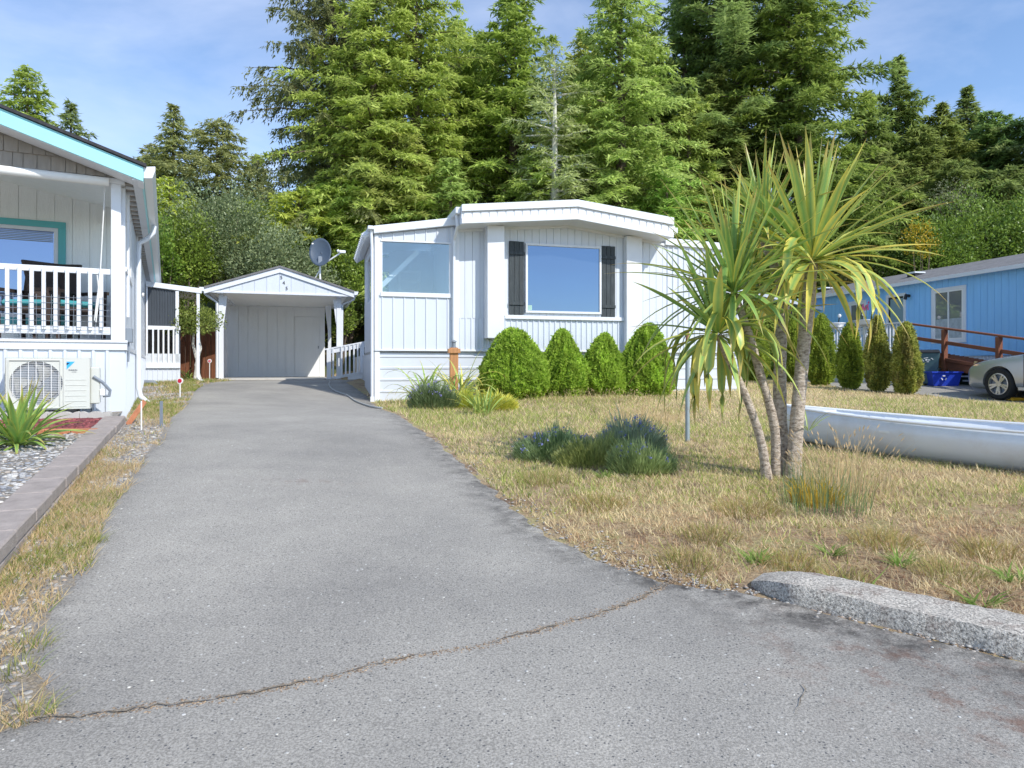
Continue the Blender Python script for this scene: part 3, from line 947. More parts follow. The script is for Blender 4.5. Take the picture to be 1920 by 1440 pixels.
# porch side wall with an open window, back wall, interior door
MB().box(sA, sA + .05, .05, pd, zseam - .05, gb - .05).box(sA, sA + .05, .05, .5, gb - .05, pt(sA) + .0).box(sA, sA + .05, 1.9, pd, gb - .05, pt(sA)).box(sA, sA + .05, .5, 1.9, gt0 - .1, pt(sA)).build('side_wall', WHITE, WH)
MB().box(sA, sB, pd, pd + .05, zseam, gb + .0).box(sA + .55, sB, pd, pd + .05, gb, pt(sB)).prism([(sA, gt0 - .15), (sA + .55, gt0 - .15), (sA + .55, pt(sA) + .05), (sA, pt(sA))], pd, pd + .05).build('back_wall', WHITE, WH)
dr = MB().box(sA + .75, sA + 1.28, pd - .03, pd - .001, zseam, gt0 - .12).build('inner_door', TRIM, WH, bevel=.006)
for zz in (0, 1, 2, 3):
    MB().box(sA + .82, sA + 1.20, pd - .042, pd - .031, gb - .05 + zz * .22, gb + .10 + zz * .22).build('panel', WHITE, dr, bevel=.004)
MB().bar((sA + .1, .6, gb + .1), (sA + .9, .65, gt0 - .05), .09, .09).build('brace', TRIM, WH)
MB().box(sA, sB, .05, pd, zseam - .06, zseam - .01).build('porch_floor', SLAB, WH)
# porch roof, fascia, corrugated side edge
MB().prism([(sA - .10, ptt(sA - .1)), (sA - .10, ptt(sA - .1) - .05), (sB, ptt(sB) - .05), (sB, ptt(sB))], -.02, pd + .35).build('porch_roof', GUTT, WH)
MB().prism([(sA - .02, ptt(sA) + .015), (sA - .02, ptt(sA) - .13), (sB - .02, ptt(sB) - .14), (sB - .02, ptt(sB) + .015)], -.09, -.021).build('porch_fascia', GUTT, WH, bevel=.01)
mb = MB()
for j in range(16):
    y0 = .0 + j * .2
    mb.tube([(sA - .20, y0 + .1, ptt(sA) - .17), (sA - .02, y0 + .1, ptt(sA) - .045)], .07, 8)
mb.build('corrugated_edge', GUTT, WH, smooth=True)
MB().prismx([(-.12, ptt(sA) + .01), (-.12, ptt(sA) - .06), (pd + .3, ptt(sA) - .06), (pd + .3, ptt(sA) + .01)], sA - .13, sA - .021).build('porch_gutter', GUTT, WH, bevel=.01)
MB().tube([(sA - .06, -.03, ptt(sA) - .06), (sA - .045, -.03, ptt(sA) - .4), (sA - .045, -.03, zg + .34)], .028, 8).build('downspout', GUTT, WH, smooth=True)
MB().box(sA - .08, sA - .01, -.06, .01, zg + .17, zg + .34).build('downspout_foot', GUTT, WH, bevel=.004)
vt = MB()
for j in range(4):
    vt.box(sA - .005, sA + .003, .25, .55, zseam - .14 - j * .13, zseam - .06 - j * .13)
vt.build('vent', BLACKP, WH)
MB().box(sA + .002, sA + .06, .08, pd, zg, zseam - .03).build('side_skirting', WHITE, WH)

# ================================================================ open-front carport with store room
C = Frame(-7.52, 17.5, R(17.4))
CP_ = C.empty('carport', 'small white open-front carport with low gable and black house number', 'carport')
cd_ = 3.5
gy = -.28
ap = C.at(525, 502, gy); le = C.at(383, 541, gy); re_ = C.at(664, 549, gy)
hb = C.z(525, 551, gy)
hbl = C.z(400, 550, gy)
zpost = C.z(415, 553)
pxs = [392, 430, 454, 477, 500, 524, 546, 570, 592, 615, 640, 657]
def rake(s):
    return lin(le, ap)(s) if s < ap[0] else lin(ap, re_)(s)
for a, b in zip(pxs[:-1], pxs[1:]):
    x0, x1 = C.s(a, gy) + .003, C.s(b, gy) - .003
    P = [(x0, hb + .02), (x1, hb + .02), (x1, rake(x1) - .05)]
    if x0 < ap[0] < x1: P.append((ap[0], ap[1] - .05))
    P.append((x0, rake(x0) - .05))
    if P[2][1] > hb + .03 or P[-1][1] > hb + .03:
        MB().prism(P, gy + .012, gy + .03).build('gable_board', WHITE, CP_)
MB().prism([(C.s(392, gy), hb + .02), (C.s(657, gy), hb + .02), (ap[0], ap[1] - .03)], gy + .031, gy + .05).build('gable_backing', WHITE, CP_)
MB().box(C.s(388, gy), C.s(660, gy), gy - .01, gy + .06, hb - .02, hb + .035).build('header', TRIM, CP_, bevel=.006)
for p, q in ((le, ap), (ap, re_)):
    d = .13
    MB().prism([(p[0], p[1]), (p[0], p[1] - d), (q[0], q[1] - d), (q[0], q[1])], gy - .03, gy - .001).build('rake_board', TRIM, CP_, bevel=.004)
rd = cd_ + 2.6
for p, q in ((le, ap), (ap, re_)):
    MB().prism([(p[0], p[1] + .002), (q[0], q[1] + .002), (q[0], q[1] + .05), (p[0], p[1] + .05)], gy - .06, rd).build('roof', ASHG, CP_)
    MB().prism([(p[0], p[1] - .02), (q[0], q[1] - .02), (q[0], q[1] - .001), (p[0], p[1] - .001)], gy + .051, rd - .05).build('roof_deck', WHITE, CP_)
# ceiling
zc = hb + .0
MB().box(C.s(400), C.s(650), gy + .07, cd_, zc - .012, zc + .012).build('ceiling', CARPW, CP_)
# gutters and downspouts
for sx, sg, pxd in ((le[0], -1, 405), (re_[0], 1, 642)):
    zz = le[1] if sg < 0 else re_[1]
    MB().prism([(sx, zz + .03), (sx + sg * .11, zz + .03), (sx + sg * .09, zz - .05), (sx, zz - .07)] if sg > 0 else [(sx, zz + .03), (sx, zz - .07), (sx - .09, zz - .05), (sx - .11, zz + .03)], gy - .05, rd).build('gutter', GUTT, CP_)
s_l = C.s(407); s_r = C.s(643)
MB().tube([(le[0] - .03, -.10, le[1] - .06), (le[0] + .02, -.10, le[1] - .14), (s_l, -.02, le[1] - .32), (s_l, -.02, .06)], .036, 8).build('downspout', GUTT, CP_, smooth=True)
MB().tube([(re_[0] + .03, -.10, re_[1] - .06), (re_[0] - .0, -.10, re_[1] - .16), (C.s(642), .05, re_[1] - .30), (C.s(641), .14, .06)], .03, 8).build('downspout', GUTT, CP_, smooth=True)
# posts, beams, braces
def post(px0, px1, d, name='post', side=1, zt=None, br=True):
    x0, x1 = C.s(px0, d), C.s(px1, d)
    zt = zt or zpost
    gz = C.g((x0 + x1) / 2, d)
    P = MB().box(x0, x1, d, d + (x1 - x0), gz - .02, zt)
    o = P.build(name, TRIM, CP_, bevel=.006)
    if br:
        xi = x1 if side > 0 else x0
        MB().prism([(xi, zt - .02), (xi + side * .09, zt - .02), (xi + side * .02, zt - .62), (xi, zt - .75)] if side > 0 else [(xi, zt - .02), (xi, zt - .75), (xi + side * .02, zt - .62), (xi + side * .09, zt - .02)], d + .02, d + .08).build('brace', TRIM, CP_)
    return o
post(410, 419, 0, side=1); post(631, 640, 0, side=-1)
post(420, 426, 2.2, side=1); post(615, 621, 2.2, side=-1)
for pa_, pb in ((410, 419), (631, 640)):
    x0, x1 = C.s(pa_), C.s(pb)
    MB().box(x0, x1, gy + .061, cd_, zpost + .001, zc - .013).build('beam', TRIM, CP_)
# back wall of upright boards with a flush door
bx_ = [423, 447, 465, 484, 501, 520, 536, 552]
bz0 = C.z(500, 709, cd_) ; bz1 = zc - .014
bz0 = -.0
for a, b in zip(bx_[:-1], bx_[1:]):
    MB().box(C.s(a, cd_) + .003, C.s(b, cd_) - .003, cd_, cd_ + .02, bz0, bz1).build('wall_board', CARPW, CP_)
dz1 = C.z(575, 594, cd_)
MB().box(C.s(552, cd_), C.s(609, cd_), cd_, cd_ + .02, dz1 + .006, bz1).build('wall_board', CARPW, CP_)
MB().box(C.s(599, cd_) + .005, C.s(609, cd_), cd_, cd_ + .02, bz0, dz1).build('wall_board', CARPW, CP_)
door = MB().box(C.s(552, cd_) + .006, C.s(599, cd_), cd_ + .012, cd_ + .03, bz0 + .03, dz1).build('door', CARPW, CP_)
for a, b in ((552, 571), (571, 587), (587, 599)):
    MB().box(C.s(a, cd_) + .009, C.s(b, cd_) - .003, cd_ + .002, cd_ + .0115, bz0 + .03, dz1 - .003).build('door_board', CARPW, door)
MB().tube([(C.s(598, cd_) - .02, cd_ - .02, .92), (C.s(598, cd_) - .02, cd_ - .02, 1.0)], .012, 6).build('latch', GREYM, door)
MB().box(C.s(423, cd_), C.s(609, cd_), cd_ + .035, rd - .2, -.05, zc + .1).build('store_room', CARPW, CP_)
MB().box(C.s(408), C.s(618), -.15, cd_, -.06, .035).build('floor_slab', SLAB, CP_, bevel=.01)
# house number: 5 4 5 stepping down to the right
NUM = mat('black_number', (.02, .02, .02), .5)
def text_obj(txt, size, m, parent, loc, rot=(R(90), 0, 0), ext=.004, name='numeral'):
    cu = bpy.data.curves.new(name, 'FONT')
    cu.body = txt; cu.size = size; cu.extrude = ext; cu.align_x = 'CENTER'; cu.align_y = 'CENTER'
    cu.resolution_u = 3
    ob = bpy.data.objects.new('tmp', cu)
    COL.objects.link(ob)
    dg = bpy.context.evaluated_depsgraph_get()
    me = bpy.data.meshes.new_from_object(ob.evaluated_get(dg))
    bpy.data.objects.remove(ob); bpy.data.curves.remove(cu)
    me.materials.clear(); me.materials.append(m)
    o = bpy.data.objects.new(name, me); COL.objects.link(o)
    o.parent = parent; o.location = loc; o.rotation_euler = rot
    return o
for ch, px, py in (('5', 527.5, 520.5), ('4', 532, 530.5), ('5', 537.5, 541)):
    s_, z_ = C.at(px, py, gy)
    text_obj(ch, .13, NUM, CP_, (s_, gy + .004, z_))

# satellite dish on the store room roof
dd = 2.4
s_, z_ = C.at(600, 527, dd)
sd = empty('satellite_dish', C.world(s_, dd) + (C.oz + z_,), C.th, 'blue-grey satellite dish on white tripod mast above the carport roof', 'satellite dish')
k_ = 1 / F * (C.world(s_, dd)[1])
MB().tube([(0, 0, -.25), (0, 0, .50)], .026, 8).build('mast', WPL, sd, smooth=True)
MB().tube([(-.25, .1, -.12), (-.01, 0, .33)], .016, 6).build('strut', WPL, sd, smooth=True)
MB().tube([(.05, .3, -.12), (.0, .02, .33)], .016, 6).build('strut', WPL, sd, smooth=True)
prof = []
nseg = 7
vs = []; fs = []
RW, RH = .345, .46
import itertools
for i_ in range(nseg + 1):
    t = i_ / nseg
    for k in range(28):
        a = 2 * math.pi * k / 28
        vs.append((RW * t * math.cos(a), -.0 + .10 * (1 - t * t), RH * t * math.sin(a)))
for i_ in range(nseg):
    for k in range(28):
        a = i_ * 28 + k; b = i_ * 28 + (k + 1) % 28
        fs.append((a, b, b + 28, a + 28))
dsh = MB().add(vs, fs).build('reflector', DISH, sd, smooth=True)
sol = dsh.modifiers.new('thickness', 'SOLIDIFY'); sol.thickness = .012
dsh.location = (.0, -.10, .86)
dsh.rotation_euler = (R(-14), R(-14), R(-22))
MB().box(-.06, .06, -.14, .06, .50, .72).tube([(0, -.02, .5), (0, -.02, .74)], .05, 8).build('bracket', GREYM, sd, bevel=.01)
MB().bar((.10, -.14, .50), (.62, -.42, .84), .035, .035).build('arm', WPL, sd)
MB().box(.54, .72, -.50, -.38, .80, .88).tube([(.52, -.4, .84), (.50, -.36, .90)], .04, 8).build('receiver', WPL, sd, bevel=.01)
MB().box(-.24, -.19, -.105, -.10, 1.08, 1.12).build('sticker', WPL, sd)

# ramp railing between carport and house
RR = Frame(-4.98, 18.2, R(8))
rl = RR.empty('ramp_railing', 'white wooden ramp railing rising beside the carport towards the mobile home', 'railing')
rt = lin(RR.at(609, 654), RR.at(684, 640)); rb_ = lin(RR.at(609, 711), RR.at(684, 697))
x0, x1 = RR.s(609), RR.s(690)
def slanted(s0_, s1_, f, top, bot, y0, y1): return MB().prism([(s0_, f(s0_) + bot), (s1_, f(s1_) + bot), (s1_, f(s1_) + top), (s0_, f(s0_) + top)], y0, y1)
slanted(x0, x1, rt, 0, -.035, -.03, .10).build('top_rail', TRIM, rl)
slanted(x0 + .05, x1, rt, -.036, -.155, -.01, .03).build('rail_board', TRIM, rl)
slanted(x0, x1, rb_, .03, -.05, -.01, .03).build('bottom_rail', TRIM, rl)
slanted(x0 + .6, x1, rb_, -.051, -.16, -.0, .03).build('rail_board', TRIM, rl)
for px_ in (617, 625, 641, 648.5, 656, 664, 671, 679):
    s_ = RR.s(px_); wd = .055 if px_ in (617, 679) else .02
    MB().box(s_ - wd, s_ + wd, -.055, -.0105, rb_(s_) - .02, rt(s_) - .04).build('baluster' if wd < .05 else 'post', TRIM, rl)
# ================================================================ left neighbour's house with the covered porch
Lf = Frame(-4.52, 7.97, R(26.9))
LH = Lf.empty('neighbour_house', 'white house at the left with turquoise fascia, shingled gable and railed front porch', 'house')
zfl = Lf.z(207, 638)            # porch floor
ztr = Lf.z(232, 657)            # bottom of white rim board
gz = -.30
LEN = 11.4
WID = 7.0
# roof: fascia line in a plane in front of the wall
fo = -.38
s_e = .20
z_et, z_eb = Lf.z(266, 311, fo), Lf.z(266, 338, fo)
slope = (Lf.at(0, 201, fo)[1] - z_et) / (s_e - Lf.at(0, 201, fo)[0])
zr = lambda s: z_et + (s_e - s) * slope
half = s_e + WID / 2
MB().prism([(s_e, zr(s_e) - .04), (s_e, zr(s_e) - .005), (s_e - half, zr(s_e - half) - .005), (s_e - half, zr(s_e - half) - .04)], fo + .02, LEN + .3).build('roof_deck', SHAKE, LH)
MB().prism([(s_e + .03, zr(s_e) - .012), (s_e + .03, zr(s_e) + .022), (s_e - half, zr(s_e - half) + .03), (s_e - half, zr(s_e - half) - .004)], fo - .03, LEN + .3).build('roof', ASH, LH)
MB().prism([(s_e - half, zr(s_e - half) + .03), (s_e - half, zr(s_e - half) - .04), (s_e - 2 * half, zr(s_e) - .04), (s_e - 2 * half, zr(s_e) + .03)], fo - .03, LEN + .3).build('roof', ASH, LH)
fh = z_et - z_eb + .01
MB().prism([(s_e, zr(s_e) - .013), (s_e, zr(s_e) - fh), (s_e - half, zr(s_e - half) - fh), (s_e - half, zr(s_e - half) - .005)], fo, fo + .019).build('rake_fascia', TURQ, LH)
MB().prism([(s_e, zr(s_e) - fh + .01), (s_e, zr(s_e) - fh - .01), (s_e - half, zr(s_e - half) - fh - .01), (s_e - half, zr(s_e - half) - fh + .01)], fo + .02, -.03).build('rake_soffit', TRIM, LH)
# side fascia, gutter, soffit with brown open slots
zf_ = zr(s_e) - .013
MB().box(s_e - .02, s_e, fo + .02, LEN + .2, z_eb - .0, zf_).build('side_fascia', TURQ, LH)
MB().prism([(s_e + .001, zf_ + .01), (s_e + .12, zf_ + .03), (s_e + .12, zf_ - .02), (s_e + .09, zf_ - .11), (s_e + .001, zf_ - .12)], fo + .02, LEN + .25).build('gutter', GUTT, LH, bevel=.004)
zs = z_eb - .0
MB().box(.09, s_e - .021, fo + .02, LEN, zs, zs + .012).build('soffit', WHITE, LH)
MB().box(.0, .09, -.0, LEN, zs + .03, zs + .045).build('soffit_backing', SHAKE, LH)
nslat = 0
yy_ = .1
mprev = None
sl_ = MB()
while yy_ < LEN:
    o = None
    MB().box(.002, .0895, yy_, yy_ + .022, zs - .005, zs + .028).build('soffit_slat', WHITE, LH)
    yy_ += .30
# gable shakes
zbeam = Lf.z(220, 337)
zbeam_t = Lf.z(220, 331)
MB().prism([(0, zbeam), (0, zr(0) - fh - .0), (-half + s_e, zr(s_e - half) - fh), (-2 * half + 2 * s_e, zr(0) - fh), (-2 * half + 2 * s_e, zbeam)], .0, .04).build('gable_wall', SHAKE, LH)
zz = zbeam + .015
row = 0
rgs = random.Random(4)
while zz < zr(-half) - fh - .02 and row < 8:
    s = -.0 - (.06 if row % 2 else .0)
    while s > -3.4:
        wd = rgs.uniform(.085, .14)
        x1 = s; x0 = s - wd + .005
        rh = .165
        top = min(zz + rh + .01, zr(x0) - fh + .005)
        topr = min(zz + rh + .01, zr(x1) - fh + .005)
        if top > zz + .01:
            P = [(x0, zz), (x1, zz), (x1, max(topr, zz + .002)), (x0, top)]
            t0 = -.028 - row * .0
            m_ = MB()
            m_.add([(x0, -.03, zz), (x1, -.03, zz), (x1, -.012, P[2][1]), (x0, -.012, P[3][1]), (x0, -.0005, zz), (x1, -.0005, zz), (x1, -.0005, P[2][1]), (x0, -.0005, P[3][1])],
                   [(0,1,2,3),(0,4,5,1),(1,5,6,2),(0,3,7,4)])
            m_.build('shingle', SHAKE, LH)
        s -= wd
    zz += .165; row += 1
# beam, rolled sunshade, porch ceiling
MB().box(-half * 1.2, .0, -.012, .14, zbeam - .05, zbeam + .012).build('porch_beam', TRIM, LH, bevel=.004)
MB().tube([(-3.6, -.03, zbeam - .02), (Lf.s(205), -.03, zbeam - .045)], .052, 12).build('rolled_sunshade', WPL, LH, smooth=True)
pdp = 1.8
MB().prism([(.0, zbeam - .02), (.0, zbeam + .0), (-3.8, zbeam + 3.8 * slope * .55), (-3.8, zbeam + 3.8 * slope * .55 - .02)], .145, pdp).build('porch_ceiling', PORCHW, LH)
# porch back wall (boards), floor, side opening
MB().prism([(-5, zfl - .02), (-.10, zfl - .02), (-.10, zr(-.1) - .06), (-half, zr(-half) - .06), (-5, zr(-5 + 2 * (half - 5)) - .1 if False else zr(-half) - .6)], pdp, pdp + .1).build('porch_back_wall', PORCHW, LH)
s = -.1
while s > -3.9:
    MB().box(s - .197, s - .003, pdp - .012, pdp - .0005, zfl, zr(s) - .08).build('wall_board', PORCHW, LH)
    s -= .20
MB().box(-5, -.001, .0, pdp - .013, zfl - .06, zfl).build('porch_floor', SLAB, LH)
# porch window with teal surround
def at_b(px, py): return Lf.at(px, py, pdp - .05)
wx1, wz1 = at_b(123, 417); wz0 = at_b(60, 608)[1]
wx0 = wx1 - 2.0
tw = .085
wn = MB().box(wx0, wx1, pdp - .045, pdp - .0125, wz1 - tw, wz1).box(wx0, wx1, pdp - .045, pdp - .0125, wz0, wz0 + tw).box(wx1 - tw, wx1, pdp - .045, pdp - .0125, wz0 + tw, wz1 - tw).box(wx0, wx0 + tw, pdp - .045, pdp - .0125, wz0 + tw, wz1 - tw).build('porch_window', TEAL, LH, bevel=.003)
f2 = .05
MB().box(wx0 + tw, wx1 - tw, pdp - .04, pdp - .0125, wz1 - tw - f2, wz1 - tw - .001).box(wx0 + tw, wx1 - tw, pdp - .04, pdp - .0125, wz0 + tw + .001, wz0 + tw + f2).box(wx1 - tw - f2, wx1 - tw - .001, pdp - .04, pdp - .0125, wz0 + tw + f2, wz1 - tw - f2).build('window_frame', WHITE, wn, bevel=.002)
MB().box(wx0 + tw, wx1 - tw - f2, pdp - .03, pdp - .013, wz0 + tw + f2, wz1 - tw - f2).build('pane', GLASSP, wn)
mb = MB()
for j in range(6): mb.box(wx1 - .75, wx1 - tw - f2 - .01, pdp - .0335, pdp - .0305, wz1 - tw - f2 - .02 - j * .022 - .014, wz1 - tw - f2 - .02 - j * .022)
mb.build('blind', GREYM, wn)
# low cupboard at the back right of the porch
s_c0 = Lf.s(150, 1.2)
MB().box(s_c0, -.12, 1.2, 1.75, zfl, Lf.z(180, 571, 1.2)).box(s_c0 - .02, -.11, 1.17, 1.76, Lf.z(180, 571, 1.2) + .001, Lf.z(180, 571, 1.2) + .03).build('porch_half_wall', WHITE, LH)
# posts
MB().box(Lf.s(208), Lf.s(227), -.0125, .10, zfl + .001, zbeam - .051).build('porch_post', TRIM, LH, bevel=.005)
# house walls: side
def side_wall(d0, d1, z0, z1, m, name, s=0.0):
    mb = MB()
    d = d0; pts = [(d0, s)]
    while d + .2 < d1:
        d += .2
        pts += [(d - .012, s), (d - .006, s - .008), (d + .006, s - .008), (d + .012, s)]
    pts.append((d1, s))
    vs = []
    for a, b in pts: vs += [(b, a, z0), (b, a, z1)]
    return mb.add(vs, [(2 * k, 2 * k + 2, 2 * k + 3, 2 * k + 1) for k in range(len(pts) - 1)]).build(name, m, LH)
side_wall(pdp, LEN, ztr, zs, WHITE, 'side_wall')
MB().box(-.12, -.009, pdp, LEN, ztr, zs).build('side_wall_core', WHITE, LH)
side_wall(.10, pdp, ztr, zfl + .82, WHITE, 'side_wall')
MB().box(-.10, -.0, .101, .22, zfl, zs).box(-.10, -.0, pdp - .12, pdp, zfl, zs).build('porch_post', TRIM, LH)
MB().box(-.10, .015, .10, pdp, zfl + .821, zfl + .87).box(-.1, -.009, .2, pdp, ztr, zfl + .82).box(-.10, .0, .10, pdp, zs - .10, zs).build('side_rail', TRIM, LH)
MB().box(.001, .03, .42, .50, zfl + .3, zs).box(.001, .03, 3.4, 3.46, zfl + .1, zs).build('side_trim', TRIM, LH)
MB().box(-6, -.14, pdp + .11, LEN - .05, zfl - .05, zs).build('house_core', WHITE, LH)
MB().box(-6.6, -.13, LEN - .04, LEN, gz, zs).build('rear_wall', WHITE, LH)
# rim board and ribbed skirting
MB().box(-6, .022, -.03, -.0005, ztr, zfl - .005).build('rim_board', TRIM, LH, bevel=.006)
MB().box(-6, .03, -.05, -.031, zfl - .03, zfl - .0).build('rim_cap', TRIM, LH, bevel=.004)
MB().box(.0005, .022, -.0, LEN, ztr, zfl - .06).build('rim_board', TRIM, LH)
vribs(MB(), -6, .0, gz, ztr, .137, .02, .05, -.0).build('skirting', METALW, LH)
MB().box(-6, -.02, .01, .1, gz, ztr).build('skirting_core', WHITE, LH)
mb = MB()
for j in range(int(LEN / .2)):
    mb.box(.004, .018, j * .2 + .02, j * .2 + .05, gz, ztr)
mb.box(-.03, .004, .02, LEN, gz, ztr - .001)
mb.build('side_skirting', METALW, LH)
# railing
rt0 = Lf.z(100, 499); rt1 = Lf.z(100, 510); rb0, rb1 = Lf.z(100, 626), Lf.z(100, 611)
rail = MB().box(-4.2, Lf.s(207), -.01, .03, rt1, rt0).build('rail', TRIM, LH, bevel=.004)
rail.name = 'top_rail'
MB().box(-4.2, Lf.s(207), -.01, .03, rb0, rb1).build('bottom_rail', TRIM, LH, bevel=.004)
s14, s190 = Lf.s(14.6), Lf.s(190.5)
pit = (s190 - s14) / 8
proto = None
for j in range(-9, 9):
    s_ = s14 + pit * j
    if proto is None:
        proto = MB().box(-.019, .019, -.045, -.0105, 0, rt0 - rb1 + .02).build('baluster', TRIM, LH, bevel=.003)
        o = proto
    else:
        o = proto.copy(); COL.objects.link(o)
    o.location = (s_, 0, rb1 - .04)
# wire netting behind the balusters
mb = MB()
zw0, zw1 = zfl + .01, Lf.z(100, 553)
n = int((zw1 - zw0) / .066)
for j in range(n + 1):
    mb.bar((-4.0, -.05, zw0 + j * .066), (Lf.s(207), -.05, zw0 + j * .066), .0035, .0035)
x = -4.0
while x < Lf.s(206):
    mb.bar((x, -.05, zw0), (x, -.05, zw1), .0035, .0035); x += .07
o = mb.build('wire_netting', GREYM, LH); o['kind'] = 'stuff'
# downspout on the side wall
dd_ = 2.55
MB().tube([(s_e + .07, dd_, zf_ - .12), (s_e + .06, dd_, zf_ - .22), (s_e - .02, dd_, zf_ - .32), (.07, dd_, zf_ - .40), (.06, dd_, zf_ - .55), (.06, dd_, .30), (.09, dd_ - .03, .16), (.20, dd_ - .1, .06), (.34, dd_ - .2, .04)], .036, 8).build('downspout', GUTT, LH, smooth=True)
# shade cord with its tangle
eb = MB().box(.001, .075, .12, .30, Lf.z(235, 641), Lf.z(235, 614)).build('meter_box', GREYM, LH, bevel=.006)
MB().tube([(.03, .2, Lf.z(235, 641)), (.035, .17, Lf.z(235, 660)), (.03, .15, Lf.z(235, 678))], .011, 6).build('cable', GREYM, eb, smooth=True)
MB().tube([(.015, 6.0, zfl + 1.1), (.05, 6.0, zfl + 1.1)], .04, 8).build('wall_lamp', WPL, LH)
MB().tube([(.0, 7.4, -.0 + .28), (.2, 7.3, .27), (.24, 7.3, .22)], .05, 8).build('vent_pipe', GREYM, LH, smooth=True)
sc = Lf.s(192, -.02)
cord = MB().tube([(sc + .02, .06, zbeam - .10), (sc + .0, .0, zbeam - .6), (Lf.s(189), -.03, rt0 + .01), (Lf.s(186), -.06, rt0 - .18), (Lf.s(184), -.06, rt0 - .38), (Lf.s(181), -.06, rt0 - .57)], .006, 5)
cord.tube([(Lf.s(183), -.065, rt0 - .08), (Lf.s(187), -.065, rt0 - .3), (Lf.s(181), -.065, rt0 - .62), (Lf.s(178), -.065, rt0 - .6), (Lf.s(186), -.065, rt0 - .2), (Lf.s(188), -.065, rt0 - .06)], .006, 5)
o = cord.build('shade_cord', ROPE, smooth=True)
o.matrix_world = LH.matrix_basis.copy()
tag(o, 'white pulley cord hanging in a tangle at the porch corner railing', 'cord')

# patio chair and side table on the porch
def make_chair():
    t = empty('patio_chair', (0, 0, 0))
    MB().box(-.28, .28, -.28, .28, .36, .42).build('seat', WICK, t, bevel=.01)
    MB().add([(-.29,.22,.42),(.29,.22,.42),(.29,.28,.42),(-.29,.28,.42),(-.33,.42,1.02),(.33,.42,1.02),(.33,.47,1.02),(-.33,.47,1.02)],
             [(0,3,2,1),(4,5,6,7),(0,1,5,4),(1,2,6,5),(2,3,7,6),(3,0,4,7)]).build('backrest', WICK, t, bevel=.01)
    for sx in (-1, 1):
        MB().bar((sx * .30, -.28, .62), (sx * .31, .30, .64), .05, .04).build('armrest', WICK, t)
        for sy in (-1, 1):
            MB().bar((sx * .27, sy * .25, 0), (sx * .28, sy * .26, .62 if sy < 0 else .40), .04, .04).build('leg', WICK, t)
    MB().box(-.26, .26, -.26, .21, .421, .50).build('cushion', TEALC, t, bevel=.03)
    return t
ch = make_chair()
xw, yw = Lf.world(Lf.s(130, .9), .95)
ch.location = (xw, yw, Lf.oz + zfl + .001); ch.rotation_euler = (0, 0, Lf.th + R(35))
tag(ch, 'dark wicker chair with teal cushion behind the porch railing, nearest the corner post', 'chair', 'dark wicker porch chairs')
c2 = copy_tree(ch)
xw, yw = Lf.world(Lf.s(66, 1.0), 1.0)
c2.location = (xw, yw, Lf.oz + zfl + .001); c2.rotation_euler = (0, 0, Lf.th - R(20))
c2['label'] = 'dark wicker chair in front of the teal-framed window, farther left on the porch'

# side porch with lean-to roof far along the wall
SPd = 8.55
SP = empty('side_porch', Lf.world(0, SPd) + (h(*Lf.world(0.3, SPd)),), Lf.th, 'small white side porch with lean-to roof and dark ribbed screen', 'porch')
oz_ = Lf.oz - SP.location.z
def sp(px, py, d=0): 
    s, z = Lf.at(px, py, SPd + d); return s, z + oz_
s1 = sp(338, 600)[0]; s2 = sp(378, 600)[0]; sx0 = .02
rt_ = lin(sp(272, 527), sp(378, 541))
MB().prism([(sx0, rt_(sx0)), (s2, rt_(s2)), (s2, rt_(s2) - .12), (sx0, rt_(sx0) - .12)], -.02, .01).build('fascia', GUTT, SP, bevel=.006)
MB().prism([(sx0, rt_(sx0) - .01), (s2, rt_(s2) - .01), (s2, rt_(s2) - .05), (sx0, rt_(sx0) - .05)], .011, 2.6).build('roof', GUTT, SP)
zA = sp(300, 611)[1]; zB = sp(300, 618)[1]; zC = sp(300, 663)[1]; zD = sp(300, 680)[1]; zE = sp(300, 690)[1]
DKG = mat('dark_grey_ribbed_screen', (.06, .07, .085), .35, .1, 4, 0)
vribs(MB(), .06, s1 - .10, zA, lambda s: rt_(s) - .13, .055, .02, .03, .05).build('ribbed_screen', DKG, SP)
MB().box(.03, s1, .0, .06, zB, zA).build('rail', TRIM, SP)
MB().box(.02, .06, .0, .07, zD, rt_(0) - .13).build('post', TRIM, SP)
MB().box(s1 - .10, s1 - .03, .0, .07, zD, rt_(s1) - .13).build('post', TRIM, SP)
for px_ in (287, 297, 306.5, 316, 325.5):
    s_ = sp(px_, 600)[0]
    MB().box(s_ - .017, s_ + .017, -.03, -.001, zD, zB + .02).build('baluster', TRIM, SP)
MB().box(.03, s1, .0, .04, zD, zC).build('bottom_rail', mat('grey_white_board', (.55, .58, .60), .6), SP)
MB().box(.02, s1, -.035, .05, zE, zD - .001).build('deck_edge', TRIM, SP)
vribs(MB(), .02, s1, -.1, zE, .10, .01, .03, .02).build('skirting', METALW, SP)
MB().box(.0, s1, .03, 2.2, -.1, zE).build('deck_base', TRIM, SP)
MB().box(.02, s1, 1.6, 1.65, zD, rt_(s1) - .06).build('inner_wall', SHAKE, SP)
sp_ = sp(371.5, 600)[0]
gzz = h(*Lf.world(sp_, SPd)) - SP.location.z
MB().box(sp_ - .035, sp_ + .035, .0, .06, gzz, rt_(sp_) - .12).build('post', TRIM, SP, bevel=.004)
MB().tube([(sp_ - .01, -.02, gzz + .12), (sp_ + .03, -.03, gzz + .04), (sp_ + .11, -.04, gzz + .03)], .03, 8).build('downspout', GUTT, SP, smooth=True)
MB().box(s1 - .04, s1, .07, 2.2, zD, zB).build('side_panel', DKG, SP)

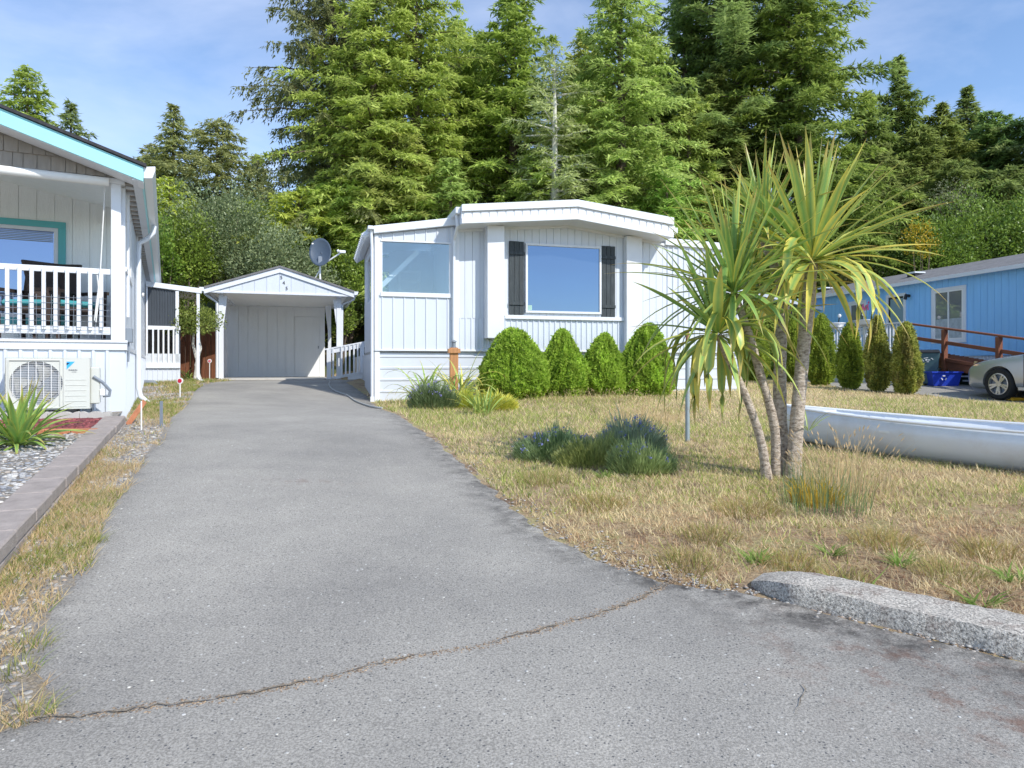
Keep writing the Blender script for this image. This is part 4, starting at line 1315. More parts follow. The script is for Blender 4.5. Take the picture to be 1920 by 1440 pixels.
# brown board fence behind
fx0, fx1 = -10.3, -8.12; fy = 18.6
gzf = h(-8.8, fy)
fe = empty('board_fence', (fx0, fy, gzf), 0, 'weathered red-brown board fence between side porch and carport', 'fence')
x = 0; k = 0
rgf = random.Random(2)
ftop = CZ + (688 - 601) * fy / F - gzf
while x < fx1 - fx0:
    MB().box(x, x + .125, 0, .018, .02, ftop + rgf.uniform(-.03, .03)).build('fence_board', WOODF, fe, bevel=.003)
    x += .14; k += 1
for zz_ in (.25, .95, 1.25):
    MB().box(0, fx1 - fx0, .02, .06, zz_, zz_ + .08).build('fence_rail', WOODF, fe)
for x in (.1, 1.6):
    MB().box(x - .05, x + .05, .061, .15, 0, ftop).build('fence_post', WOODF, fe)

# ---------------------------------------------------------------- outdoor unit
AF = Frame(*Lf.world(-.80, -.38), Lf.th)
AF.oz = wallz(7.3) - .03
ACz = AF.z(100, 768)
sL, sR = AF.s(9), AF.s(168)
at_ = AF.z(60, 671)
ac = empty('heat_pump_unit', (AF.O[0], AF.O[1], AF.oz), AF.th, 'cream outdoor heat pump unit with round fan grille beside the porch skirting', 'heat pump')
ac_d = .30
fcx, fcz = (AF.s(68) , (AF.z(68, 683) + AF.z(68, 765)) / 2)
Rf = (AF.z(68, 681) - AF.z(68, 766)) / 2 * .98
fcz = at_ - .035 - Rf
# front with a round hole
seg = 40
ring = [(fcx + Rf * math.cos(2 * math.pi * k / seg), fcz + Rf * math.sin(2 * math.pi * k / seg)) for k in range(seg)]
outer = []
sP = AF.s(118)
for k in range(seg):
    a = 2 * math.pi * k / seg
    c, s_ = math.cos(a), math.sin(a)
    tx_ = ((sP - fcx) if c > 0 else (sL - fcx)) / c if abs(c) > 1e-6 else 1e9
    tz_ = ((at_ - fcz) if s_ > 0 else (ACz - fcz)) / s_ if abs(s_) > 1e-6 else 1e9
    t_ = min(tx_, tz_)
    outer.append((fcx + c * t_, fcz + s_ * t_))
vs = [(x, 0, z) for x, z in outer] + [(x, 0, z) for x, z in ring] + [(x, .05, z) for x, z in ring]
fs = []
for k in range(seg):
    j = (k + 1) % seg
    fs.append((k, j, j + seg, k + seg)); fs.append((k + seg, j + seg, j + 2 * seg, k + 2 * seg))
mb = MB().add(vs, fs)
mb.add([(sL, 0, at_), (sP, 0, at_), (sP, 0, at_ - .0001), (sL, 0, at_ - .0001)], [(0, 1, 2, 3)])
for (cx_, cz_) in ((sL, at_), (sP, at_), (sL, ACz), (sP, ACz)):
    # corner fills
    best = sorted(outer, key=lambda p: (p[0] - cx_) ** 2 + (p[1] - cz_) ** 2)[:2]
    mb.add([(cx_, 0, cz_), (best[0][0], 0, best[0][1]), (best[1][0], 0, best[1][1])], [(0, 1, 2)])
mb.build('front_panel', CREAM, ac)
MB().box(sP + .001, sR, -.0, .012, ACz, at_).build('side_front_panel', CREAM, ac, bevel=.003)
MB().box(sL, sR, .051, ac_d, ACz, at_ - .0).box(sL, sL + .01, .0, .0505, ACz, at_).box(sL, sR, .0, .0505, at_ - .004, at_ + .002).build('casing', CREAM, ac)
for j in range(6):
    z_ = AF.z(140, 712) - j * .058
    MB().box(sP + .02, sR - .03, -.004, -.0005, z_ - .003, z_ + .002).build('ridge', CREAM, ac)
MB().lathe([(Rf * .98, 0), (Rf * .98, .001)], 40).build('fan_recess', GREYM, ac, loc=(fcx, .0495, fcz)).rotation_euler = (R(90), 0, 0)
fan = MB()
for k in range(3):
    a0 = k * 2.094 + .4
    P = []
    for j in range(7):
        t = j / 6; r_ = Rf * (.15 + .78 * t)
        P.append((fcx + r_ * math.cos(a0 + t * .35), .045, fcz + r_ * math.sin(a0 + t * .35)))
    for j in range(7):
        t = 1 - j / 6; r_ = Rf * (.15 + .78 * t)
        P.append((fcx + r_ * math.cos(a0 + .75 + t * .55), .020, fcz + r_ * math.sin(a0 + .75 + t * .55)))
    fan.add(P, [tuple(range(14))])
fan.tube([(fcx, .012, fcz), (fcx, .048, fcz)], Rf * .17, 16)
fan.build('fan', mat('grey_fan_plastic', (.30, .31, .30), .5), ac)
gr = MB()
for j in range(26):
    z_ = fcz - Rf + (j + .5) * 2 * Rf / 26
    hw = math.sqrt(max(0, Rf ** 2 - (z_ - fcz) ** 2))
    gr.bar((fcx - hw, -.006, z_), (fcx + hw, -.006, z_), .003, .003)
for j in range(7):
    x_ = fcx - Rf + (j + .5) * 2 * Rf / 7
    hw = math.sqrt(max(0, Rf ** 2 - (x_ - fcx) ** 2))
    gr.bar((x_, -.010, fcz - hw), (x_, -.010, fcz + hw), .005, .005)
grille = gr.build('grille', WPL, ac)
mb = MB().box(sL + .03, sP - .02, -.014, -.0005, at_ - .028, at_ - .020).box(sL + .03, sP - .02, -.014, -.0005, ACz + .014, ACz + .022).box(sL + .03, sL + .038, -.014, -.0005, ACz + .022, at_ - .028).box(sP - .028, sP - .02, -.014, -.0005, ACz + .022, at_ - .028)
mb.build('grille_frame', CREAM, ac)
MB().box(sR + .001, sR + .09, .06, .22, ACz + .05, at_ - .10).build('valve_cover', CREAM, ac, bevel=.01)
MB().tube([(sR + .03, .05, at_ - .20), (sR + .12, .06, at_ - .27), (sR + .19, .08, at_ - .36), (sR + .18, .09, at_ - .42), (sR + .12, .09, at_ - .42)], .017, 8).build('hose', GREYM, ac, smooth=True)
MB().box(sR + .091, sR + .14, .05, .12, at_ - .42, at_ - .34).build('valve', WPL, ac, bevel=.008)
for a, b in ((AF.s(18), AF.s(40)), (AF.s(112), AF.s(152))):
    MB().prism([(a, -.0), (b, -.0), (b - .06, ACz - .002), (a + .06, ACz - .002)], .0, ac_d).build('foot', BLACKP, ac)
LB1 = mat('logo_light_blue', (.05, .42, .80), .4, 0)
LB2 = mat('logo_navy', (.01, .03, .08), .4, 0)
lx, lz = AF.at(125, 678); q = AF.s(140.5) - lx; hq = .085
MB().prism([(lx, lz), (lx + q, lz), (lx, lz - hq)], -.0025, -.0005).build('logo', LB1, ac)
MB().prism([(lx, lz - .012), (lx + q * .42, lz - .012), (lx, lz - hq * .48)], -.0045, -.0026).build('logo', LB2, ac)
text_obj('DAIKIN', .024, LB2, ac, (lx + q * .5 + .02, -.002, lz - hq - .008), ext=.001, name='lettering')
text_obj('INVERTER', .010, GREYM, ac, (lx + q * .9, -.002, lz - hq - .028), ext=.001, name='lettering')
MB().box(sL - .05, sR + .1, -.06, ac_d + .03, -.06, -.0).build('ground_pad', SLAB, ac, bevel=.01)
# ================================================================ blue house on the right
B = Frame(10.9, 24.5, -math.atan2(7.7, 1.7))
BH = B.empty('blue_house', 'long blue mobile home with white-trimmed windows and grey shingle roof', 'house')
S0, S1 = -.35, 12.2
zw1 = (B.z(1920, 501) + B.z(1600, 549)) / 2
zw0 = B.z(1770, 664)
DB = 4.4
gb_ = min(B.g(0, 0), B.g(6, 0)) - .3
MB().box(S0, S1, .015, DB, zw0, zw1 + .02).build('wall', BLUE, BH)
s = S0
while s < S1:
    MB().box(s + .0035, min(s + .1975, S1), -.006, .0145, zw0, zw1).build('siding_board', BLUE, BH)
    s += .201
MB().box(S0, S1, -.02, .014, zw0 - .06, zw0 - .001).build('base_trim', BLUE, BH)
MB().box(S0, S1, .03, DB, gb_, zw0 - .06).build('skirting_core', WHITE, BH)
vribs(MB(), S0, S1, gb_, zw0 - .061, .11, .012, .04, .02).build('skirting', METALW, BH)
# roof
rz = B.z(1920, 475, 2.2)
eo = -.28
MB().prismx([(eo, zw1 + .02), (eo, zw1 + .055), (2.2, rz), (2.2, rz - .04)], S0 - .3, S1 + .3).build('roof', ASHG, BH)
MB().prismx([(2.2, rz), (DB + .3, zw1 + .055), (DB + .3, zw1 + .02), (2.2, rz - .04)], S0 - .3, S1 + .3).build('roof', ASHG, BH)
MB().prismx([(.02, zw1 + .021), (2.2, rz - .05), (DB, zw1 + .021)], S0, S0 + .02).build('gable', BLUE, BH)
MB().box(S0 - .3, S1 + .3, eo - .02, eo - .001, zw1 - .05, zw1 + .05).build('fascia', TRIM, BH, bevel=.004)
MB().box(S0 - .3, S1 + .3, eo, -.007, zw1 + .002, zw1 + .018).build('soffit', TRIM, BH)
for px_, py_ in ((1716, 512), (1548, 543)):
    s_, z_ = B.at(px_, py_, 1.0)
    zz_ = zw1 + .055 + (rz - zw1 - .055) * (1.0 - eo) / (2.2 - eo)
    MB().box(s_ - .16, s_ + .16, .85, 1.15, zz_ - .08, zz_ + .05).build('roof_vent', BLACKP, BH)
    MB().box(s_ - .2, s_ + .2, .8, 1.2, zz_ + .051, zz_ + .10).build('roof_vent', GUTT, BH, bevel=.01)
PANE_REFL = mat('grey_pane_reflection', (.40, .44, .45), .8, .25, 9, .3, 30)  # pale grey for the painted window reflection and things indoors
def bwindow(a, b, yt, yb, mull):
    x0, x1 = B.s(a, -.03), B.s(b, -.03)
    z1_, z0_ = B.z((a + b) / 2, yt, -.03), B.z((a + b) / 2, yb, -.03)
    t = .09
    w_ = MB().box(x0, x1, -.035, -.0065, z1_ - t, z1_).box(x0, x1, -.035, -.0065, z0_, z0_ + t).box(x0, x0 + t, -.035, -.0065, z0_ + t, z1_ - t).box(x1 - t, x1, -.035, -.0065, z0_ + t, z1_ - t).build('window', TRIM, BH, bevel=.003)
    i0, i1, j0, j1 = x0 + t, x1 - t, z0_ + t, z1_ - t
    f = .045
    MB().box(i0, i1, -.03, -.0065, j1 - f, j1 - .001).box(i0, i1, -.03, -.0065, j0 + .001, j0 + f).box(i0 + .001, i0 + f, -.03, -.0065, j0 + f, j1 - f).box(i1 - f, i1 - .001, -.03, -.0065, j0 + f, j1 - f).box((i0 + i1) / 2 - .02, (i0 + i1) / 2 + .02, -.03, -.0065, j0 + f, j1 - f).build('sash', WPL, w_)
    for q0, q1 in ((i0 + f, (i0 + i1) / 2 - .02), ((i0 + i1) / 2 + .02, i1 - f)):
        MB().box(q0, q1, -.012, -.0066, j0 + f, j1 - f).build('pane', GLASSD, w_)
        # pale panel: reflected house and indoor things painted over the lower pane
        mb = MB()
        mb.box(q0 + .004, q1 - .004, -.0155, -.0125, j0 + f + .005, j0 + f + (j1 - j0 - 2 * f) * .42)
        mb.build('reflection_panel', PANE_REFL, w_)
    return w_
bwindow(1746, 1811, 538, 643, True)
bwindow(1590, 1624, 564, 628, True)
# door
x0, x1 = B.s(1661, -.03), B.s(1698, -.03)
zt = B.z(1680, 551, -.03); deckz = B.z(1680, 675, -.03)
deckz = zt - 2.12
fr = MB().box(x0, x0 + .09, -.035, -.0065, deckz, zt).box(x1 - .09, x1, -.035, -.0065, deckz, zt).box(x0 + .09, x1 - .09, -.035, -.0065, zt - .09, zt).build('door_frame', TRIM, BH, bevel=.003)
DOORM = mat('grey_green_door', (.22, .32, .36), .45, .04)
MB().box(x0 + .091, x1 - .091, -.0075, -.0064, deckz, zt - .091).build('doorway', BLACKP, fr)
dr = MB().box(x0 + .17, x1 - .095, -.020, -.008, deckz + .02, zt - .15).build('door', DOORM, BH, bevel=.003)
for j in range(3):
    for kx in (0, 1):
        xa = x0 + .22 + kx * (x1 - x0 - .30) / 2
        MB().box(xa, xa + (x1 - x0 - .42) / 2, -.0245, -.0205, deckz + .15 + j * .62, deckz + .62 + j * .62).build('panel', DOORM, dr, bevel=.002)
MB().tube([(x1 + .16, -.05, zt - .12), (x1 + .16, -.16, zt - .10), (x1 + .16, -.19, zt - .22)], .05, 8).build('wall_lamp', BLACKP, BH, smooth=True)

# deck with white balustrade
dk = -1.8
ds0, ds1 = B.s(1553, dk), B.s(1697, dk)
DK = empty('deck', B.world(ds0, dk) + (h(*B.world(ds0, dk)),), B.th, 'white balustraded entry deck in front of the blue house door', 'deck')
def loc(s, z): return s - ds0, z + B.oz - DK.location.z
LD = ds1 - ds0
_, zdk = loc(0, deckz)
MB().box(0, LD, 0.03, 1.78, zdk - .12, zdk).build('platform', TRIM, DK)
MB().box(0, LD, .04, .08, 0, zdk - .121).build('platform_skirt', WHITE, DK)
_, zrt = loc(0, B.z(1697, 603, dk))
MB().box(0, LD, -.05, .09, zrt - .04, zrt).build('top_rail', TRIM, DK, bevel=.004)
MB().box(0, LD, .0, .05, zdk + .06, zdk + .13).build('bottom_rail', TRIM, DK)
k = .12; pr = None
while k < LD - .1:
    if pr is None:
        pr = MB().lathe([(.02, 0), (.022, .1), (.035, .2), (.026, .35), (.02, .5), (.028, .62), (.022, zrt - zdk - .18)], 8).build('baluster', TRIM, DK, smooth=True); o = pr
    else:
        o = pr.copy(); COL.objects.link(o)
    o.location = (k, .025, zdk + .13)
    k += .125
for k in (0, LD * .5, LD - .09):
    MB().box(k, k + .09, -.02, .07, 0, zrt - .041).build('post', TRIM, DK, bevel=.004)
MB().box(.0, .06, .10, 1.75, zrt - .04, zrt).build('end_rail', TRIM, DK)
# planters and things on the rail
def planter(px_a, px_b, py, label, cat='planter'):
    sa, sb = B.s(px_a, dk), B.s(px_b, dk)
    t = empty('planter', B.world((sa + sb) / 2, dk) + (DK.location.z + zrt + .001,), B.th, label, cat)
    hw = (sb - sa) / 2
    MB().lathe([(hw * .75, 0), (hw * .8, .02), (hw * .92, .10), (hw, .11), (hw, .135), (hw * .9, .135), (hw * .85, .12)], 16).build('bowl', WPL, t, smooth=True)
    return t
p1 = planter(1554, 1578, 604, 'white round planter on the left end of the deck rail')
p2 = planter(1610, 1643, 600, 'wide white planter in the middle of the deck rail')
GRN = mat('dark_green_stem', (.06, .14, .03), .6)
PNK = mat('pink_petal', (.60, .12, .28), .6, .2, 20)
WPT = mat('white_petal', (.8, .8, .78), .6)
def bouquet(label, px, py, m, n, base_py, spread_, sz):
    s_, z_ = B.at(px, py, dk); _, zb = B.at(px, base_py, dk)
    t = empty('flower_stem', B.world(s_, dk) + (B.oz + zb,), B.th, label, 'flower')
    dz = z_ - zb
    MB().tube([(0, 0, 0), (.02, 0, dz * .5), (0, 0, dz)], .008, 5).build('stem', GRN, t)
    r_ = random.Random(px)
    for k in range(n):
        x, y, z = r_.uniform(-1, 1) * spread_, r_.uniform(-1, 1) * spread_ * .6, dz + r_.uniform(-1, 1) * spread_
        P = [(sz * math.cos(2 * math.pi * j / 6) * r_.uniform(.7, 1.2), sz * .4 * r_.uniform(-1, 1), sz * math.sin(2 * math.pi * j / 6)) for j in range(6)]
        MB().add([(0, -sz * .3, 0)] + P, [(0, j + 1, (j + 1) % 6 + 1) for j in range(6)]).build('blossom', m, t, loc=(x, y, z))
    MB().lathe([(.0, 0), (.02, .01), (.012, .08)], 6).build('leaf_base', GRN, t)
    return t
bouquet('pink flowers on a tall stem above the wide planter', 1624, 573, PNK, 10, 598, .10, .05)
bouquet('white flowers at the left of the wide planter', 1613, 587, WPT, 7, 598, .09, .05)
sg, zg_ = B.at(1574, 592, dk)
t = empty('solar_lamp', B.world(sg, dk) + (DK.location.z + zrt + .1,), B.th, 'white globe solar lamp leaning in the left planter', 'lamp')
dz = zg_ + B.oz - t.location.z
MB().tube([(-.05, 0, -.0), (0, 0, dz)], .016, 6).build('stake', BLACKP, t)
MB().lathe([(.01, -.055), (.04, -.04), (.055, 0), (.04, .04), (.01, .055)], 12).build('globe', WPL, t, smooth=True, loc=(0, 0, dz))

# brown timber ramp
ra = B.at(1690, 605, dk); rb2 = B.at(1920, 635.5, dk)
hr = lin(ra, rb2)
mr_ = lin(B.at(1722, 635, dk), B.at(1912, 664, dk))
st = lin(B.at(1746, 668, dk), B.at(1838, 684, dk))
sx = ds1 - .05
RP = empty('wooden_ramp', B.world(sx, dk) + (h(*B.world(sx, dk)),), B.th, 'red-brown timber access ramp with handrail below the blue house', 'ramp')
dzr = B.oz - RP.location.z
REND = B.s(1960, dk) - sx
fz = lambda f: (lambda s: f(s + sx) + dzr)
H1, M1, T1 = fz(hr), fz(mr_), fz(st)
def sl(f, s0_, s1_, top, bot, y0, y1): return MB().prism([(s0_, f(s0_) + bot), (s1_, f(s1_) + bot), (s1_, f(s1_) + top), (s0_, f(s0_) + top)], y0, y1)
sl(H1, 0, REND, .02, -.025, -.05, .09).build('handrail', WOODR, RP, bevel=.004)
sl(M1, .15, REND, .045, -.045, .0, .04).build('mid_rail', WOODR, RP, bevel=.003)
sl(T1, .1, REND, -.07, -.26, .0, .04).build('stringer', WOODR, RP, bevel=.003)
sl(T1, .1, REND, .02, -.06, -.03, .0).build('edge_board', WOODR, RP, bevel=.003)
sl(T1, .1, REND, -.07, -.26, 1.05, 1.09).build('stringer', WOODR, RP)
k = .12
while k < REND:
    z_ = T1(k)
    MB().box(k, k + .13, .005, 1.10, z_ - .06, z_ - .022).build('deck_board', WOODR, RP)
    k += .14
for px_ in (1771, 1873):
    s_ = B.s(px_, dk) - sx
    gzp = B.g(s_ + sx, dk) + dzr
    MB().box(s_ - .045, s_ + .045, -.06, -.031, gzp, H1(s_) - .03).box(s_ - .045, s_ + .045, -.0305, .06, gzp, H1(s_) - .03).build('post', WOODR, RP, bevel=.004)
for s_ in (.15, 2.0, 3.6):
    MB().box(s_ - .045, s_ + .045, 1.091, 1.17, B.g(s_ + sx, dk + 1) + dzr, T1(s_) - .0).build('post', WOODR, RP)
# dark crates under the ramp
for i_, (px_, lbl) in enumerate(((1822, 'black milk crate under the ramp, nearest the car'), (1800, 'black milk crate under the ramp, nearest the blue tub'))):
    s_ = B.s(px_, -1.4)
    t = empty('crate', B.world(s_, -1.4) + (h(*B.world(s_, -1.4)) + .01,), B.th, lbl, 'crate', 'crates under the ramp')
    m_ = mat('dark_green_crate', (.015, .05, .045), .5) if i_ == 0 else BLACKP
    for z_ in (0, .11, .22):
        MB().box(-.17, .17, -.17, -.155, z_, z_ + .05).box(-.17, .17, .155, .17, z_, z_ + .05).box(-.17, -.155, -.15, .15, z_, z_ + .05).box(.155, .17, -.15, .15, z_, z_ + .05).build('band', m_, t)
    for x, y in ((-1, -1), (1, -1), (1, 1), (-1, 1)):
        MB().box(x * .150 - .018, x * .150 + .018, y * .150 - .018, y * .150 + .018, .0505, .109).build('upright', m_, t)

# wheeled bin and recycling tub
def trapbox(mb, w0, d0, w1, d1, z0, z1, open_top=False, th=.012):
    a = [(-w0, -d0, z0), (w0, -d0, z0), (w0, d0, z0), (-w0, d0, z0), (-w1, -d1, z1), (w1, -d1, z1), (w1, d1, z1), (-w1, d1, z1)]
    fs = [(0, 3, 2, 1), (0, 1, 5, 4), (1, 2, 6, 5), (2, 3, 7, 6), (3, 0, 4, 7)]
    if not open_top: fs.append((4, 5, 6, 7))
    else:
        b = [(-w1 + th, -d1 + th, z1), (w1 - th, -d1 + th, z1), (w1 - th, d1 - th, z1), (-w1 + th, d1 - th, z1), (-w0 + th, -d0 + th, z0 + th), (w0 - th, -d0 + th, z0 + th), (w0 - th, d0 - th, z0 + th), (-w0 + th, d0 - th, z0 + th)]
        a += b
        fs += [(4, 5, 9, 8), (5, 6, 10, 9), (6, 7, 11, 10), (7, 4, 8, 11), (8, 9, 13, 12), (9, 10, 14, 13), (10, 11, 15, 14), (11, 8, 12, 15), (12, 13, 14, 15)]
    return mb.add(a, fs)
bxw = (1739 - PX0) / F * 16.9, 16.9
bn = empty('wheeled_bin', bxw + (h(*bxw),), R(-30), 'dark teal wheeled rubbish bin with black lid beside the ramp', 'bin')
HB = (719 - 652) * 16.9 / F
trapbox(MB(), .19, .22, .25, .28, .04, HB - .09).build('body', BINM, bn, bevel=.015)
MB().add([(-.27,-.31,HB-.088),(.27,-.31,HB-.088),(.27,.31,HB-.088),(-.27,.31,HB-.088),(-.25,-.28,HB-.04),(.25,-.28,HB-.04),(.25,.26,HB),(-.25,.26,HB)],[(0,3,2,1),(4,5,6,7),(0,1,5,4),(1,2,6,5),(2,3,7,6),(3,0,4,7)]).build('lid', BLACKP, bn, bevel=.01)
MB().tube([(-.22, .33, HB - .12), (.22, .33, HB - .12)], .014, 8).build('handle', BLACKP, bn)
for x in (-.22, .22):
    MB().tube([(x - .02, .24, .09), (x + .02, .24, .09)], .09, 14).build('wheel', BLACKP, bn)
lg = MB()
for k in range(10):
    a = .5 * k
    if k % 3 != 2: lg.bar((.11 * math.cos(a), -.268, HB - .26 + .05 * math.sin(a)), (.11 * math.cos(a + .42), -.268, HB - .26 + .05 * math.sin(a + .42)), .012, .016)
lg.box(-.05, -.01, -.272, -.262, HB - .28, HB - .24).box(.0, .05, -.272, -.262, HB - .275, HB - .255)
lg.build('emblem', WPL, bn)
tx = (1767 - PX0) / F * 16.6, 16.6
tb = empty('recycling_tub', tx + (h(*tx) + .005,), R(-6), 'royal blue recycling tub standing in front of the ramp post', 'tub')
trapbox(MB(), .28, .17, .34, .22, 0, .33, True).build('body', TUBM, tb)
MB().box(-.36, .36, -.245, -.222, .31, .345).box(-.36, .36, .222, .245, .31, .345).box(-.36, -.342, -.22, .22, .31, .345).box(.342, .36, -.22, .22, .31, .345).build('rim', TUBM, tb, bevel=.004)
em = MB()
for k in range(3):
    a = R(90 + 120 * k)
    c_, s_ = math.cos(a), math.sin(a)
    em.bar((-.07 + .05 * c_ - .028 * s_, -.214, .19 + .05 * s_ + .028 * c_), (-.07 + .05 * c_ + .028 * s_, -.214, .19 + .05 * s_ - .028 * c_), .012, .022)
em.build('recycling_mark', WPL, tb)

# pale blue canopy beyond the far end of the house
cn = empty('canopy', (8.9, 24.6, h(8.9, 24.6)), R(-12), 'pale blue sheet-roofed canopy on thin dark posts beyond the blue house', 'canopy')
zc0 = CZ + (688 - 545) * 24.6 / F - cn.location.z; zc1 = CZ + (688 - 583) * 24.6 / F - cn.location.z
for j in range(9):
    x0 = -.2 + j * .3
    z0_ = zc0 + (zc1 - zc0) * j / 9; z1_ = zc0 + (zc1 - zc0) * (j + 1) / 9
    MB().prism([(x0, z0_), (x0 + .28, z1_), (x0 + .28, z1_ - .02), (x0, z0_ - .02)], 0, 1.8).build('roof_sheet', BLUEC, cn)
MB().prism([(-.2, zc0), (2.5, zc1), (2.5, zc1 - .12), (-.2, zc0 - .12)], -.02, -.001).build('fascia', TRIM, cn)
for x in (-.15, 1.1, 2.4):
    z_ = zc0 + (zc1 - zc0) * (x + .2) / 2.7
    MB().tube([(x, .05, 0), (x, .05, z_ - .13)], .03, 6).build('post', BLACKP, cn)

# ================================================================ silver car
wz_ = 14.1
wx_ = (1879 - PX0) / F * wz_
hd = math.atan2(.9765, -.2156)          # nose points away from the camera
cg = h(wx_, wz_)
# front-left wheel centre is at local (1.40, +.80)
cxw = wx_ - (1.40 * math.cos(hd) - .80 * math.sin(hd)); cyw = wz_ - (1.40 * math.sin(hd) + .80 * math.cos(hd))
CAR = empty('parked_car', (cxw, cyw, cg + .012), hd, 'silver sedan parked beside the blue house, only its front corner in view', 'car')
def pmetal():
    m, t, b = newmat('silver_green_car_paint')
    b.inputs['Base Color'].default_value = (.52, .54, .55, 1); b.inputs['Metallic'].default_value = .55
    b.inputs['Roughness'].default_value = .32; b.inputs['Coat Weight'].default_value = .8; b.inputs['Coat Roughness'].default_value = .04
    return m
PAINT = pmetal()
xs_ = [2.36, 2.34, 2.28, 2.15, 1.95, 1.7, 1.4, 1.1, .85, .4, 0, -.5, -1.0, -1.4, -1.8, -2.1, -2.3, -2.38, -2.40]
zt_ = [.50, .60, .70, .78, .84, .88, .92, .955, .985, .985, .98, .98, .98, .98, 1.0, 1.02, .98, .85, .6]
wd_ = [.45, .62, .74, .83, .88, .90, .905, .905, .905, .905, .905, .905, .905, .905, .89, .86, .80, .72, .60]
sec = lambda x, z, w: [(0, .22), (w * .8, .20), (w * .97, .27), (w, .42), (w * 1.0, .60 if z > .66 else z * .85), (w * .965, z - .10 if z > .7 else z * .93), (w * .86, z - .025), (w * .5, z), (0, z + .015)]
vs = []; fs = []
for x, z, wv in zip(xs_, zt_, wd_):
    P = sec(x, z, wv)
    full = [(y, zz) for y, zz in P] + [(-y, zz) for y, zz in P[-2:0:-1]]
    for y, zz in full: vs.append((x, y, zz))
nsec = len(full)
for k in range(len(xs_) - 1):
    for j in range(nsec):
        a = k * nsec + j; b = k * nsec + (j + 1) % nsec
        fs.append((a, b, b + nsec, a + nsec))
fs.append(tuple(range(nsec))); fs.append(tuple((len(xs_) - 1) * nsec + j for j in range(nsec))[::-1])
body = MB().add(vs, fs).build('body', PAINT, smooth=True)
bm = bmesh.new(); bm.from_mesh(body.data); bmesh.ops.recalc_face_normals(bm, faces=bm.faces); bm.to_mesh(body.data); bm.free()
sub = body.modifiers.new('s', 'SUBSURF'); sub.levels = 2; sub.render_levels = 2
cut = MB()
for x in (1.40, -1.38):
    cut.tube([(x, -1.1, .33), (x, -.62, .33)], .375, 32); cut.tube([(x, .62, .33), (x, 1.1, .33)], .375, 32)
cutter = cut.build('cutter', BLACKP)
bm = bmesh.new(); bm.from_mesh(cutter.data); bmesh.ops.recalc_face_normals(bm, faces=bm.faces); bm.to_mesh(cutter.data); bm.free()
bo = body.modifiers.new('b', 'BOOLEAN'); bo.operation = 'DIFFERENCE'; bo.object = cutter; bo.solver = 'EXACT'
dg = bpy.context.evaluated_depsgraph_get(); dg.update()
me2 = bpy.data.meshes.new_from_object(body.evaluated_get(dg))
body.modifiers.clear(); body.data = me2
body.data.polygons.foreach_set('use_smooth', [True] * len(me2.polygons))
try: body.data.set_sharp_from_angle(angle=R(35))
except Exception: pass
bpy.data.objects.remove(cutter)
body.parent = CAR
GLC = glassmat('car_glass', (.05, .06, .07), .02, .3)
def ring_loft(levels, name, m):
    vs = []; fs = []
    for (xa, xb, y, z) in levels:
        vs += [(xa, y, z), (xa, -y, z), (xb, -y, z), (xb, y, z)]
    for k in range(len(levels) - 1):
        for j in range(4):
            a = k * 4 + j; b = k * 4 + (j + 1) % 4
            fs.append((a, b, b + 4, a + 4))
    fs.append((0, 1, 2, 3)); fs.append(tuple(len(vs) - 4 + j for j in (3, 2, 1, 0)))
    return MB().add(vs, fs).build(name, m, CAR, bevel=.03, smooth=True)
ring_loft([(.95, -1.75, .80, .96), (.30, -1.15, .64, 1.38)], 'cabin_glass', GLC)
ring_loft([(.34, -1.20, .66, 1.375), (.1, -.95, .58, 1.45)], 'roof', PAINT)
TYRE = mat('black_tyre_rubber', (.018, .018, .018), .8, .1, 20)
RIM = mat('alloy_rim', (.60, .61, .62), .28, .02, 3, metal=.85)
for wi, (x, y) in enumerate(((1.40, .80), (1.40, -.80), (-1.38, .80), (-1.38, -.80))):
    sg = 1 if y > 0 else -1
    wh = MB().lathe([(.20, -.09), (.30, -.105), (.325, -.08), (.332, 0), (.325, .08), (.30, .105), (.218, .10), (.212, .03), (.01, .03)], 36).build('wheel', TYRE, CAR, smooth=True)
    wh.location = (x, y, .333); wh.rotation_euler = (R(90) * -sg, 0, 0)
    rm = MB()
    # rim ring and five twin spokes on the outer face (local +z)
    n = 36; vs = []; fs = []
    prof_ = [(.225, .02), (.225, .104), (.205, .106), (.195, .06)]
    for r_, z_ in prof_:
        for k in range(n):
            a = 2 * math.pi * k / n; vs.append((r_ * math.cos(a), r_ * math.sin(a), z_))
    for j in range(3):
        for k in range(n):
            a = j * n + k; b = j * n + (k + 1) % n; fs.append((a, b, b + n, a + n))
    rm.add(vs, fs)
    for k in range(5):
        a0 = 2 * math.pi * k / 5 + .3
        for off in (-.17, .17):
            p = (.05 * math.cos(a0 + off * .6), .05 * math.sin(a0 + off * .6), .085)
            q_ = (.205 * math.cos(a0 + off), .205 * math.sin(a0 + off), .095)
            rm.bar(p, q_, .042, .024)
    rm.tube([(0, 0, .06), (0, 0, .10)], .06, 16)
    rm.build('rim', RIM, wh)
    MB().lathe([(.20, .035), (.20, .045)], 30).build('brake_disc', GREYM, wh)
HLM = mat('amber_headlight', (.75, .52, .28), .15, .02)
MB().add([(2.20, .70, .70), (2.02, .855, .74), (1.90, .872, .80), (2.05, .80, .815), (2.20, .66, .775)], [(0, 1, 2, 3, 4)]).build('headlight', HLM, CAR)
hl = CAR.children[-1] if False else None
MB().box(2.30, 2.365, -.42, .42, .34, .50).build('grille', BLACKP, CAR, bevel=.01)
MB().tube([(.62, .90, .93), (.62, 1.02, .97), (.60, 1.03, 1.05)], .06, 8).build('mirror', PAINT, CAR, smooth=True)
MB().box(.83, .838, .895, .912, .30, .93).build('door_gap', BLACKP, CAR)
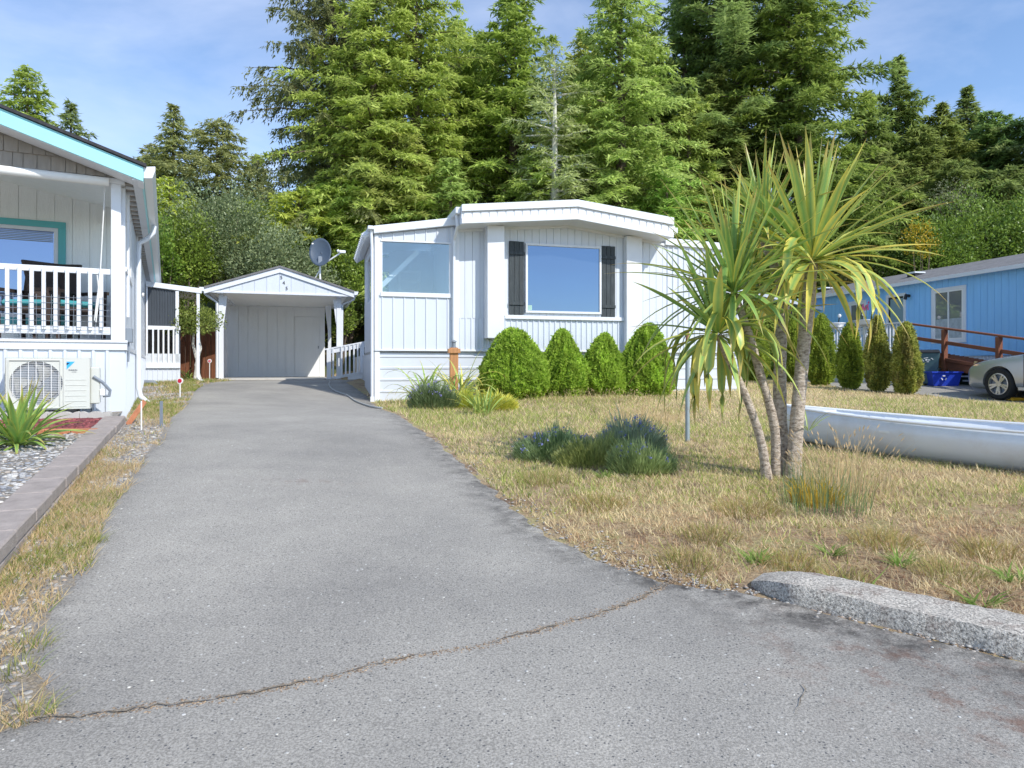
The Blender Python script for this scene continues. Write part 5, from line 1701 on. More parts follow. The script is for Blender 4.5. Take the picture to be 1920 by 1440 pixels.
MB().box(-.3, -.292, .895, .912, .30, .93).build('door_gap', BLACKP, CAR)
MB().box(.95, -1.0, .88, .915, .22, .28).build('sill', PAINT, CAR)
# yellow cable guard on the asphalt
yx = (1925 - PX0) / F * 14.0
yo = empty('wheel_stop', (yx, 14.0, h(yx, 14.0) + .012), R(5), 'yellow rubber strip lying on the asphalt beside the car wheel', 'wheel stop')
MB().prismx([(-.08, 0), (.08, 0), (.04, .06), (-.04, .06)], -.38, .9).build('strip', YEL, yo, bevel=.006)
# ================================================================ foliage generators
def conifer_arrays(Ht, Rb, seed, nb=90, start=.03, shape=.9, droop=.25, lift=.15, lf=.30, lw=.055, tw=1.0, dens=1.0,
                   cols=((.06, .10, .02), (.12, .17, .03)), tipc=None, irr=.25, gap=0.0, top_bare=0.0, lean=(0, 0), hang=0.0):
    r = np.random.default_rng(seed)
    P, D, Wd, T = [], [], [], []
    limbs = []
    nbr = nb
    tz = start + (1 - start) * (np.arange(nbr) + r.uniform(0, 1, nbr)) / nbr
    ang = np.arange(nbr) * 2.39996 + r.uniform(-.5, .5, nbr)
    lob = [(r.uniform(0, 6.28), r.uniform(.1, .9), r.uniform(.5, 1)) for _ in range(5)]
    for k in range(nbr):
        t = tz[k]; a = ang[k]
        if r.random() < gap: continue
        Lb = Rb * ((1 - t) ** shape) * (.8 + .4 * r.random()) * (1 + irr * r.normal() * .8) + .10
        if top_bare and t > 1 - top_bare: Lb *= .35
        for (la, lt, ls) in lob:
            Lb *= 1 + irr * .5 * ls * math.exp(-((t - lt) / .12) ** 2) * math.cos(a - la)
        if Lb < .12: Lb = .12
        z0 = t * Ht
        up = lift * (0.4 + t) ; dr = droop * (1.15 - t)
        n = max(5, int(Lb / (.088 * tw) * dens))
        sl_ = np.sort(r.uniform(.12, 1.0, n)) if Lb > .5 else np.linspace(.1, 1, n)
        ca, sa = math.cos(a), math.sin(a)
        bxy = sl_ * Lb
        zc_ = z0 + Lb * (up * sl_ - dr * sl_ ** 2 * 1.2)
        bp = np.stack([bxy * ca + lean[0] * t, bxy * sa + lean[1] * t, zc_], 1)
        limbs.append(((lean[0] * t, lean[1] * t, z0), (bp[len(bp) // 2]), bp[-1], Lb))
        # twigs on both sides: three leaflets per twig
        for side in (-1, 1):
            ta = a + side * (0.95 + r.normal(0, .22, n))
            tl = (.16 + .34 * Lb ** .55 * (1 - sl_ * .55)) * tw * r.uniform(.6, 1.25, n)
            dirx = np.stack([np.cos(ta), np.sin(ta), -.22 - .35 * dr - hang + r.normal(0, .18, n)], 1)
            dirx = unit(dirx)
            m_ = 4
            for q in range(m_):
                f = q / m_
                base = bp + dirx * (tl * f)[:, None] + np.stack([0 * tl, 0 * tl, -.10 * f * f * tl - hang * f * tl], 1) + r.normal(0, .03, (n, 3))
                dd = dirx + r.normal(0, .30, (n, 3)) + np.array([0, 0, -.12 * f - hang * .8])
                dd = unit(dd) * (lf * r.uniform(.6, 1.3, n) * (.75 + .25 * min(1, Lb)))[:, None]
                wv = np.cross(dd, np.stack([r.normal(0, .35, n), r.normal(0, .35, n), np.ones(n)], 1))
                wv = unit(wv) * (lw * r.uniform(.6, 1.4, n))[:, None]
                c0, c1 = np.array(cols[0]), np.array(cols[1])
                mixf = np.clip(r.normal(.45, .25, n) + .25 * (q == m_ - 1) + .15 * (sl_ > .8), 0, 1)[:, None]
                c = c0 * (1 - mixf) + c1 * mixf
                P.append(base); D.append(dd); Wd.append(wv); T.append(c)
        # leader tuft of the branch
        dd = unit(np.array([[ca, sa, up - dr]])) * lf * 1.1
        P.append(bp[-1:]); D.append(dd); Wd.append(unit(np.cross(dd, [[0, 0, 1]])) * lw); T.append(np.array([cols[1]]))
    return np.concatenate(P), np.concatenate(D), np.concatenate(Wd), np.concatenate(T), limbs

KIND = {
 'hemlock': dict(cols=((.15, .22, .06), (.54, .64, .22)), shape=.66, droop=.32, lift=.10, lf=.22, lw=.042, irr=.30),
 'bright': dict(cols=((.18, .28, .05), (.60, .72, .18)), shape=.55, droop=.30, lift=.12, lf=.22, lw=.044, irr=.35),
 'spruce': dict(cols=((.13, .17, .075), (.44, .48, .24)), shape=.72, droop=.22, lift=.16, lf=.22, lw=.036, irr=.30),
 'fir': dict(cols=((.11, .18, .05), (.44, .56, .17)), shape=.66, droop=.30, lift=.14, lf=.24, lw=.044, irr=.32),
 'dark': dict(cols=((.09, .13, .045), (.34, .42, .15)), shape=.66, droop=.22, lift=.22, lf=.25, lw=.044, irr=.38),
}
tree_rng = random.Random(9)
def conifer(px, topy, Z, wpx, kind, label, name=None, group='conifers on the slope behind the homes', nb=None, start=.04, **kw):
    x = (px - PX0) / F * Z; y = Z
    z0 = h(x, y)
    Ht = CZ + (PY0 - topy) * Z / F - z0
    Rb = wpx / 2 * Z / F * 1.12
    seed = int(px * 7 + topy + Z * 3) & 0xffff
    k = dict(KIND[kind]); k.update(kw)
    nb = nb or int(Ht * 16)
    sc_ = Z / 30
    k['lf'] *= sc_ ** .6; k['lw'] *= sc_ ** .7
    P, D, Wd, T, limbs = conifer_arrays(Ht, Rb, seed, nb=nb, start=start, **k)
    nm = name or {'hemlock': 'hemlock_tree', 'bright': 'hemlock_tree', 'spruce': 'spruce_tree', 'fir': 'fir_tree', 'dark': 'spruce_tree'}[kind]
    t = empty(nm, (x, y, z0 - .1), 0, label, 'tree', group)
    _q = random.Random(seed)
    T = np.clip(T * np.array([_q.uniform(1.08, 1.34), _q.uniform(1.12, 1.26), _q.uniform(.85, 1.1)]), 0, .9)
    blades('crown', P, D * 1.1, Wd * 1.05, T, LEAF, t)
    rb_ = .018 * Ht + .03
    mb = MB()
    ln = k.get('lean', (0, 0))
    bark = kw.get('bark', BARK)
    mb.tube([(ln[0] * f, ln[1] * f, Ht * f) for f in (0, .25, .5, .75, .98)], [rb_ * 1.1, rb_ * .9, rb_ * .65, rb_ * .38, .012], 8)
    mb.build('trunk', BARKG if kw.get('gap', 0) > .3 else BARK, t, smooth=True)
    mb = MB()
    for i_, (a, b, c, Lb) in enumerate(limbs):
        if i_ % (1 if k.get('gap', 0) > .3 else 3) == 0 and Lb > .6:
            mb.tube([a, tuple(b), tuple(c)], [rb_ * .16 + .006, rb_ * .09 + .004, .004], 4, cap=False)
    if mb.v:
        o = mb.build('branches', BARKG if kw.get('gap', 0) > .3 else BARK, t); o['kind'] = 'stuff'
    return t

SPEC = [
 (52,122,34,215,'hemlock','yellow-green conifer rising behind the turquoise fascia, at the far left'),
 (133,188,40,170,'spruce','thin grey-olive spruce just right of the leftmost conifer behind the roof'),
 (-60,150,36,260,'fir','broad green conifer hidden behind the left house roof'),
 (325,192,41,185,'spruce','pointed grey-green spruce standing alone against the sky left of centre'),
 (407,222,39,165,'spruce','round-topped grey-green spruce beside the pointed spruce'),
 (286,268,43,130,'spruce','small spruce poking out just right of the turquoise gutter'),
 (482,290,44,110,'spruce','small pale spruce seen in the sky gap left of the tall trees'),
 (622,-70,31,300,'spruce','tall dark spruce with long drooping boughs reaching out to the left sky'),
 (700,-30,28.5,340,'hemlock','tall yellow-green hemlock, leftmost of the big pair above the carport'),
 (780,-50,29.5,330,'hemlock','tall yellow-green hemlock, right one of the big pair above the carport'),
 (856,30,33,250,'hemlock','slim hemlock at the left edge of the gap above the picture window house'),
 (962,-30,31,310,'fir','dense green fir above the left half of the white home roof'),
 (1040,84,26.6,190,'spruce','thin spruce with bare pale trunk and lichen-covered branches'),
 (1164,-70,28,300,'hemlock','tall yellow-green hemlock above the right end of the white home roof'),
 (1292,168,30,210,'hemlock','medium yellow-green hemlock right of the tall one, below the dark spruce'),
 (1284,-20,37,220,'dark','tall dark spruce left of the big bare-trunked spruce'),
 (1383,-160,35,380,'dark','very tall dark spruce with thick visible trunk above the palm crowns'),
 (1498,-60,33,270,'fir','dark green broad tree right of the thick-trunked spruce'),
 (1622,172,41,150,'dark','small dark tree at the right-hand edge of the tall group'),
 (1685,103,43,165,'dark','dark tree with a long thin spire top rising above the right tree line'),
 (1728,238,40,170,'dark','rounded dark tree under the thin spire'),
 (1766,190,42,165,'dark','dark conifer right of the spire-topped tree'),
 (1813,160,45,140,'dark','slender far conifer with pointed top near the right edge'),
 (1852,206,42,160,'dark','dark conifer second from the right edge of the view'),
 (1908,222,40,180,'dark','dark conifer cut by the right edge of the view'),
 (2010,150,38,260,'dark','large dark conifer just beyond the right edge'),
 (890,150,37,190,'fir','dark green conifer filling the gap behind the slim hemlock'),
 (1095,120,37,230,'fir','dark green conifer behind and left of the tall right hemlock'),
 (1230,110,38,210,'fir','dark green conifer behind the tall right hemlock'),
 (640,330,26.5,260,'bright','bright low hemlock right of the satellite dish'),
 (560,352,26.5,240,'bright','bright yellow-green young hemlock above the carport ridge'),
 (470,372,28,220,'bright','bright young hemlock above the left slope of the carport roof'),
 (845,290,26.5,260,'hemlock','low bushy hemlock behind the porch roof of the white home'),
 (1000,285,27,260,'hemlock','low bushy hemlock behind the middle of the white home'),
 (1250,290,27,240,'hemlock','low bushy hemlock behind the right end of the white home'),
 (1400,330,29,240,'fir','low green fir behind the palm crowns'),
 (1560,300,34,230,'dark','dark bushy conifer behind the palm on the right'),
 (318,330,24.5,170,'bright','light green young conifer beside the left house gutter'),
 (745,250,27.5,300,'hemlock','mid-height hemlock in front of the big pair'),
 (1120,270,28.5,240,'hemlock','mid-height hemlock between the pale-trunked spruce and the tall one'),
 (2100,200,36,300,'fir','wide fir beyond the right edge, behind the blue house'),
 (1640,265,38,200,'dark','dark full conifer below the small dark tree'),
 (1790,300,37,230,'dark','dark full conifer low in the right tree line'),
 (905,60,35,240,'fir','dark green conifer between the slim hemlock and the dense fir'),
 (660,60,34,260,'hemlock','hemlock standing behind the long-boughed spruce'),
 (1095,60,34,220,'hemlock','hemlock standing behind the pale-trunked spruce'),
 (1210,40,35,220,'hemlock','hemlock standing behind the right end of the white home, farther back'),
 (1340,120,33,220,'dark','dark conifer filling between the two tallest dark spruces'),
 (1890,310,36,230,'dark','dark full conifer low at the right edge'),
]
for sp_c in SPEC:
    px, ty, Z, wp, kd, lb_ = sp_c
    kw = {}
    if kd == 'bright': kw = dict(start=.24)
    if px == 622 and ty < 0: kw = dict(droop=.30, lift=.10, hang=.30, irr=.42, gap=.08, shape=.40, lf=.17, lw=.034, dens=1.3, cols=((.08, .11, .055), (.30, .34, .17)))
    if px == 1040: kw = dict(gap=.31, dens=.85, shape=.5, cols=((.22, .27, .13), (.58, .64, .36)))
    if px == 1383: kw = dict(gap=.30, irr=.55, shape=.35, start=.30, lift=.05)
    if px == 1498: kw = dict(shape=.40, irr=.4, cols=((.09, .16, .04), (.38, .50, .13)))
    if px == 1284: kw = dict(shape=.5, gap=.2)
    if px == 1685: kw = dict(top_bare=.22)
    if px in (1766, 1813, 407): kw = dict(top_bare=.08)
    if px in (407,): kw = dict(shape=.45)
    if px in (325, 133, 1813): kw = dict(shape=1.0, top_bare=.08)
    if px in (700, 780, 1164, 745): kw = dict(shape=.5)
    conifer(*sp_c, **kw)

# ---------------------------------------------------------------- leafy masses
def leaf_blob(cx, cy, cz, rx, ry, rz, n, seed, size, cols, lump=.25, shell=.5, up=.3, elong=1.0, lobes=7):
    r = np.random.default_rng(seed)
    u = unit(r.normal(size=(n, 3)))
    u[:, 2] = np.abs(u[:, 2]) * r.choice([1, 1, 1, -.6], n)
    bump = np.zeros(n)
    for _ in range(lobes * 3):
        d = unit(r.normal(size=(1, 3)))[0]
        bump += np.clip((u @ d - .80) / .2, 0, 1) * r.uniform(.4, 1)
    rad = (1 + lump * (bump - .5)) * (1 - shell * r.random(n) ** 2.2)
    P = u * rad[:, None] * np.array([rx, ry, rz]) + np.array([cx, cy, cz])
    D = unit(u + r.normal(0, .6, (n, 3)) + np.array([0, 0, up])) * (size * r.uniform(.6, 1.4, n) * elong)[:, None]
    Wv = unit(np.cross(D, r.normal(size=(n, 3)))) * (size * .32 * r.uniform(.7, 1.3, n))[:, None]
    c0, c1 = np.array(cols[0]), np.array(cols[1])
    clump = vnoise(P[:, 0] * 3 / max(rx, .3), P[:, 1] * 2 + P[:, 2] * 3 / max(rz, .3), seed)
    m_ = np.clip(.5 + .5 * clump + r.normal(0, .22, n), 0, 1)[:, None]
    return P, D, Wv, c0 * (1 - m_) + c1 * m_

def bush(px, py_top, py_bot, Z, wpx, label, cols, n=9000, name='shrub', size=.10, lobes=6, cat='shrub', group=None, seed=0, depth=.7, stems=True, pile=5, lump=.3):
    x = (px - PX0) / F * Z
    z0 = h(x, Z)
    top = CZ + (PY0 - py_top) * Z / F - z0
    bot = max(0, CZ + (PY0 - py_bot) * Z / F - z0)
    wd = wpx * Z / F
    t = empty(name, (x, Z, z0), 0, label, cat, group)
    r = random.Random(px + seed)
    A = []
    for k in range(pile):
        fx = r.uniform(-.32, .32) * wd; fy_ = r.uniform(-.3, .3) * wd * depth
        rr = r.uniform(.28, .42)
        hh = (top - bot) * r.uniform(.55, 1.0) if k else (top - bot)
        if k == 0: fx = fy_ = 0
        A.append(leaf_blob(fx, fy_, bot + hh * .5, wd * rr, wd * rr * depth, hh * .5, n // pile, px * 3 + k + seed, size, cols, lump=lump, lobes=lobes))
    P, D, Wd, T = [np.concatenate(q) for q in zip(*A)]
    leaves('foliage', P, D, Wd, T, BLEAF, t)
    if stems:
        mb = MB()
        for k in range(6):
            a = k * 1.05
            mb.tube([(0, 0, -.05), (math.cos(a) * wd * .12, math.sin(a) * wd * .1, top * .4), (math.cos(a) * wd * .28, math.sin(a) * wd * .2, top * .8)], [.03 + wd * .008, .02 + wd * .004, .006], 5)
        mb.build('stems', BARK, t)
    return t
GB = ((.08, .13, .02), (.40, .52, .08))
GG = ((.09, .14, .05), (.42, .48, .24))
bush(430, 352, 560, 23.5, 210, 'grey-green small-leaved bushy tree behind the left end of the carport', GG, 21000, 'bushy_tree', .085, cat='tree', pile=10)
bush(350, 395, 560, 22.5, 130, 'green leafy shrub between the left house gutter and the carport', GB, 12000, size=.09, pile=7)
bush(530, 440, 560, 23, 150, 'leafy shrub peeping over the carport roof left of the dish', GG, 12000, size=.09, pile=6)
bush(300, 420, 560, 21.5, 90, 'bright shrub squeezed against the end of the left house', ((.06, .12, .015), (.26, .40, .05)), 7000, size=.09)
bush(655, 470, 600, 24.5, 120, 'green boughs hanging between carport and white home', GB, 9000, size=.10)
bush(640, 560, 640, 22.6, 60, 'low green shrub on the bare bank between carport and white home', GB, 2500, size=.08)
DK_ = ((.04, .07, .02), (.20, .28, .05))
for i_, (px, a, b, Z, wp) in enumerate(((600, 420, 600, 26, 200), (720, 440, 640, 27, 220), (820, 380, 640, 28, 220), (950, 360, 640, 29, 240), (1080, 340, 640, 29.5, 240), (1220, 360, 640, 29, 240), (1350, 400, 640, 30, 240), (1500, 430, 640, 31, 240), (500, 400, 600, 29, 240), (380, 380, 600, 29, 240))):
    bush(px, a, b, Z, wp, ['dark understorey thicket behind the satellite dish', 'dark understorey thicket behind the gap beside the white home', 'dark thicket behind the glazed porch roof', 'dark thicket behind the left half of the white home', 'dark thicket behind the middle of the white home', 'dark thicket behind the right half of the white home', 'dark thicket behind the left palm crowns', 'dark thicket behind the tallest palm trunk', 'dark thicket behind the carport ridge', 'dark thicket behind the grey-green bushy tree'][i_], DK_, 3800, 'thicket', .16, cat='thicket', stems=False, pile=5)
RB_ = ((.07, .12, .02), (.34, .48, .08))
bush(1850, 372, 560, 31, 190, 'green hemlock-like shrub mass above the right end of the blue roof', RB_, 16000, 'thicket', .13, cat='thicket', pile=9)
bush(1770, 395, 560, 30, 130, 'green shrub mass with yellow blossom beside it above the blue roof', RB_, 11000, 'thicket', .12, cat='thicket', pile=7)
bush(1680, 440, 580, 31, 160, 'dark green shrub mass above the middle of the blue roof', ((.05, .09, .02), (.24, .34, .06)), 11000, 'thicket', .13, cat='thicket', pile=7)
bush(1930, 365, 560, 30, 160, 'green shrub mass at the right edge above the blue roof', RB_, 11000, 'thicket', .13, cat='thicket', pile=7)
bush(1590, 470, 590, 31, 150, 'olive twiggy shrub above the far end of the blue roof', ((.07, .07, .03), (.25, .25, .10)), 7000, 'thicket', .11, cat='thicket', pile=6)
bush(1460, 470, 620, 32, 160, 'olive thicket behind the thick palm trunks', ((.05, .06, .02), (.2, .22, .07)), 7000, 'thicket', .12, cat='thicket', pile=6)
bush(1728, 410, 500, 28.5, 60, 'yellow-flowering broom above the blue roof', ((.30, .25, .02), (.75, .50, .03)), 700, 'broom_bush', .09, cat='shrub', pile=5)
bush(1790, 335, 420, 32.5, 100, 'pale twiggy tree over the green shrubs at the right', ((.14, .15, .08), (.34, .36, .2)), 1500, 'twiggy_tree', .08, cat='tree', pile=6)

# low plants on the bank seen between the buildings
# shrub trained on the lean-to post
vz = 16.3
bush(352, 553, 642, vz, 96, 'leafy yellow-green climber hanging off the side porch post', ((.08, .13, .02), (.40, .46, .10)), 4500, 'climber', .055, pile=8, stems=False, cat='climber')
cl = [o for o in bpy.data.objects if o.name.startswith('climber') and o.type == 'EMPTY'][-1]
MB().tube([(.06, .25, 0), (.14, .2, .5), (.02, .22, .9), (.10, .1, 1.3)], [.05, .045, .035, .02], 7).tube([(.2, .25, 0), (.10, .2, .4), (.22, .2, .8), (.18, .1, 1.25)], [.04, .035, .03, .02], 7).build('stem', BARKG, cl, smooth=True)

# ---------------------------------------------------------------- clipped shrubs
CONC_ = ((.24, .37, .04), (.62, .80, .14))
def shrub_surface(t, prof, n, seed, size, cols, lump=.06, wdir=.6, name='foliage', lobef=3.0, core=(.03, .055, .012), two=None, strand=1.0):
    """prof: list of (z, radius). Real needle tufts over a lumpy solid core"""
    r = np.random.default_rng(seed)
    zs = np.array([p[0] for p in prof]); rs = np.array([p[1] for p in prof])
    Hh = zs[-1]
    area = np.interp(np.linspace(0, Hh, 200), zs, rs) + .02
    z = np.interp(r.random(n), np.cumsum(area) / area.sum(), np.linspace(0, Hh, 200))
    a = r.uniform(0, 2 * np.pi, n)
    def rad(a, z):
        base = np.interp(z, zs, rs)
        lm = vnoise(np.cos(a) * lobef * 2.2, np.sin(a) * lobef * 2.2 + z * lobef * 1.6, seed) * lump
        lm = lm + vnoise(np.cos(a) * lobef * 6 + z * 4, np.sin(a) * lobef * 6 + z * lobef * 6, seed + 1) * lump * .55
        return base + lm * np.clip(base / .2, .3, 1)
    rr = rad(a, z) + r.normal(0, .006, n)
    P = np.stack([rr * np.cos(a), rr * np.sin(a), z], 1)
    slope = np.interp(z, zs[:-1] + .001, -np.diff(rs) / (np.diff(zs) + 1e-6))
    nrm = unit(np.stack([np.cos(a), np.sin(a), np.clip(slope, -.5, 3)], 1))
    D = unit(nrm * 1.0 + r.normal(0, wdir, (n, 3)) + np.array([0, 0, .35])) * (size * strand * r.uniform(.6, 1.4, n))[:, None]
    Wv = unit(np.cross(D, r.normal(size=(n, 3)))) * (size * .30 * r.uniform(.7, 1.3, n))[:, None]
    cn_ = np.clip(.5 + .45 * vnoise(a * 6, z * 9, seed + 3) + r.normal(0, .25, n), 0, 1)[:, None]
    c = np.array(cols[0]) * (1 - cn_) + np.array(cols[1]) * cn_
    if two is not None:
        msk = (vnoise(a * 2.5, z * 4, seed + 9) > .25)[:, None]
        c = np.where(msk, c * .45 + np.array(two) * .55, c)
    stray = r.random(n) < .02
    D[stray] *= 2.2
    P -= D * .35
    leaves(name, P, D, Wv, c, CLEAF, t)
    # core
    na, nz_ = 40, 36
    A, Zz = np.meshgrid(np.linspace(0, 2 * np.pi, na, endpoint=False), np.linspace(0, Hh * .99, nz_))
    Rr = np.clip(rad(A.ravel(), Zz.ravel()).reshape(A.shape) - size * .9, .01, None)
    V = np.stack([Rr * np.cos(A), Rr * np.sin(A), Zz], -1).reshape(-1, 3)
    i, j = np.meshgrid(np.arange(na), np.arange(nz_ - 1))
    f = np.stack([j * na + i, j * na + (i + 1) % na, (j + 1) * na + (i + 1) % na, (j + 1) * na + i], -1).reshape(-1, 4)
    np_mesh('inner_growth', V, f, COREM, t, smooth=True)
CLEAF = leafmat('clipped_foliage', .5, .6, .15, 3.0, .2)
COREM = mat('inner_foliage', (.15, .22, .045), .9, .4, 20, 1.0, 60)

lbl = ['dense green clipped conical shrub, leftmost of the four in front of the white home', 'dense green conical shrub, second from the left of the four along the white home', 'dense green rounded conical shrub, third from the left and lowest of the four', 'dense green conical shrub, rightmost of the four and next to the palm leaves']
for i_, (px, tpy, wl_, wr_, Zc) in enumerate(((978, 615, 905, 1030, 12.5), (1055, 617, 1014, 1100, 12.75), (1128, 625, 1088, 1170, 13.0), (1207, 606, 1158, 1258, 13.1))):
    x = ((wl_ + wr_) / 2 - PX0) / F * Zc
    z0 = h(x, Zc)
    top = CZ + (PY0 - tpy) * Zc / F - z0
    hw = (wr_ - wl_) / 2 * Zc / F * 1.06
    t = empty('cone_shrub', (x, Zc, z0), 0, lbl[i_], 'shrub', 'conical shrubs in front of the white home')
    t.rotation_euler = (R((3, -2, 2, -3)[i_]), R((-4, 3, -2, -3)[i_]), i_ * 1.3)
    prof = [(0, hw * .72), (top * .12, hw * .95), (top * .25, hw * .98), (top * .42, hw * .88), (top * .6, hw * .70), (top * .77, hw * .47), (top * .9, hw * .30), (top * .97, hw * .17), (top, .03)]
    shrub_surface(t, prof, 19000, 40 + i_, .058, CONC_, lump=.10, lobef=3.4)

alb = ['narrow yellow-green arborvitae with two tips, rightmost of the row', 'narrow arborvitae, second from the right, in front of the deck post', 'narrow arborvitae, third from the right, in front of the balustrade', 'wide two-tipped arborvitae just right of the tallest palm trunk', 'arborvitae seen between the two thick palm trunks', 'arborvitae farthest left, beside the corner of the white home']
ARB = [(1699, 604, 739, 58, 15.2, 1), (1645, 592, 734, 48, 15.8, 0), (1594, 605, 730, 52, 16.5, 0), (1540, 588, 722, 56, 18.0, 1), (1487, 596, 718, 44, 19.3, 0), (1420, 598, 714, 54, 20.6, 1)]
for i_, (px, ty, by_, wp, Z, dbl) in enumerate(ARB):
    x = (px - PX0) / F * Z; z0 = h(x, Z)
    top = CZ + (PY0 - ty) * Z / F - z0
    hw = wp / 2 * Z / F
    hw *= .76
    t = empty('arborvitae', (x, Z, z0), 0, alb[i_], 'shrub', 'arborvitae in a row before the blue house')
    cols = ((.18, .26, .03), (.58, .68, .12)) if i_ > 1 else ((.22, .26, .05), (.68, .68, .18))
    prof = [(0, hw * .35), (top * .06, hw * .7), (top * .2, hw * 1.0), (top * .45, hw * .92), (top * .7, hw * .72), (top * .88, hw * .48), (top * .97, hw * .22), (top, .02)]
    shrub_surface(t, prof, 11000, 60 + i_, .055, cols, lump=.10, lobef=2.2, wdir=.45, two=(.35, .28, .12) if i_ < 2 else None, strand=1.2)
    if dbl:
        t2 = top * .93
        prof2 = [(0, hw * .3), (t2 * .3, hw * .45), (t2 * .7, hw * .42), (t2 * .93, hw * .28), (t2, .02)]
        shrub_surface(t, prof2, 5000, 80 + i_, .055, cols, lump=.06, lobef=2.2, wdir=.45, strand=1.2, name='side_foliage')
        for o in list(t.children)[-2:]:
            o.location = (-hw * .45 if i_ != 0 else -hw * .5, 0, 0)
        o = None
# ================================================================ canoe
tipx, tipy = 2.79, 6.92
dx_, dy_ = 1.35 / 2.171, -1.70 / 2.171
LCN = 4.7
cnz = h(3.9, 5.6)
cno = empty('canoe', (tipx, tipy, cnz), math.atan2(dy_, dx_), 'pale grey canoe with white gunwale lying on the lawn right of the palm', 'canoe')
def hull_pts(t, inner=0.0):
    e = min(t, 1 - t) * 2
    b = .42 * (1 - (1 - e) ** 2.6) ** .75 - inner
    b = max(b, .012)
    sheer = .335 + .06 * (1 - e) ** 3
    # the ground rises a little towards the tip
    keel = .0 + .10 * (1 - e) ** 6 + inner
    P = []
    for k in range(13):
        a = math.pi * (k / 12 - .5)
        sx_ = math.copysign(abs(math.sin(a)) ** .62, a) if k != 6 else 0
        zz = 1 - abs(math.cos(a)) ** .75
        P.append((t * LCN + .10 * (1 - e) ** 4 * (1 if t > .5 else -1) * (zz), sx_ * b, keel + (sheer - keel) * zz))
    return P
vs = []; fs = []
ns = 40
for j in range(ns + 1): vs += hull_pts(j / ns)
m13 = 13
for j in range(ns):
    for k in range(12):
        a = j * m13 + k
        fs.append((a, a + 1, a + m13 + 1, a + m13))
o = MB().add(vs, fs).build('hull', CANOE, cno, smooth=True)
so_ = o.modifiers.new('t', 'SOLIDIFY'); so_.thickness = .012; so_.offset = 0
gpL = [hull_pts(j / ns)[0] for j in range(ns + 1)]; gpR = [hull_pts(j / ns)[12] for j in range(ns + 1)]
MB().tube(gpL, .011, 6).build('gunwale', CANOEW, cno, smooth=True)
MB().tube(gpR, .011, 6).build('gunwale', CANOEW, cno, smooth=True)
for tt_ in (.24, .5, .78):
    p = hull_pts(tt_)[0]; q = hull_pts(tt_)[12]
    MB().bar((p[0], p[1], p[2] - .10), (q[0], q[1], q[2] - .10), .16 if tt_ != .5 else .05, .02).build('seat' if tt_ != .5 else 'thwart', CANOEW, cno)
MB().add([(-.05, 0, .385), (.42, .15, .365), (.42, -.15, .365), (-.05, 0, .37), (.42, .15, .35), (.42, -.15, .35)], [(0, 2, 1), (3, 4, 5), (0, 1, 4, 3), (1, 2, 5, 4), (2, 0, 3, 5)]).build('bow_deck', CANOEW, cno)
cno.rotation_euler = (R(0), R(1.0), math.atan2(dy_, dx_))

# ================================================================ cordyline palm
PB = gpx(1462, 897)
pb_z = h(*PB)
palm = empty('cordyline_palm', (PB[0], PB[1], pb_z), 0, 'multi-stemmed cordyline palm with four spiky crowns growing in the front lawn', 'palm')
def palm_mat(name, base, var, bump=1.0):
    m, t, b = newmat(name)
    L = t.links
    tcn = t.nodes.new('ShaderNodeTexCoord')
    mpn = t.nodes.new('ShaderNodeMapping'); mpn.inputs['Scale'].default_value = (16, 16, 34)
    L.new(tcn.outputs['Object'], mpn.inputs['Vector'])
    n = t.nodes.new('ShaderNodeTexNoise'); n.inputs['Scale'].default_value = 1.6; n.inputs['Detail'].default_value = 6; n.inputs['Roughness'].default_value = .7
    L.new(mpn.outputs[0], n.inputs['Vector'])
    r = t.nodes.new('ShaderNodeValToRGB')
    r.color_ramp.elements[0].position = .33; r.color_ramp.elements[0].color = (base[0] * .28, base[1] * .25, base[2] * .22, 1)
    r.color_ramp.elements[1].position = .68; r.color_ramp.elements[1].color = (base[0] * 1.25, base[1] * 1.25, base[2] * 1.25, 1)
    e = r.color_ramp.elements.new(.48); e.color = (base[0] * .8, base[1] * .75, base[2] * .7, 1)
    L.new(n.outputs['Fac'], r.inputs['Fac']); L.new(r.outputs[0], b.inputs['Base Color'])
    b.inputs['Roughness'].default_value = .9
    bp = t.nodes.new('ShaderNodeBump'); bp.inputs['Strength'].default_value = 1.0; bp.inputs['Distance'].default_value = .02
    L.new(n.outputs['Fac'], bp.inputs['Height']); L.new(bp.outputs[0], b.inputs['Normal'])
    return m
PBARK = palm_mat('ringed_palm_bark', (.60, .53, .45), .3)
def ppt(px, py, Z):
    return Vector(((px - PX0) / F * Z - PB[0], Z - PB[1], CZ + (PY0 - py) * Z / F - pb_z))
pz = PB[1]
def trunk(pts, rad):
    P = [ppt(*p) for p in pts]
    # resample and roughen
    Q = []; Rr = []
    n = 46
    seg = [0]
    for a, b in zip(P[:-1], P[1:]): seg.append(seg[-1] + (b - a).length)
    for k in range(n + 1):
        d = seg[-1] * k / n
        for j in range(len(seg) - 1):
            if d <= seg[j + 1] + 1e-6:
                # catmull-rom
                t = (d - seg[j]) / (seg[j + 1] - seg[j])
                p0 = P[max(j - 1, 0)]; p1 = P[j]; p2 = P[j + 1]; p3 = P[min(j + 2, len(P) - 1)]
                q = .5 * ((2 * p1) + (p2 - p0) * t + (2 * p0 - 5 * p1 + 4 * p2 - p3) * t * t + (3 * p1 - p0 - 3 * p2 + p3) * t ** 3)
                Q.append(q); f = k / n
                Rr.append((rad[0] * (1 - f) + rad[1] * f) * (1 + .10 * math.exp(-f * 14) * 4) * random.uniform(.95, 1.06))
                break
    o = MB().tube(Q, Rr, 14).build('trunk', PBARK, palm, smooth=True)
    return Q[-1]
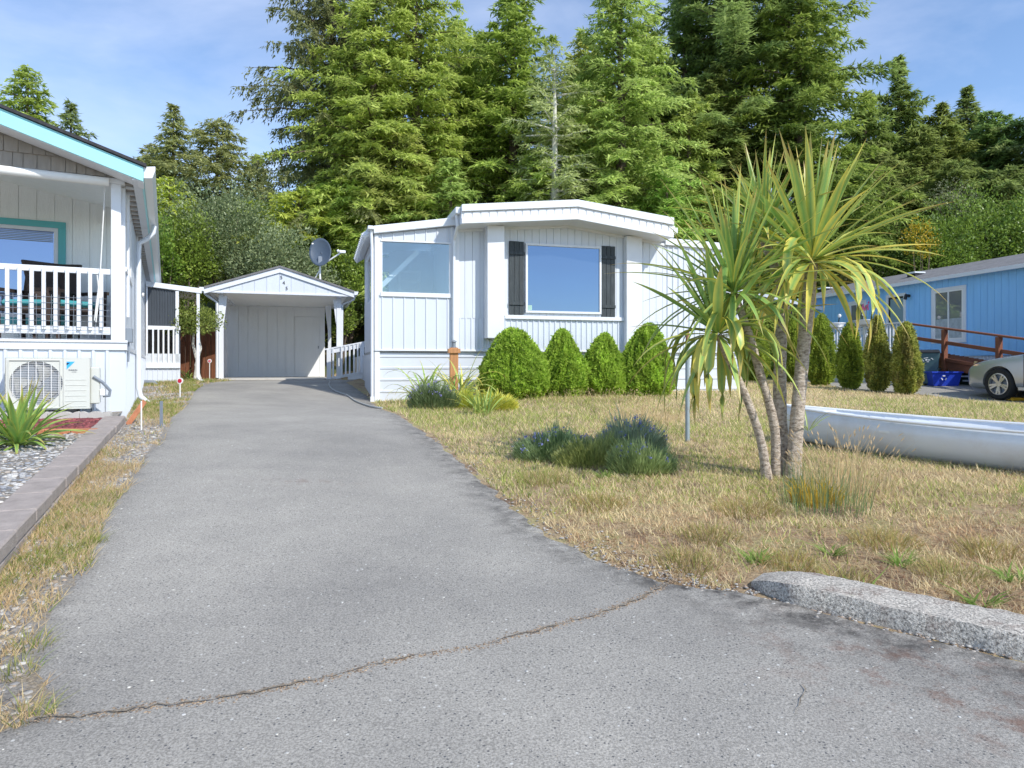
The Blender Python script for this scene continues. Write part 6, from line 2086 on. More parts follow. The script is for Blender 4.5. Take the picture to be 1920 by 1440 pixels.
# (px, py, distance) points up each stem
cC = trunk([(1438, 897, pz), (1425, 820, pz - .02), (1395, 735, pz - .06), (1362, 665, pz - .1), (1347, 628, pz - .12)], (.034, .024))
cB = trunk([(1455, 897, pz + .05), (1452, 800, pz + .05), (1425, 700, pz), (1402, 620, pz - .03), (1385, 575, pz - .05), (1375, 550, pz - .05)], (.036, .028))
cD = trunk([(1466, 897, pz + .1), (1462, 760, pz + .12), (1464, 640, pz + .16), (1470, 560, pz + .22), (1452, 500, pz + .3), (1432, 450, pz + .36)], (.056, .034))
cA = trunk([(1487, 895, pz), (1492, 820, pz), (1502, 700, pz), (1515, 570, pz), (1522, 492, pz)], (.052, .044))

leaf_cache = {}
def palm_leaf(c, az, el, L, wd, droop, tone, seed):
    r = random.Random(seed)
    n = 9
    p = Vector(c) + Vector((math.cos(az) * math.cos(el), math.sin(az) * math.cos(el), math.sin(el))) * .03
    e_ = el; a_ = az
    pts = [p.copy()]
    st = L / n
    curl = r.uniform(-.03, .03)
    for k in range(n):
        f = (k + 1) / n
        e_ -= droop * (.3 + 1.3 * f) * max(.15, math.cos(e_)) / n * 2.0
        a_ += curl
        p = p + Vector((math.cos(a_) * math.cos(e_), math.sin(a_) * math.cos(e_), math.sin(e_))) * st
        pts.append(p.copy())
    vs = []; cols = []
    tw = r.uniform(-.5, .5)
    g, y = Vector((.16, .36, .08)), Vector((.86, .70, .12))
    g2 = Vector((.36, .56, .20))
    br = Vector((.50, .30, .12))
    for k, q in enumerate(pts):
        f = k / n
        d = (pts[min(k + 1, n)] - pts[max(k - 1, 0)]).normalized()
        sd = d.cross(Vector((0, 0, 1)))
        if sd.length < .05: sd = Vector((-math.sin(az), math.cos(az), 0))
        sd.normalize()
        up = sd.cross(d).normalized()
        tw_ = tw * f
        s2 = sd * math.cos(tw_) + up * math.sin(tw_)
        u2 = -sd * math.sin(tw_) + up * math.cos(tw_)
        w_ = wd * (.40 + 1.9 * f if f < .3 else (1.0 - max(0, (f - .45) / .55) ** 1.6)) * .5
        w_ = max(w_, .0006)
        vs += [q - s2 * w_ + u2 * w_ * .38, q, q + s2 * w_ + u2 * w_ * .38]
        mid = g.lerp(g2, min(1, .25 + tone * .6))
        if f > .72: mid = mid.lerp(y, (f - .72) / .28 * (.3 + tone * .7))
        edge = mid.lerp(y, min(1, .25 + tone))
        if f > .82 and r.random() < .7: edge = edge.lerp(br, .7); mid = mid.lerp(br, .5)
        if tone > .85: mid = mid.lerp(y, .6)
        cols += [edge, mid, edge]
    fs = []
    for k in range(n):
        a = k * 3
        fs += [(a, a + 1, a + 4, a + 3), (a + 1, a + 2, a + 5, a + 4)]
    o = np_mesh('leaf', np.array([tuple(v) for v in vs]), np.array(fs), PALMM, palm, np.array([tuple(c_) for c_ in cols]), smooth=True)
    return o
def crown(c, n, Lr, seed, up_bias=.0, yellow=.3, low=-.9, wd=.046, hangn=0, up=1.0):
    r = random.Random(seed)
    for k in range(n):
        f = ((k + .5) / n) ** (1 / up)
        az = k * 2.39996 + r.uniform(-.3, .3)
        el = math.pi / 2 * (.97 - f * (1.0 - low / (math.pi / 2) * .8)) + r.uniform(-.10, .10) + up_bias
        el = max(low, min(1.5, el))
        L = r.uniform(*Lr) * (1.0 if el > 0 else .92)
        droop = (.08 + .30 * f ** 1.5) * r.uniform(.6, 1.5)
        if el < .1: droop += .25
        tone = min(1, max(0, r.gauss(yellow * (.6 + .9 * f), .25)))
        palm_leaf(c, az, el, L, wd * r.uniform(.75, 1.2), droop, tone, seed * 1000 + k)
    for k in range(hangn):
        az = r.uniform(0, 6.28)
        palm_leaf(c, az, r.uniform(-.5, .9), r.uniform(*Lr) * 1.05, wd * r.uniform(.9, 1.3), r.uniform(1.6, 2.6), min(1, max(0, r.gauss(.5, .3))), seed * 3000 + k)
crown(cA, 88, (.74, 1.0), 1, yellow=.45, low=-.55, wd=.060, hangn=8, up=.92)
crown(cB, 78, (.68, 1.0), 2, yellow=.18, low=-.45, wd=.044, up=.95)
crown(cC, 42, (.58, .86), 3, yellow=.14, low=-.9, wd=.060, hangn=18)
crown(cD, 56, (.60, .86), 4, yellow=.42, low=-.35, wd=.044, up=.9)
# basal sprout beside the thick stem
for k in range(9):
    palm_leaf(ppt(1515, 812, pz + .02), k * .7, random.uniform(.4, 1.2), random.uniform(.16, .28), .012, .4, .2, 900 + k)

# stake pole in the lawn
sx_, sy_ = gpx(1289, 828)
pl = empty('metal_pole', (sx_, sy_, h(sx_, sy_)), 0, 'grey-blue metal pipe standing upright in the lawn left of the palm stems', 'pole')
ph = CZ + (PY0 - 622) * sy_ / F - h(sx_, sy_)
MB().tube([(0, 0, 0), (0, 0, ph * .92)], .022, 10).build('pipe', PIPE, pl, smooth=True)
MB().tube([(0, 0, ph * .92), (0, 0, ph)], .019, 10).build('cap', mat('rusty_cap', (.30, .15, .09), .8, .3, 30), pl, smooth=True)

# ================================================================ grass
def pts_in(n, x0, x1, y0, y1, r, power=1.6):
    """random ground points, denser towards the camera"""
    u = r.random(n)
    y = (y0 ** (1 - power) + u * (y1 ** (1 - power) - y0 ** (1 - power))) ** (1 / (1 - power))
    x = r.uniform(0, 1, n)
    xl = np.maximum(x0, -0.80 * y - .6); xr = np.minimum(x1, .90 * y + 1.8)
    return xl + x * (xr - xl), y, xr - xl
WHc = np.array([W.world(sA - .05, -.02), W.world(sD + .05, -.02), W.world(sD + .05, DP), W.world(sA - .05, DP)])
def lawn_ok(x, y):
    ok = x > rb(y) + .02 + .05 * vnoise(x * 3, y * 3, 77)
    ok &= ~inpoly(x, y, WHc)
    ok &= ~inpoly(x, y, P_)
    ax, ay, tx, ty, nx_, ny_ = KB
    sx = (x - ax) * tx + (y - ay) * ty; nd = (x - ax) * nx_ + (y - ay) * ny_
    ok &= ~((sx > -.05) & (nd < .27) & (y < 4))
    ok &= (nd > -.02) | (y > 3.0)
    # canoe footprint
    cxx = (x - tipx) * dx_ + (y - tipy) * dy_; cyy = -(x - tipx) * dy_ + (y - tipy) * dx_
    ok &= ~((cxx > .1) & (cxx < LCN) & (np.abs(cyy) < .33))
    return ok
r = np.random.default_rng(21)
N_ = 450000
x, y, wdt = pts_in(N_, -3, 16, 1.9, 20.5, r, 1.55)
keepw = r.random(N_) < (wdt / wdt.max()) ** .25
ok = lawn_ok(x, y) & keepw
x, y = x[ok], y[ok]
# bare, thatchy patches near the kerb; lush patches in the middle of the lawn
n1 = vnoise(x * .9, y * .9, 31); n2 = vnoise(x * 3.2, y * 3.2, 32); n3 = vnoise(x * 9, y * 9, 33)
near = smooth(5.6, 3.0, y)
bare = (n2 * .6 + n3 * .5 + .55 * near) > .50
keep = ~bare | (r.random(len(x)) < .25)
x, y, n1, n2, n3, near = [q[keep] for q in (x, y, n1, n2, n3, near)]
n = len(x)
Z0 = H(x, y)
green = np.clip(.60 + .75 * n1 + .35 * n2 + .25 * smooth(11.5, 9.0, y) * smooth(6.0, 8.0, y) * smooth(6, 3, x) - .55 * near + .30 * smooth(2.2, 3.2, x) * smooth(5.2, 4.2, y) * smooth(2.8, 3.4, y), 0, 1)
green *= 1 - .55 * smooth(12.0, 13.5, y)
is_g = r.random(n) < green * .55
straw = np.array([.90, .78, .47]); straw2 = np.array([.80, .62, .37]); gr1 = np.array([.28, .37, .08]); gr2 = np.array([.60, .62, .20])
f1 = r.random(n)[:, None]
dry = straw * f1 + straw2 * (1 - f1)
redd = np.array([.66, .40, .23])
dry = np.where((n3 + near * .5 + r.normal(0, .3, n) > .75)[:, None], redd * .7 + dry * .3, dry)
grn = gr1 * f1 + gr2 * (1 - f1)
tint_ = np.where(is_g[:, None], grn, dry) * r.uniform(.6, 1.15, n)[:, None]
dist = y
hgt = .80 * (.035 + .028 * r.random(n) + .02 * np.clip(n2, 0, 1)) * (1 + .35 * smooth(6, 10, y)) * np.where(is_g, 1.1, .9)
tall = r.random(n) < .02
hgt = np.where(tall, hgt * 2.0, hgt)
lean = r.normal(0, .55, (n, 2)) + np.array([-.15, 0])
D = np.stack([lean[:, 0] * hgt, lean[:, 1] * hgt, hgt], 1)
D = np.where((near > .4)[:, None] & (r.random(n) < .5)[:, None], D * np.array([1.8, 1.8, .35]), D)
aw = r.uniform(0, 2 * np.pi, n)
wv = (.0016 + .00055 * dist) * r.uniform(.7, 1.3, n)
Wv = np.stack([np.cos(aw) * wv, np.sin(aw) * wv * .4, 0 * wv], 1)
P = np.stack([x, y, Z0 - .004], 1)
g_ = blades('lawn_grass', P, D, Wv, tint_, GRASSM, tip=tint_ * 1.1)
tag(g_, 'patchy dry and green grass of the front lawn', 'grass', kind='stuff')

# seed-head grasses: tufts with tall straw stalks
def stalks(name, cx, cy, rad, n, hmin, hmax, cols, label, cat='grass', seed=0, wdt=.0025, spread=.35, heads=True, headc=(.62, .46, .26), kind='stuff', up=1.0, curve=True):
    r = np.random.default_rng(seed)
    a = r.uniform(0, 2 * np.pi, n); rr = rad * np.sqrt(r.random(n))
    x = cx + rr * np.cos(a); y = cy + rr * np.sin(a)
    z = H(x, y)
    hg = r.uniform(hmin, hmax, n) * (1 - .45 * (rr / rad) ** 2)
    out = np.stack([np.cos(a), np.sin(a)], 1) * (rr / rad)[:, None] * spread + r.normal(0, spread * .45, (n, 2))
    P = np.stack([x, y, z], 1)
    D1 = np.stack([out[:, 0] * hg * .45, out[:, 1] * hg * .45, hg * .6], 1)
    D2 = np.stack([out[:, 0] * hg * .95, out[:, 1] * hg * .95, hg * (.42 if curve else .5)], 1)
    aw = r.uniform(0, np.pi, n)
    Wv = np.stack([np.cos(aw), np.sin(aw) * .5, 0 * aw], 1) * wdt
    f = r.random(n)[:, None]
    c = np.array(cols[0]) * (1 - f) + np.array(cols[1]) * f
    V = np.empty((n, 5, 3)); V[:, 0] = P - Wv; V[:, 1] = P + Wv; V[:, 2] = P + D1 + Wv * .8; V[:, 3] = P + D1 - Wv * .8; V[:, 4] = P + D1 + D2
    base = np.arange(n)[:, None] * 5
    q = np.concatenate([base + np.array([[0, 1, 2, 3]]), base + np.array([[3, 2, 4, 4]])])
    me_v = V.reshape(-1, 3)
    tri = np.concatenate([base + [[0, 1, 2]], base + [[0, 2, 3]], base + [[3, 2, 4]]])
    cc_ = np.repeat(c, 5, axis=0)
    if heads:
        k = r.random(n) < .5
        Ph = (P + D1 + D2 * .85)[k]; m = len(Ph)
        dh = unit(D2[k]) * .045
        wh = np.stack([np.full(m, .005), np.zeros(m), np.zeros(m)], 1)
        V2 = np.empty((m, 4, 3)); V2[:, 0] = Ph; V2[:, 1] = Ph + dh * .5 + wh; V2[:, 2] = Ph + dh; V2[:, 3] = Ph + dh * .5 - wh
        b2 = len(me_v) + np.arange(m)[:, None] * 4
        tri = np.concatenate([tri, b2 + [[0, 1, 2]], b2 + [[0, 2, 3]]])
        me_v = np.concatenate([me_v, V2.reshape(-1, 3)]); cc_ = np.concatenate([cc_, np.repeat(np.tile(np.array([headc]), (m, 1)), 4, axis=0)])
    o = np_mesh(name, me_v, tri, GRASSM, tint=cc_)
    return tag(o, label, cat, kind=kind)
STR = ((.62, .46, .25), (.80, .64, .38))
c_ = gpx(1570, 925)
stalks('seed_grass', c_[0] + .05, c_[1], .30, 230, .22, .50, STR, 'tall straw seed grass at the right foot of the palm', seed=1)
stalks('horsetail_clump', *gpx(1548, 955), .26, 210, .12, .38, ((.10, .19, .09), (.30, .36, .16)), 'dark green upright rushes at the foot of the palm', seed=2, spread=.16, heads=False, wdt=.0019, curve=False)
stalks('horsetail_clump', *gpx(1495, 925), .14, 80, .12, .34, ((.10, .19, .09), (.30, .36, .16)), 'dark green upright rushes against the thickest palm stem', seed=3, spread=.16, heads=False, wdt=.0019, curve=False)
stalks('yellow_weed', *gpx(1530, 945), .14, 120, .10, .24, ((.55, .36, .04), (.70, .50, .08)), 'yellowing weeds among the rushes by the palm', seed=4, heads=False, wdt=.007)
stalks('seed_grass', *gpx(1210, 790), .55, 420, .12, .26, STR, 'straw seed grass on the lawn behind the lavender bed', seed=5)
stalks('seed_grass', *gpx(1120, 752), 1.2, 500, .08, .2, ((.45, .36, .16), (.60, .50, .24)), 'seed grass along the foot of the cone shrubs', seed=6)
for i_, (px, py, n, hm, wd_) in enumerate(((1330, 1010, 120, .10, .16), (1120, 950, 120, .10, .18), (1020, 905, 120, .12, .18), (1480, 1060, 110, .08, .13), (1290, 1060, 110, .10, .14), (1660, 1020, 130, .09, .16), (1780, 1080, 120, .09, .14), (1400, 960, 140, .10, .2), (1580, 1090, 100, .07, .12), (1860, 1040, 120, .10, .15))):
    stalks('grass_tuft', *gpx(px, py), wd_, n * 2, .05, hm, ((.50, .34, .15), (.34, .34, .10)) if i_ % 2 else ((.30, .32, .09), (.55, .40, .2)), 'dry tuft standing out of the bare lawn edge', seed=20 + i_, heads=False, wdt=.0025, spread=.9)
for i_, (px, py, sc_) in enumerate(((1690, 1060, 1), (1620, 1130, .8), (1840, 1135, 1), (1560, 1040, .7), (1130, 895, .9), (1420, 1055, .8), (1900, 1090, .9))):
    x_, y_ = gpx(px, py)
    stalks('rosette_weed', x_, y_, .05 * sc_, 34, .04, .09, ((.16, .28, .05), (.34, .44, .12)), 'green rosette weed in the dry grass', seed=50 + i_, heads=False, wdt=.006, spread=1.8, curve=False)

# thatch: flat dead straw over the bare ground close to the kerb
N_ = 100000
x, y, wdt = pts_in(N_, 0, 7, 2.0, 7.5, r, 1.9)
ok = lawn_ok(x, y)
x, y = x[ok], y[ok]; n = len(x)
a = r.uniform(0, 2 * np.pi, n); L_s = r.uniform(.015, .06, n)
D = np.stack([np.cos(a) * L_s, np.sin(a) * L_s, r.uniform(-.05, .35, n) * L_s], 1)
Wv = np.stack([-np.sin(a), np.cos(a), 0 * a], 1) * .0016
f1 = r.random(n)[:, None]
tn = np.array([.80, .64, .42]) * f1 + np.array([.45, .29, .17]) * (1 - f1)
sp_m = r.random(n) < .25
tn[sp_m] = np.array([.30, .13, .07])
g_ = blades('straw_thatch', np.stack([x, y, H(x, y) + .004], 1), D, Wv, tn, GRASSM)
tag(g_, 'flat dead straw over the bare lawn edge', 'straw', kind='stuff')

# ---------------------------------------------------------------- pebbles
def pebbles(name, x, y, z, size, cols, m, label, cat, r):
    n = len(x)
    base = np.array([(1,0,0),(0,1,0),(-1,0,0),(0,-1,0),(.55,.55,.62),(-.55,.55,.62),(-.55,-.55,.62),(.55,-.55,.62)], float)
    V = np.repeat(base[None], n, 0) * r.uniform(.65, 1.25, (n, 8, 1))
    sx = size * r.uniform(.6, 1.5, n); syy = sx * r.uniform(.6, 1.0, n); sz = sx * r.uniform(.35, .8, n)
    V = V * np.stack([sx, syy, sz], 1)[:, None, :]
    a = r.uniform(0, 2 * np.pi, n); c, s = np.cos(a)[:, None], np.sin(a)[:, None]
    X = V[..., 0] * c - V[..., 1] * s; Y = V[..., 0] * s + V[..., 1] * c
    V = np.stack([X + x[:, None], Y + y[:, None], V[..., 2] + z[:, None]], -1)
    fq = np.array([(0,1,5,4),(1,2,6,5),(2,3,7,6),(3,0,4,7),(4,5,6,7)])
    Fq = (fq[None] + np.arange(n)[:, None, None] * 8).reshape(-1, 4)
    k = r.integers(0, len(cols), n)
    t_ = np.array(cols)[k] * r.uniform(.7, 1.25, n)[:, None]
    o = np_mesh(name, V.reshape(-1, 3), Fq, m, tint=np.repeat(t_, 8, axis=0))
    return tag(o, label, cat, kind='stuff')
STONE = mat('pebble', (.4, .4, .4), .8, .15, 60, attr=True)
SC = [(.36, .36, .36), (.46, .45, .43), (.26, .27, .29), (.40, .35, .30), (.54, .52, .49)]
n = 16000
u = r.random(n); y = 1.2 + (7.3 - 1.2) * u ** 1.25
x = wallx(y) - .13 - r.random(n) * np.minimum(3.6, .5 + .55 * y)
lava_zone = (y > 6.35) & (x > -6.2)
k = ~lava_zone & (x > -.80 * y - .4)
x, y = x[k], y[k]
pebbles('bed_gravel', x, y, wallz(y) - .034, .017, SC, STONE, 'grey rounded gravel filling the raised bed', 'gravel', r)
# strip pebbles
n = 9000
y = 1.6 + 13 * r.random(n) ** 1.7
xl = left_edge(y); xr = lb(y)
x = xl + (xr - xl) * r.random(n) ** .8
k = (y > 3.1) | (r.random(n) < .35)
x, y = x[k], y[k]
pebbles('verge_gravel', x, y, H(x, y) + .004, .012 + .002 * y / 4, [(.30,.28,.26),(.38,.35,.31),(.22,.21,.20),(.36,.28,.20),(.46,.44,.40)], STONE, 'loose gravel along the left edge of the driveway', 'gravel', r)
# weeds in the strip
n = 52000
y = 1.5 + 15.5 * r.random(n) ** 1.6
xl = left_edge(y); xr = lb(y) + .06
x = xl + (xr - xl) * r.random(n)
w1 = vnoise(x * 2.2, y * 1.4, 61) + .3 * vnoise(x * 8, y * 8, 62)
hot = smooth(3.1, 3.8, y) * smooth(5.6, 4.9, y) * .4 + smooth(8.5, 9.5, y) * .05 + smooth(3.3, 2.6, y) * .14
k = (w1 + hot + r.normal(0, .2, n)) > .22
x, y, w1 = x[k], y[k], w1[k]; n = len(x)
hg = r.uniform(.02, .06, n) * (1 + .6 * smooth(8, 12, y))
isg = (w1 + r.normal(0, .4, n) + .35 * smooth(8, 10, y)) > .55
f1 = r.random(n)[:, None]
tn = np.where(isg[:, None], np.array([.22, .30, .06]) * f1 + np.array([.38, .42, .10]) * (1 - f1), np.array([.76, .62, .36]) * f1 + np.array([.62, .44, .25]) * (1 - f1))
l_ = r.normal(0, .7, (n, 2))
wv = .0016 + .0005 * y
aw = r.uniform(0, 6.28, n)
g_ = blades('verge_weeds', np.stack([x, y, H(x, y) + .003], 1), np.stack([l_[:, 0] * hg, l_[:, 1] * hg, hg], 1), np.stack([np.cos(aw) * wv, np.sin(aw) * wv * .4, 0 * wv], 1), tn, GRASSM)
tag(g_, 'dry weeds in the gravel beside the driveway', 'weeds', kind='stuff')
for i_, (px, py, n_, hm) in enumerate(((255, 1150 - 20, 1, .1),)): pass
for i_, (px, py) in enumerate(((175, 1020), (90, 1060), (60, 1215), (55, 1345), (130, 990), (160, 940), (30, 1265))):
    x_, y_ = gpx(px, py)
    stalks('weed_tuft', x_, y_, .06, 60, .03, .08, ((.26, .36, .08), (.50, .42, .18)), 'small weed tuft at the crumbling driveway edge', seed=90 + i_, heads=False, wdt=.0018, spread=.9)
# crumbled stones on the right edge, by the kerb
n = 2600
y = 2.3 + 4.5 * r.random(n) ** 1.3
x = rb(y) + r.normal(0.06, .10, n)
k = r.random(n) < (.25 + .75 * smooth(3.9, 3.0, y))
x, y = x[k], y[k]
pebbles('edge_gravel', x, y, H(x, y) + .006, .008, [(.34,.33,.31),(.24,.23,.22),(.44,.40,.35),(.30,.22,.16)], STONE, 'loose stones between the asphalt edge and the lawn', 'gravel', r)
# lone pebbles on the asphalt
n = 420
y = 1.8 + 9 * r.random(n) ** 1.6; x = lb(y) + (rb(y) - lb(y)) * r.random(n)
pebbles('driveway_grit', x, y, H(x, y) + .010, .0045, [(.5,.49,.46),(.3,.28,.25),(.6,.58,.52)], STONE, 'scattered grit on the driveway', 'grit', r)
# crumbs along the crack
cpa = np.array(cpts); k = r.integers(0, len(cpa), 1500)
x = cpa[k, 0] + r.normal(0, .014, 1500); y = cpa[k, 1] + r.normal(0, .014, 1500)
pebbles('crack_grit', x, y, H(x, y) + .010, .0035, [(.28,.20,.13),(.38,.28,.19),(.20,.15,.11)], STONE, 'brown grit along the driveway crack', 'grit', r)

# lava rock bed and brick edging by the heat pump
n = 2600
y = r.uniform(6.42, 7.25, n); x = wallx(y) - .13 - r.random(n) * 1.3
pebbles('lava_rock', x, y, wallz(y) - .03, .026, [(.22,.055,.06),(.30,.08,.08),(.14,.035,.04)], STONE, 'dark red lava rock bed in front of the heat pump', 'rock', r)
be = empty('brick_edging', (wallx(6.36) - .14, 6.36, float(wallz(6.36)) - .03), R(8), 'orange brick edging along the lava rock bed', 'edging')
for k in range(9):
    MB().box(-.215 - k * .222, -.0 - k * .222, -.045, .045, -.02, .035).build('brick', BRICK, be, bevel=.005)
ce = empty('scalloped_edging', (wallx(7.28) - .16, 7.28, float(wallz(7.28)) - .04), R(10), 'pale scalloped concrete edging behind the lava rock', 'edging')
for k in range(6):
    P = [(-.30, 0), (0, 0), (0, .06)] + [(-.15 + .15 * math.cos(a), .06 + .03 * abs(math.sin(a * 3)) ** .6) for a in np.linspace(.05, math.pi - .05, 18)] + [(-.30, .06)]
    MB().prism(P, 0, .05).build('edging_stone', SLAB, ce, loc=(-k * .305, 0, 0))
# terracotta board leaning at the house corner
b0 = gpx(239, 797)
tbd = empty('terracotta_board', (b0[0], b0[1], h(*b0)), 0, 'narrow orange-red board leaning at the house end of the block wall', 'board')
MB().bar((0, 0, .0), ((253 - 239) / F * b0[1] + .02, .16, .25), .055, .018, up=(1, -.4, 0)).build('plank', BRICK, tbd, bevel=.003)

# spiky yucca-like plants in the gravel bed
def bed_pt(px, py):
    rr_ = (px - PX0) / F; k = 5.
    for _ in range(40): k = (.74 - .0605 * (k - 3.68) + .03 + 0) * F / (py - PY0)
    return rr_ * k, k
def sword_plant(px, py, n, L, label, seed):
    x_, y_ = bed_pt(px, py)
    t = empty('sword_plant', (x_, y_, float(wallz(y_)) - .035), 0, label, 'plant', 'sword-leaved plants in the gravel bed')
    r_ = random.Random(seed)
    global palm
    keep_ = palm; palm = t
    for k in range(n):
        f = k / n
        el = 1.45 - f * 1.25 + r_.uniform(-.1, .1)
        palm_leaf((r_.uniform(-.04, .04), r_.uniform(-.04, .04), 0), k * 2.4 + r_.uniform(-.2, .2), el, L * r_.uniform(.6, 1.0), .040 * r_.uniform(.8, 1.2), .22 + .3 * f, max(0, r_.gauss(.08, .12)), seed * 77 + k)
    palm = keep_
    return t
sword_plant(34, 836, 80, .62, 'big green sword-leaved plant in the gravel bed before the heat pump', 5)
sword_plant(-45, 838, 40, .60, 'second sword-leaved plant cut by the left edge of the view', 6)

# ================================================================ beds on the lawn
def spiky_bush(px, py, wpx, tpy, n, cols, label, seed, name='lavender_bush', flowers=None, wd=.0042, spread=.9, depth=.5, nflow=150, cat='shrub', lf=.5):
    x_, y_ = gpx(px, py)
    y_ += wpx * y_ / F * depth * .5
    x_ = (px - PX0) / F * y_
    z_ = h(x_, y_)
    top = CZ + (PY0 - tpy) * y_ / F - z_
    rx = wpx / 2 * y_ / F; ry = rx * depth
    t = empty(name, (x_, y_, z_), 0, label, cat)
    r = np.random.default_rng(seed)
    a = r.uniform(0, 2 * np.pi, n); q = np.sqrt(r.random(n))
    X = rx * .85 * q * np.cos(a); Y = ry * .85 * q * np.sin(a)
    prof_ = top * np.clip(1 - (q * .92) ** 2, .05, 1) ** .38 * (.9 + .34 * vnoise(X * 13, Y * 13, seed)) * np.where(r.random(n) < .05, 1.25, 1.0)
    zb = prof_ * r.uniform(.0, .75, n)
    Zg = H(X + x_, Y + y_) - z_
    Lf_ = np.minimum(prof_ * lf, .22) * r.uniform(.6, 1.2, n)
    D = unit(np.stack([np.cos(a) * q * spread + r.normal(0, .25, n), np.sin(a) * q * spread + r.normal(0, .25, n), np.ones(n)], 1)) * Lf_[:, None]
    aw = r.uniform(0, 6.28, n)
    Wv = np.stack([np.cos(aw), np.sin(aw) * .6, 0 * aw], 1) * wd
    f1 = np.clip(.5 + .5 * vnoise(X * 7, Y * 7 + zb * 6, seed + 2) + r.normal(0, .25, n), 0, 1)[:, None]
    c = np.array(cols[0]) * (1 - f1) + np.array(cols[1]) * f1
    leaves('foliage', np.stack([X, Y, Zg + zb], 1), D, Wv, c, BLEAF, t)
    if flowers is not None:
        m_ = nflow
        a = r.uniform(0, 2 * np.pi, m_); q = np.sqrt(r.random(m_)) 
        X = rx * .9 * q * np.cos(a); Y = ry * .9 * q * np.sin(a)
        zz = top * np.clip(1 - (q * .92) ** 2, .05, 1) ** .38 * (.9 + .34 * vnoise(X * 13, Y * 13, seed)) + .005
        P = np.stack([X, Y, zz], 1)
        P = np.repeat(P, 5, axis=0) + r.normal(0, .010, (m_ * 5, 3))
        D = unit(r.normal(size=(m_ * 5, 3)) + [0, 0, .5]) * .020
        Wv = unit(np.cross(D, r.normal(size=(m_ * 5, 3)))) * .008
        o = leaves('blossom', P, D, Wv, np.tile(np.array(flowers), (m_ * 5, 1)) * r.uniform(.7, 1.3, (m_ * 5, 1)), BLEAF, t)
        o['kind'] = 'stuff'
    return t
LAV = (.26, .28, .58)
GL = ((.14, .22, .08), (.50, .62, .30))
spiky_bush(1040, 872, 175, 806, 4200, GL, 'low blue-flowered shrub, left part of the lawn bed', 1, flowers=LAV, nflow=60)
spiky_bush(1180, 870, 150, 780, 3800, ((.19, .25, .14), (.56, .64, .42)), 'grey-green blue-flowered shrub, tallest in the lawn bed', 2, flowers=LAV, nflow=45)
spiky_bush(1112, 884, 170, 814, 3800, ((.16, .22, .05), (.52, .54, .18)), 'grassy green clump in the middle of the lawn bed', 3, name='grass_clump', wd=.0032)
spiky_bush(1205, 896, 140, 834, 3800, ((.15, .21, .07), (.48, .58, .24)), 'bright green rosemary-like clump at the right of the lawn bed', 4, flowers=LAV, nflow=28, name='rosemary_bush', lf=.7)
spiky_bush(815, 770, 110, 718, 2600, ((.10, .16, .06), (.34, .42, .20)), 'purple-flowered low shrub at the corner of the white home', 5, flowers=(.30, .26, .62), nflow=70, wd=.006)
spiky_bush(872, 768, 50, 736, 1300, ((.34, .42, .05), (.70, .72, .12)), 'golden-green juniper beside the purple shrub', 6, name='golden_juniper', wd=.008)
spiky_bush(928, 772, 96, 730, 2400, ((.36, .42, .05), (.86, .80, .14)), 'golden juniper with yellow tips left of the cone shrubs', 7, name='golden_juniper', wd=.008, spread=1.6)
# arching lily-like leaves behind the purple shrub and fern in front
def arching(px, py, Z, n, L, label, seed, tone=(.2, .3), wd=.034, name='day_lily', cat='plant', el0=1.3, drp=.9):
    x_ = (px - PX0) / F * Z; 
    t = empty(name, (x_, Z, h(x_, Z)), 0, label, cat)
    global palm
    keep_ = palm; palm = t
    r_ = random.Random(seed)
    for k in range(n):
        f = k / n
        palm_leaf((r_.uniform(-.12, .12), r_.uniform(-.08, .08), 0), r_.uniform(0, 6.28), el0 - f * .7 + r_.uniform(-.1, .1), L * r_.uniform(.55, 1.0), wd * r_.uniform(.7, 1.2), drp * r_.uniform(.6, 1.5), min(1, max(0, r_.gauss(*tone))), seed * 55 + k)
    palm = keep_
    return t
arching(795, 735, 11.8, 60, 1.05, 'arching strap-leaved clump in front of the home corner, left one', 11, (.25, .3))
arching(858, 735, 11.8, 70, 1.15, 'arching strap-leaved clump around the lantern post', 12, (.45, .35))
arching(905, 782, 9.7, 34, .55, 'bright green upright fern in front of the golden juniper', 13, (.3, .2), .03, 'sword_fern', el0=1.4, drp=.35)
arching(352, 700, 17.0, 22, .55, 'green fern at the foot of the side porch', 14, (.2, .2), .04, 'sword_fern', el0=1.2, drp=.8)

# lantern post behind the lilies
lx_, ly_ = (851 - PX0) / F * 12.4, 12.4
lp = empty('lantern_post', (lx_, ly_, h(lx_, ly_)), R(10), 'orange cedar post topped by a small solar lantern among strap leaves', 'post')
hp = CZ + (PY0 - 652) * 12.4 / F - h(lx_, ly_)
MB().box(-.075, .075, -.075, .075, 0, hp).build('post', WOODP, lp, bevel=.006)
MB().box(-.11, .11, -.11, -.0755, hp - .10, hp - .02).box(-.11, .11, .0755, .11, hp - .10, hp - .02).box(-.11, -.0755, -.075, .075, hp - .10, hp - .02).box(.0755, .11, -.075, .075, hp - .10, hp - .02).build('collar', WOODP, lp, bevel=.004)
ln = MB().lathe([(.05, hp + .002), (.05, hp + .015), (.035, hp + .02), (.035, hp + .10), (.055, hp + .105), (.045, hp + .125), (.01, hp + .14)], 12).build('lantern', GREYM, lp, smooth=True)

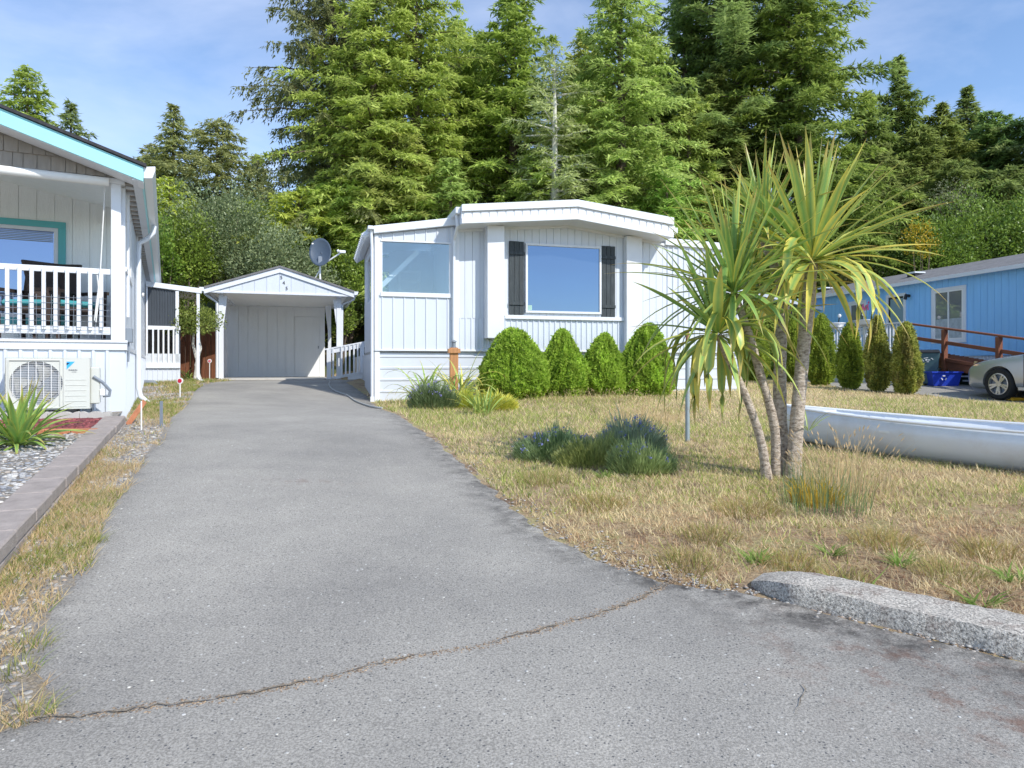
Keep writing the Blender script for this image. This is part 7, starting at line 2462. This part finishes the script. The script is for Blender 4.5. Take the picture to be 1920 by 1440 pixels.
# ---------------------------------------------------------------- markers, hose
for px, ty, by_, Z, m_, lb_ in ((393, 677, 713, 17.0, PINK, 'white driveway stake with pink reflector beside the carport post'), (337.5, 714, 746, 13.2, RED, 'white driveway stake with red reflector in the weedy verge')):
    x_, y_ = gpx(px, by_)
    sc_ = y_ / F
    t = empty('driveway_marker', (x_, y_, h(x_, y_)), 0, lb_, 'marker', 'driveway marker stakes')
    hh = (by_ - ty) * sc_
    MB().tube([(0, 0, 0), (0, 0, hh - .05)], .010, 6).build('stake', WPL, t)
    MB().tube([(0, -.008, hh), (0, .008, hh)], .052, 20).build('disc', WPL, t)
    MB().tube([(0, -.014, hh), (0, -.0085, hh)], .034, 20).build('reflector', m_, t)
x_, y_ = gpx(265, 808)
t = empty('stake', (x_, y_, h(x_, y_)), 0, 'thin white stake with a small clear bracket beside the downspout outlet', 'stake')
hh = (808 - 752) * y_ / F
MB().tube([(0, 0, 0), (0, 0, hh)], .007, 6).build('rod', WPL, t)
MB().box(.03, .06, .3, .31, 0, hh * .95).build('bracket', GREYM, t)
hp_ = [(600, 709), (612, 713), (618, 717), (617, 722), (619, 728), (628, 735), (641, 740), (652, 744), (660, 750), (668, 755), (680, 760), (692, 764), (706, 767), (718, 768)]
HP = [gpx(*p) for p in hp_]
HP2 = []
for j in range(len(HP) - 1):
    p0, p1, p2, p3 = [Vector(HP[min(max(q, 0), len(HP) - 1)]) for q in (j - 1, j, j + 1, j + 2)]
    for k in range(5):
        t_ = k / 5
        q = .5 * ((2 * p1) + (p2 - p0) * t_ + (2 * p0 - 5 * p1 + 4 * p2 - p3) * t_ * t_ + (3 * p1 - p0 - 3 * p2 + p3) * t_ ** 3)
        HP2.append((q.x, q.y, h(q.x, q.y) + .026))
ho = MB().tube(HP2, .016, 8).build('garden_hose', HOSE, smooth=True)
tag(ho, 'pale grey garden hose snaking from the carport across the driveway edge', 'hose')
for o_ in [o for o in bpy.data.objects if o.name == 'tmp']: bpy.data.objects.remove(o_)
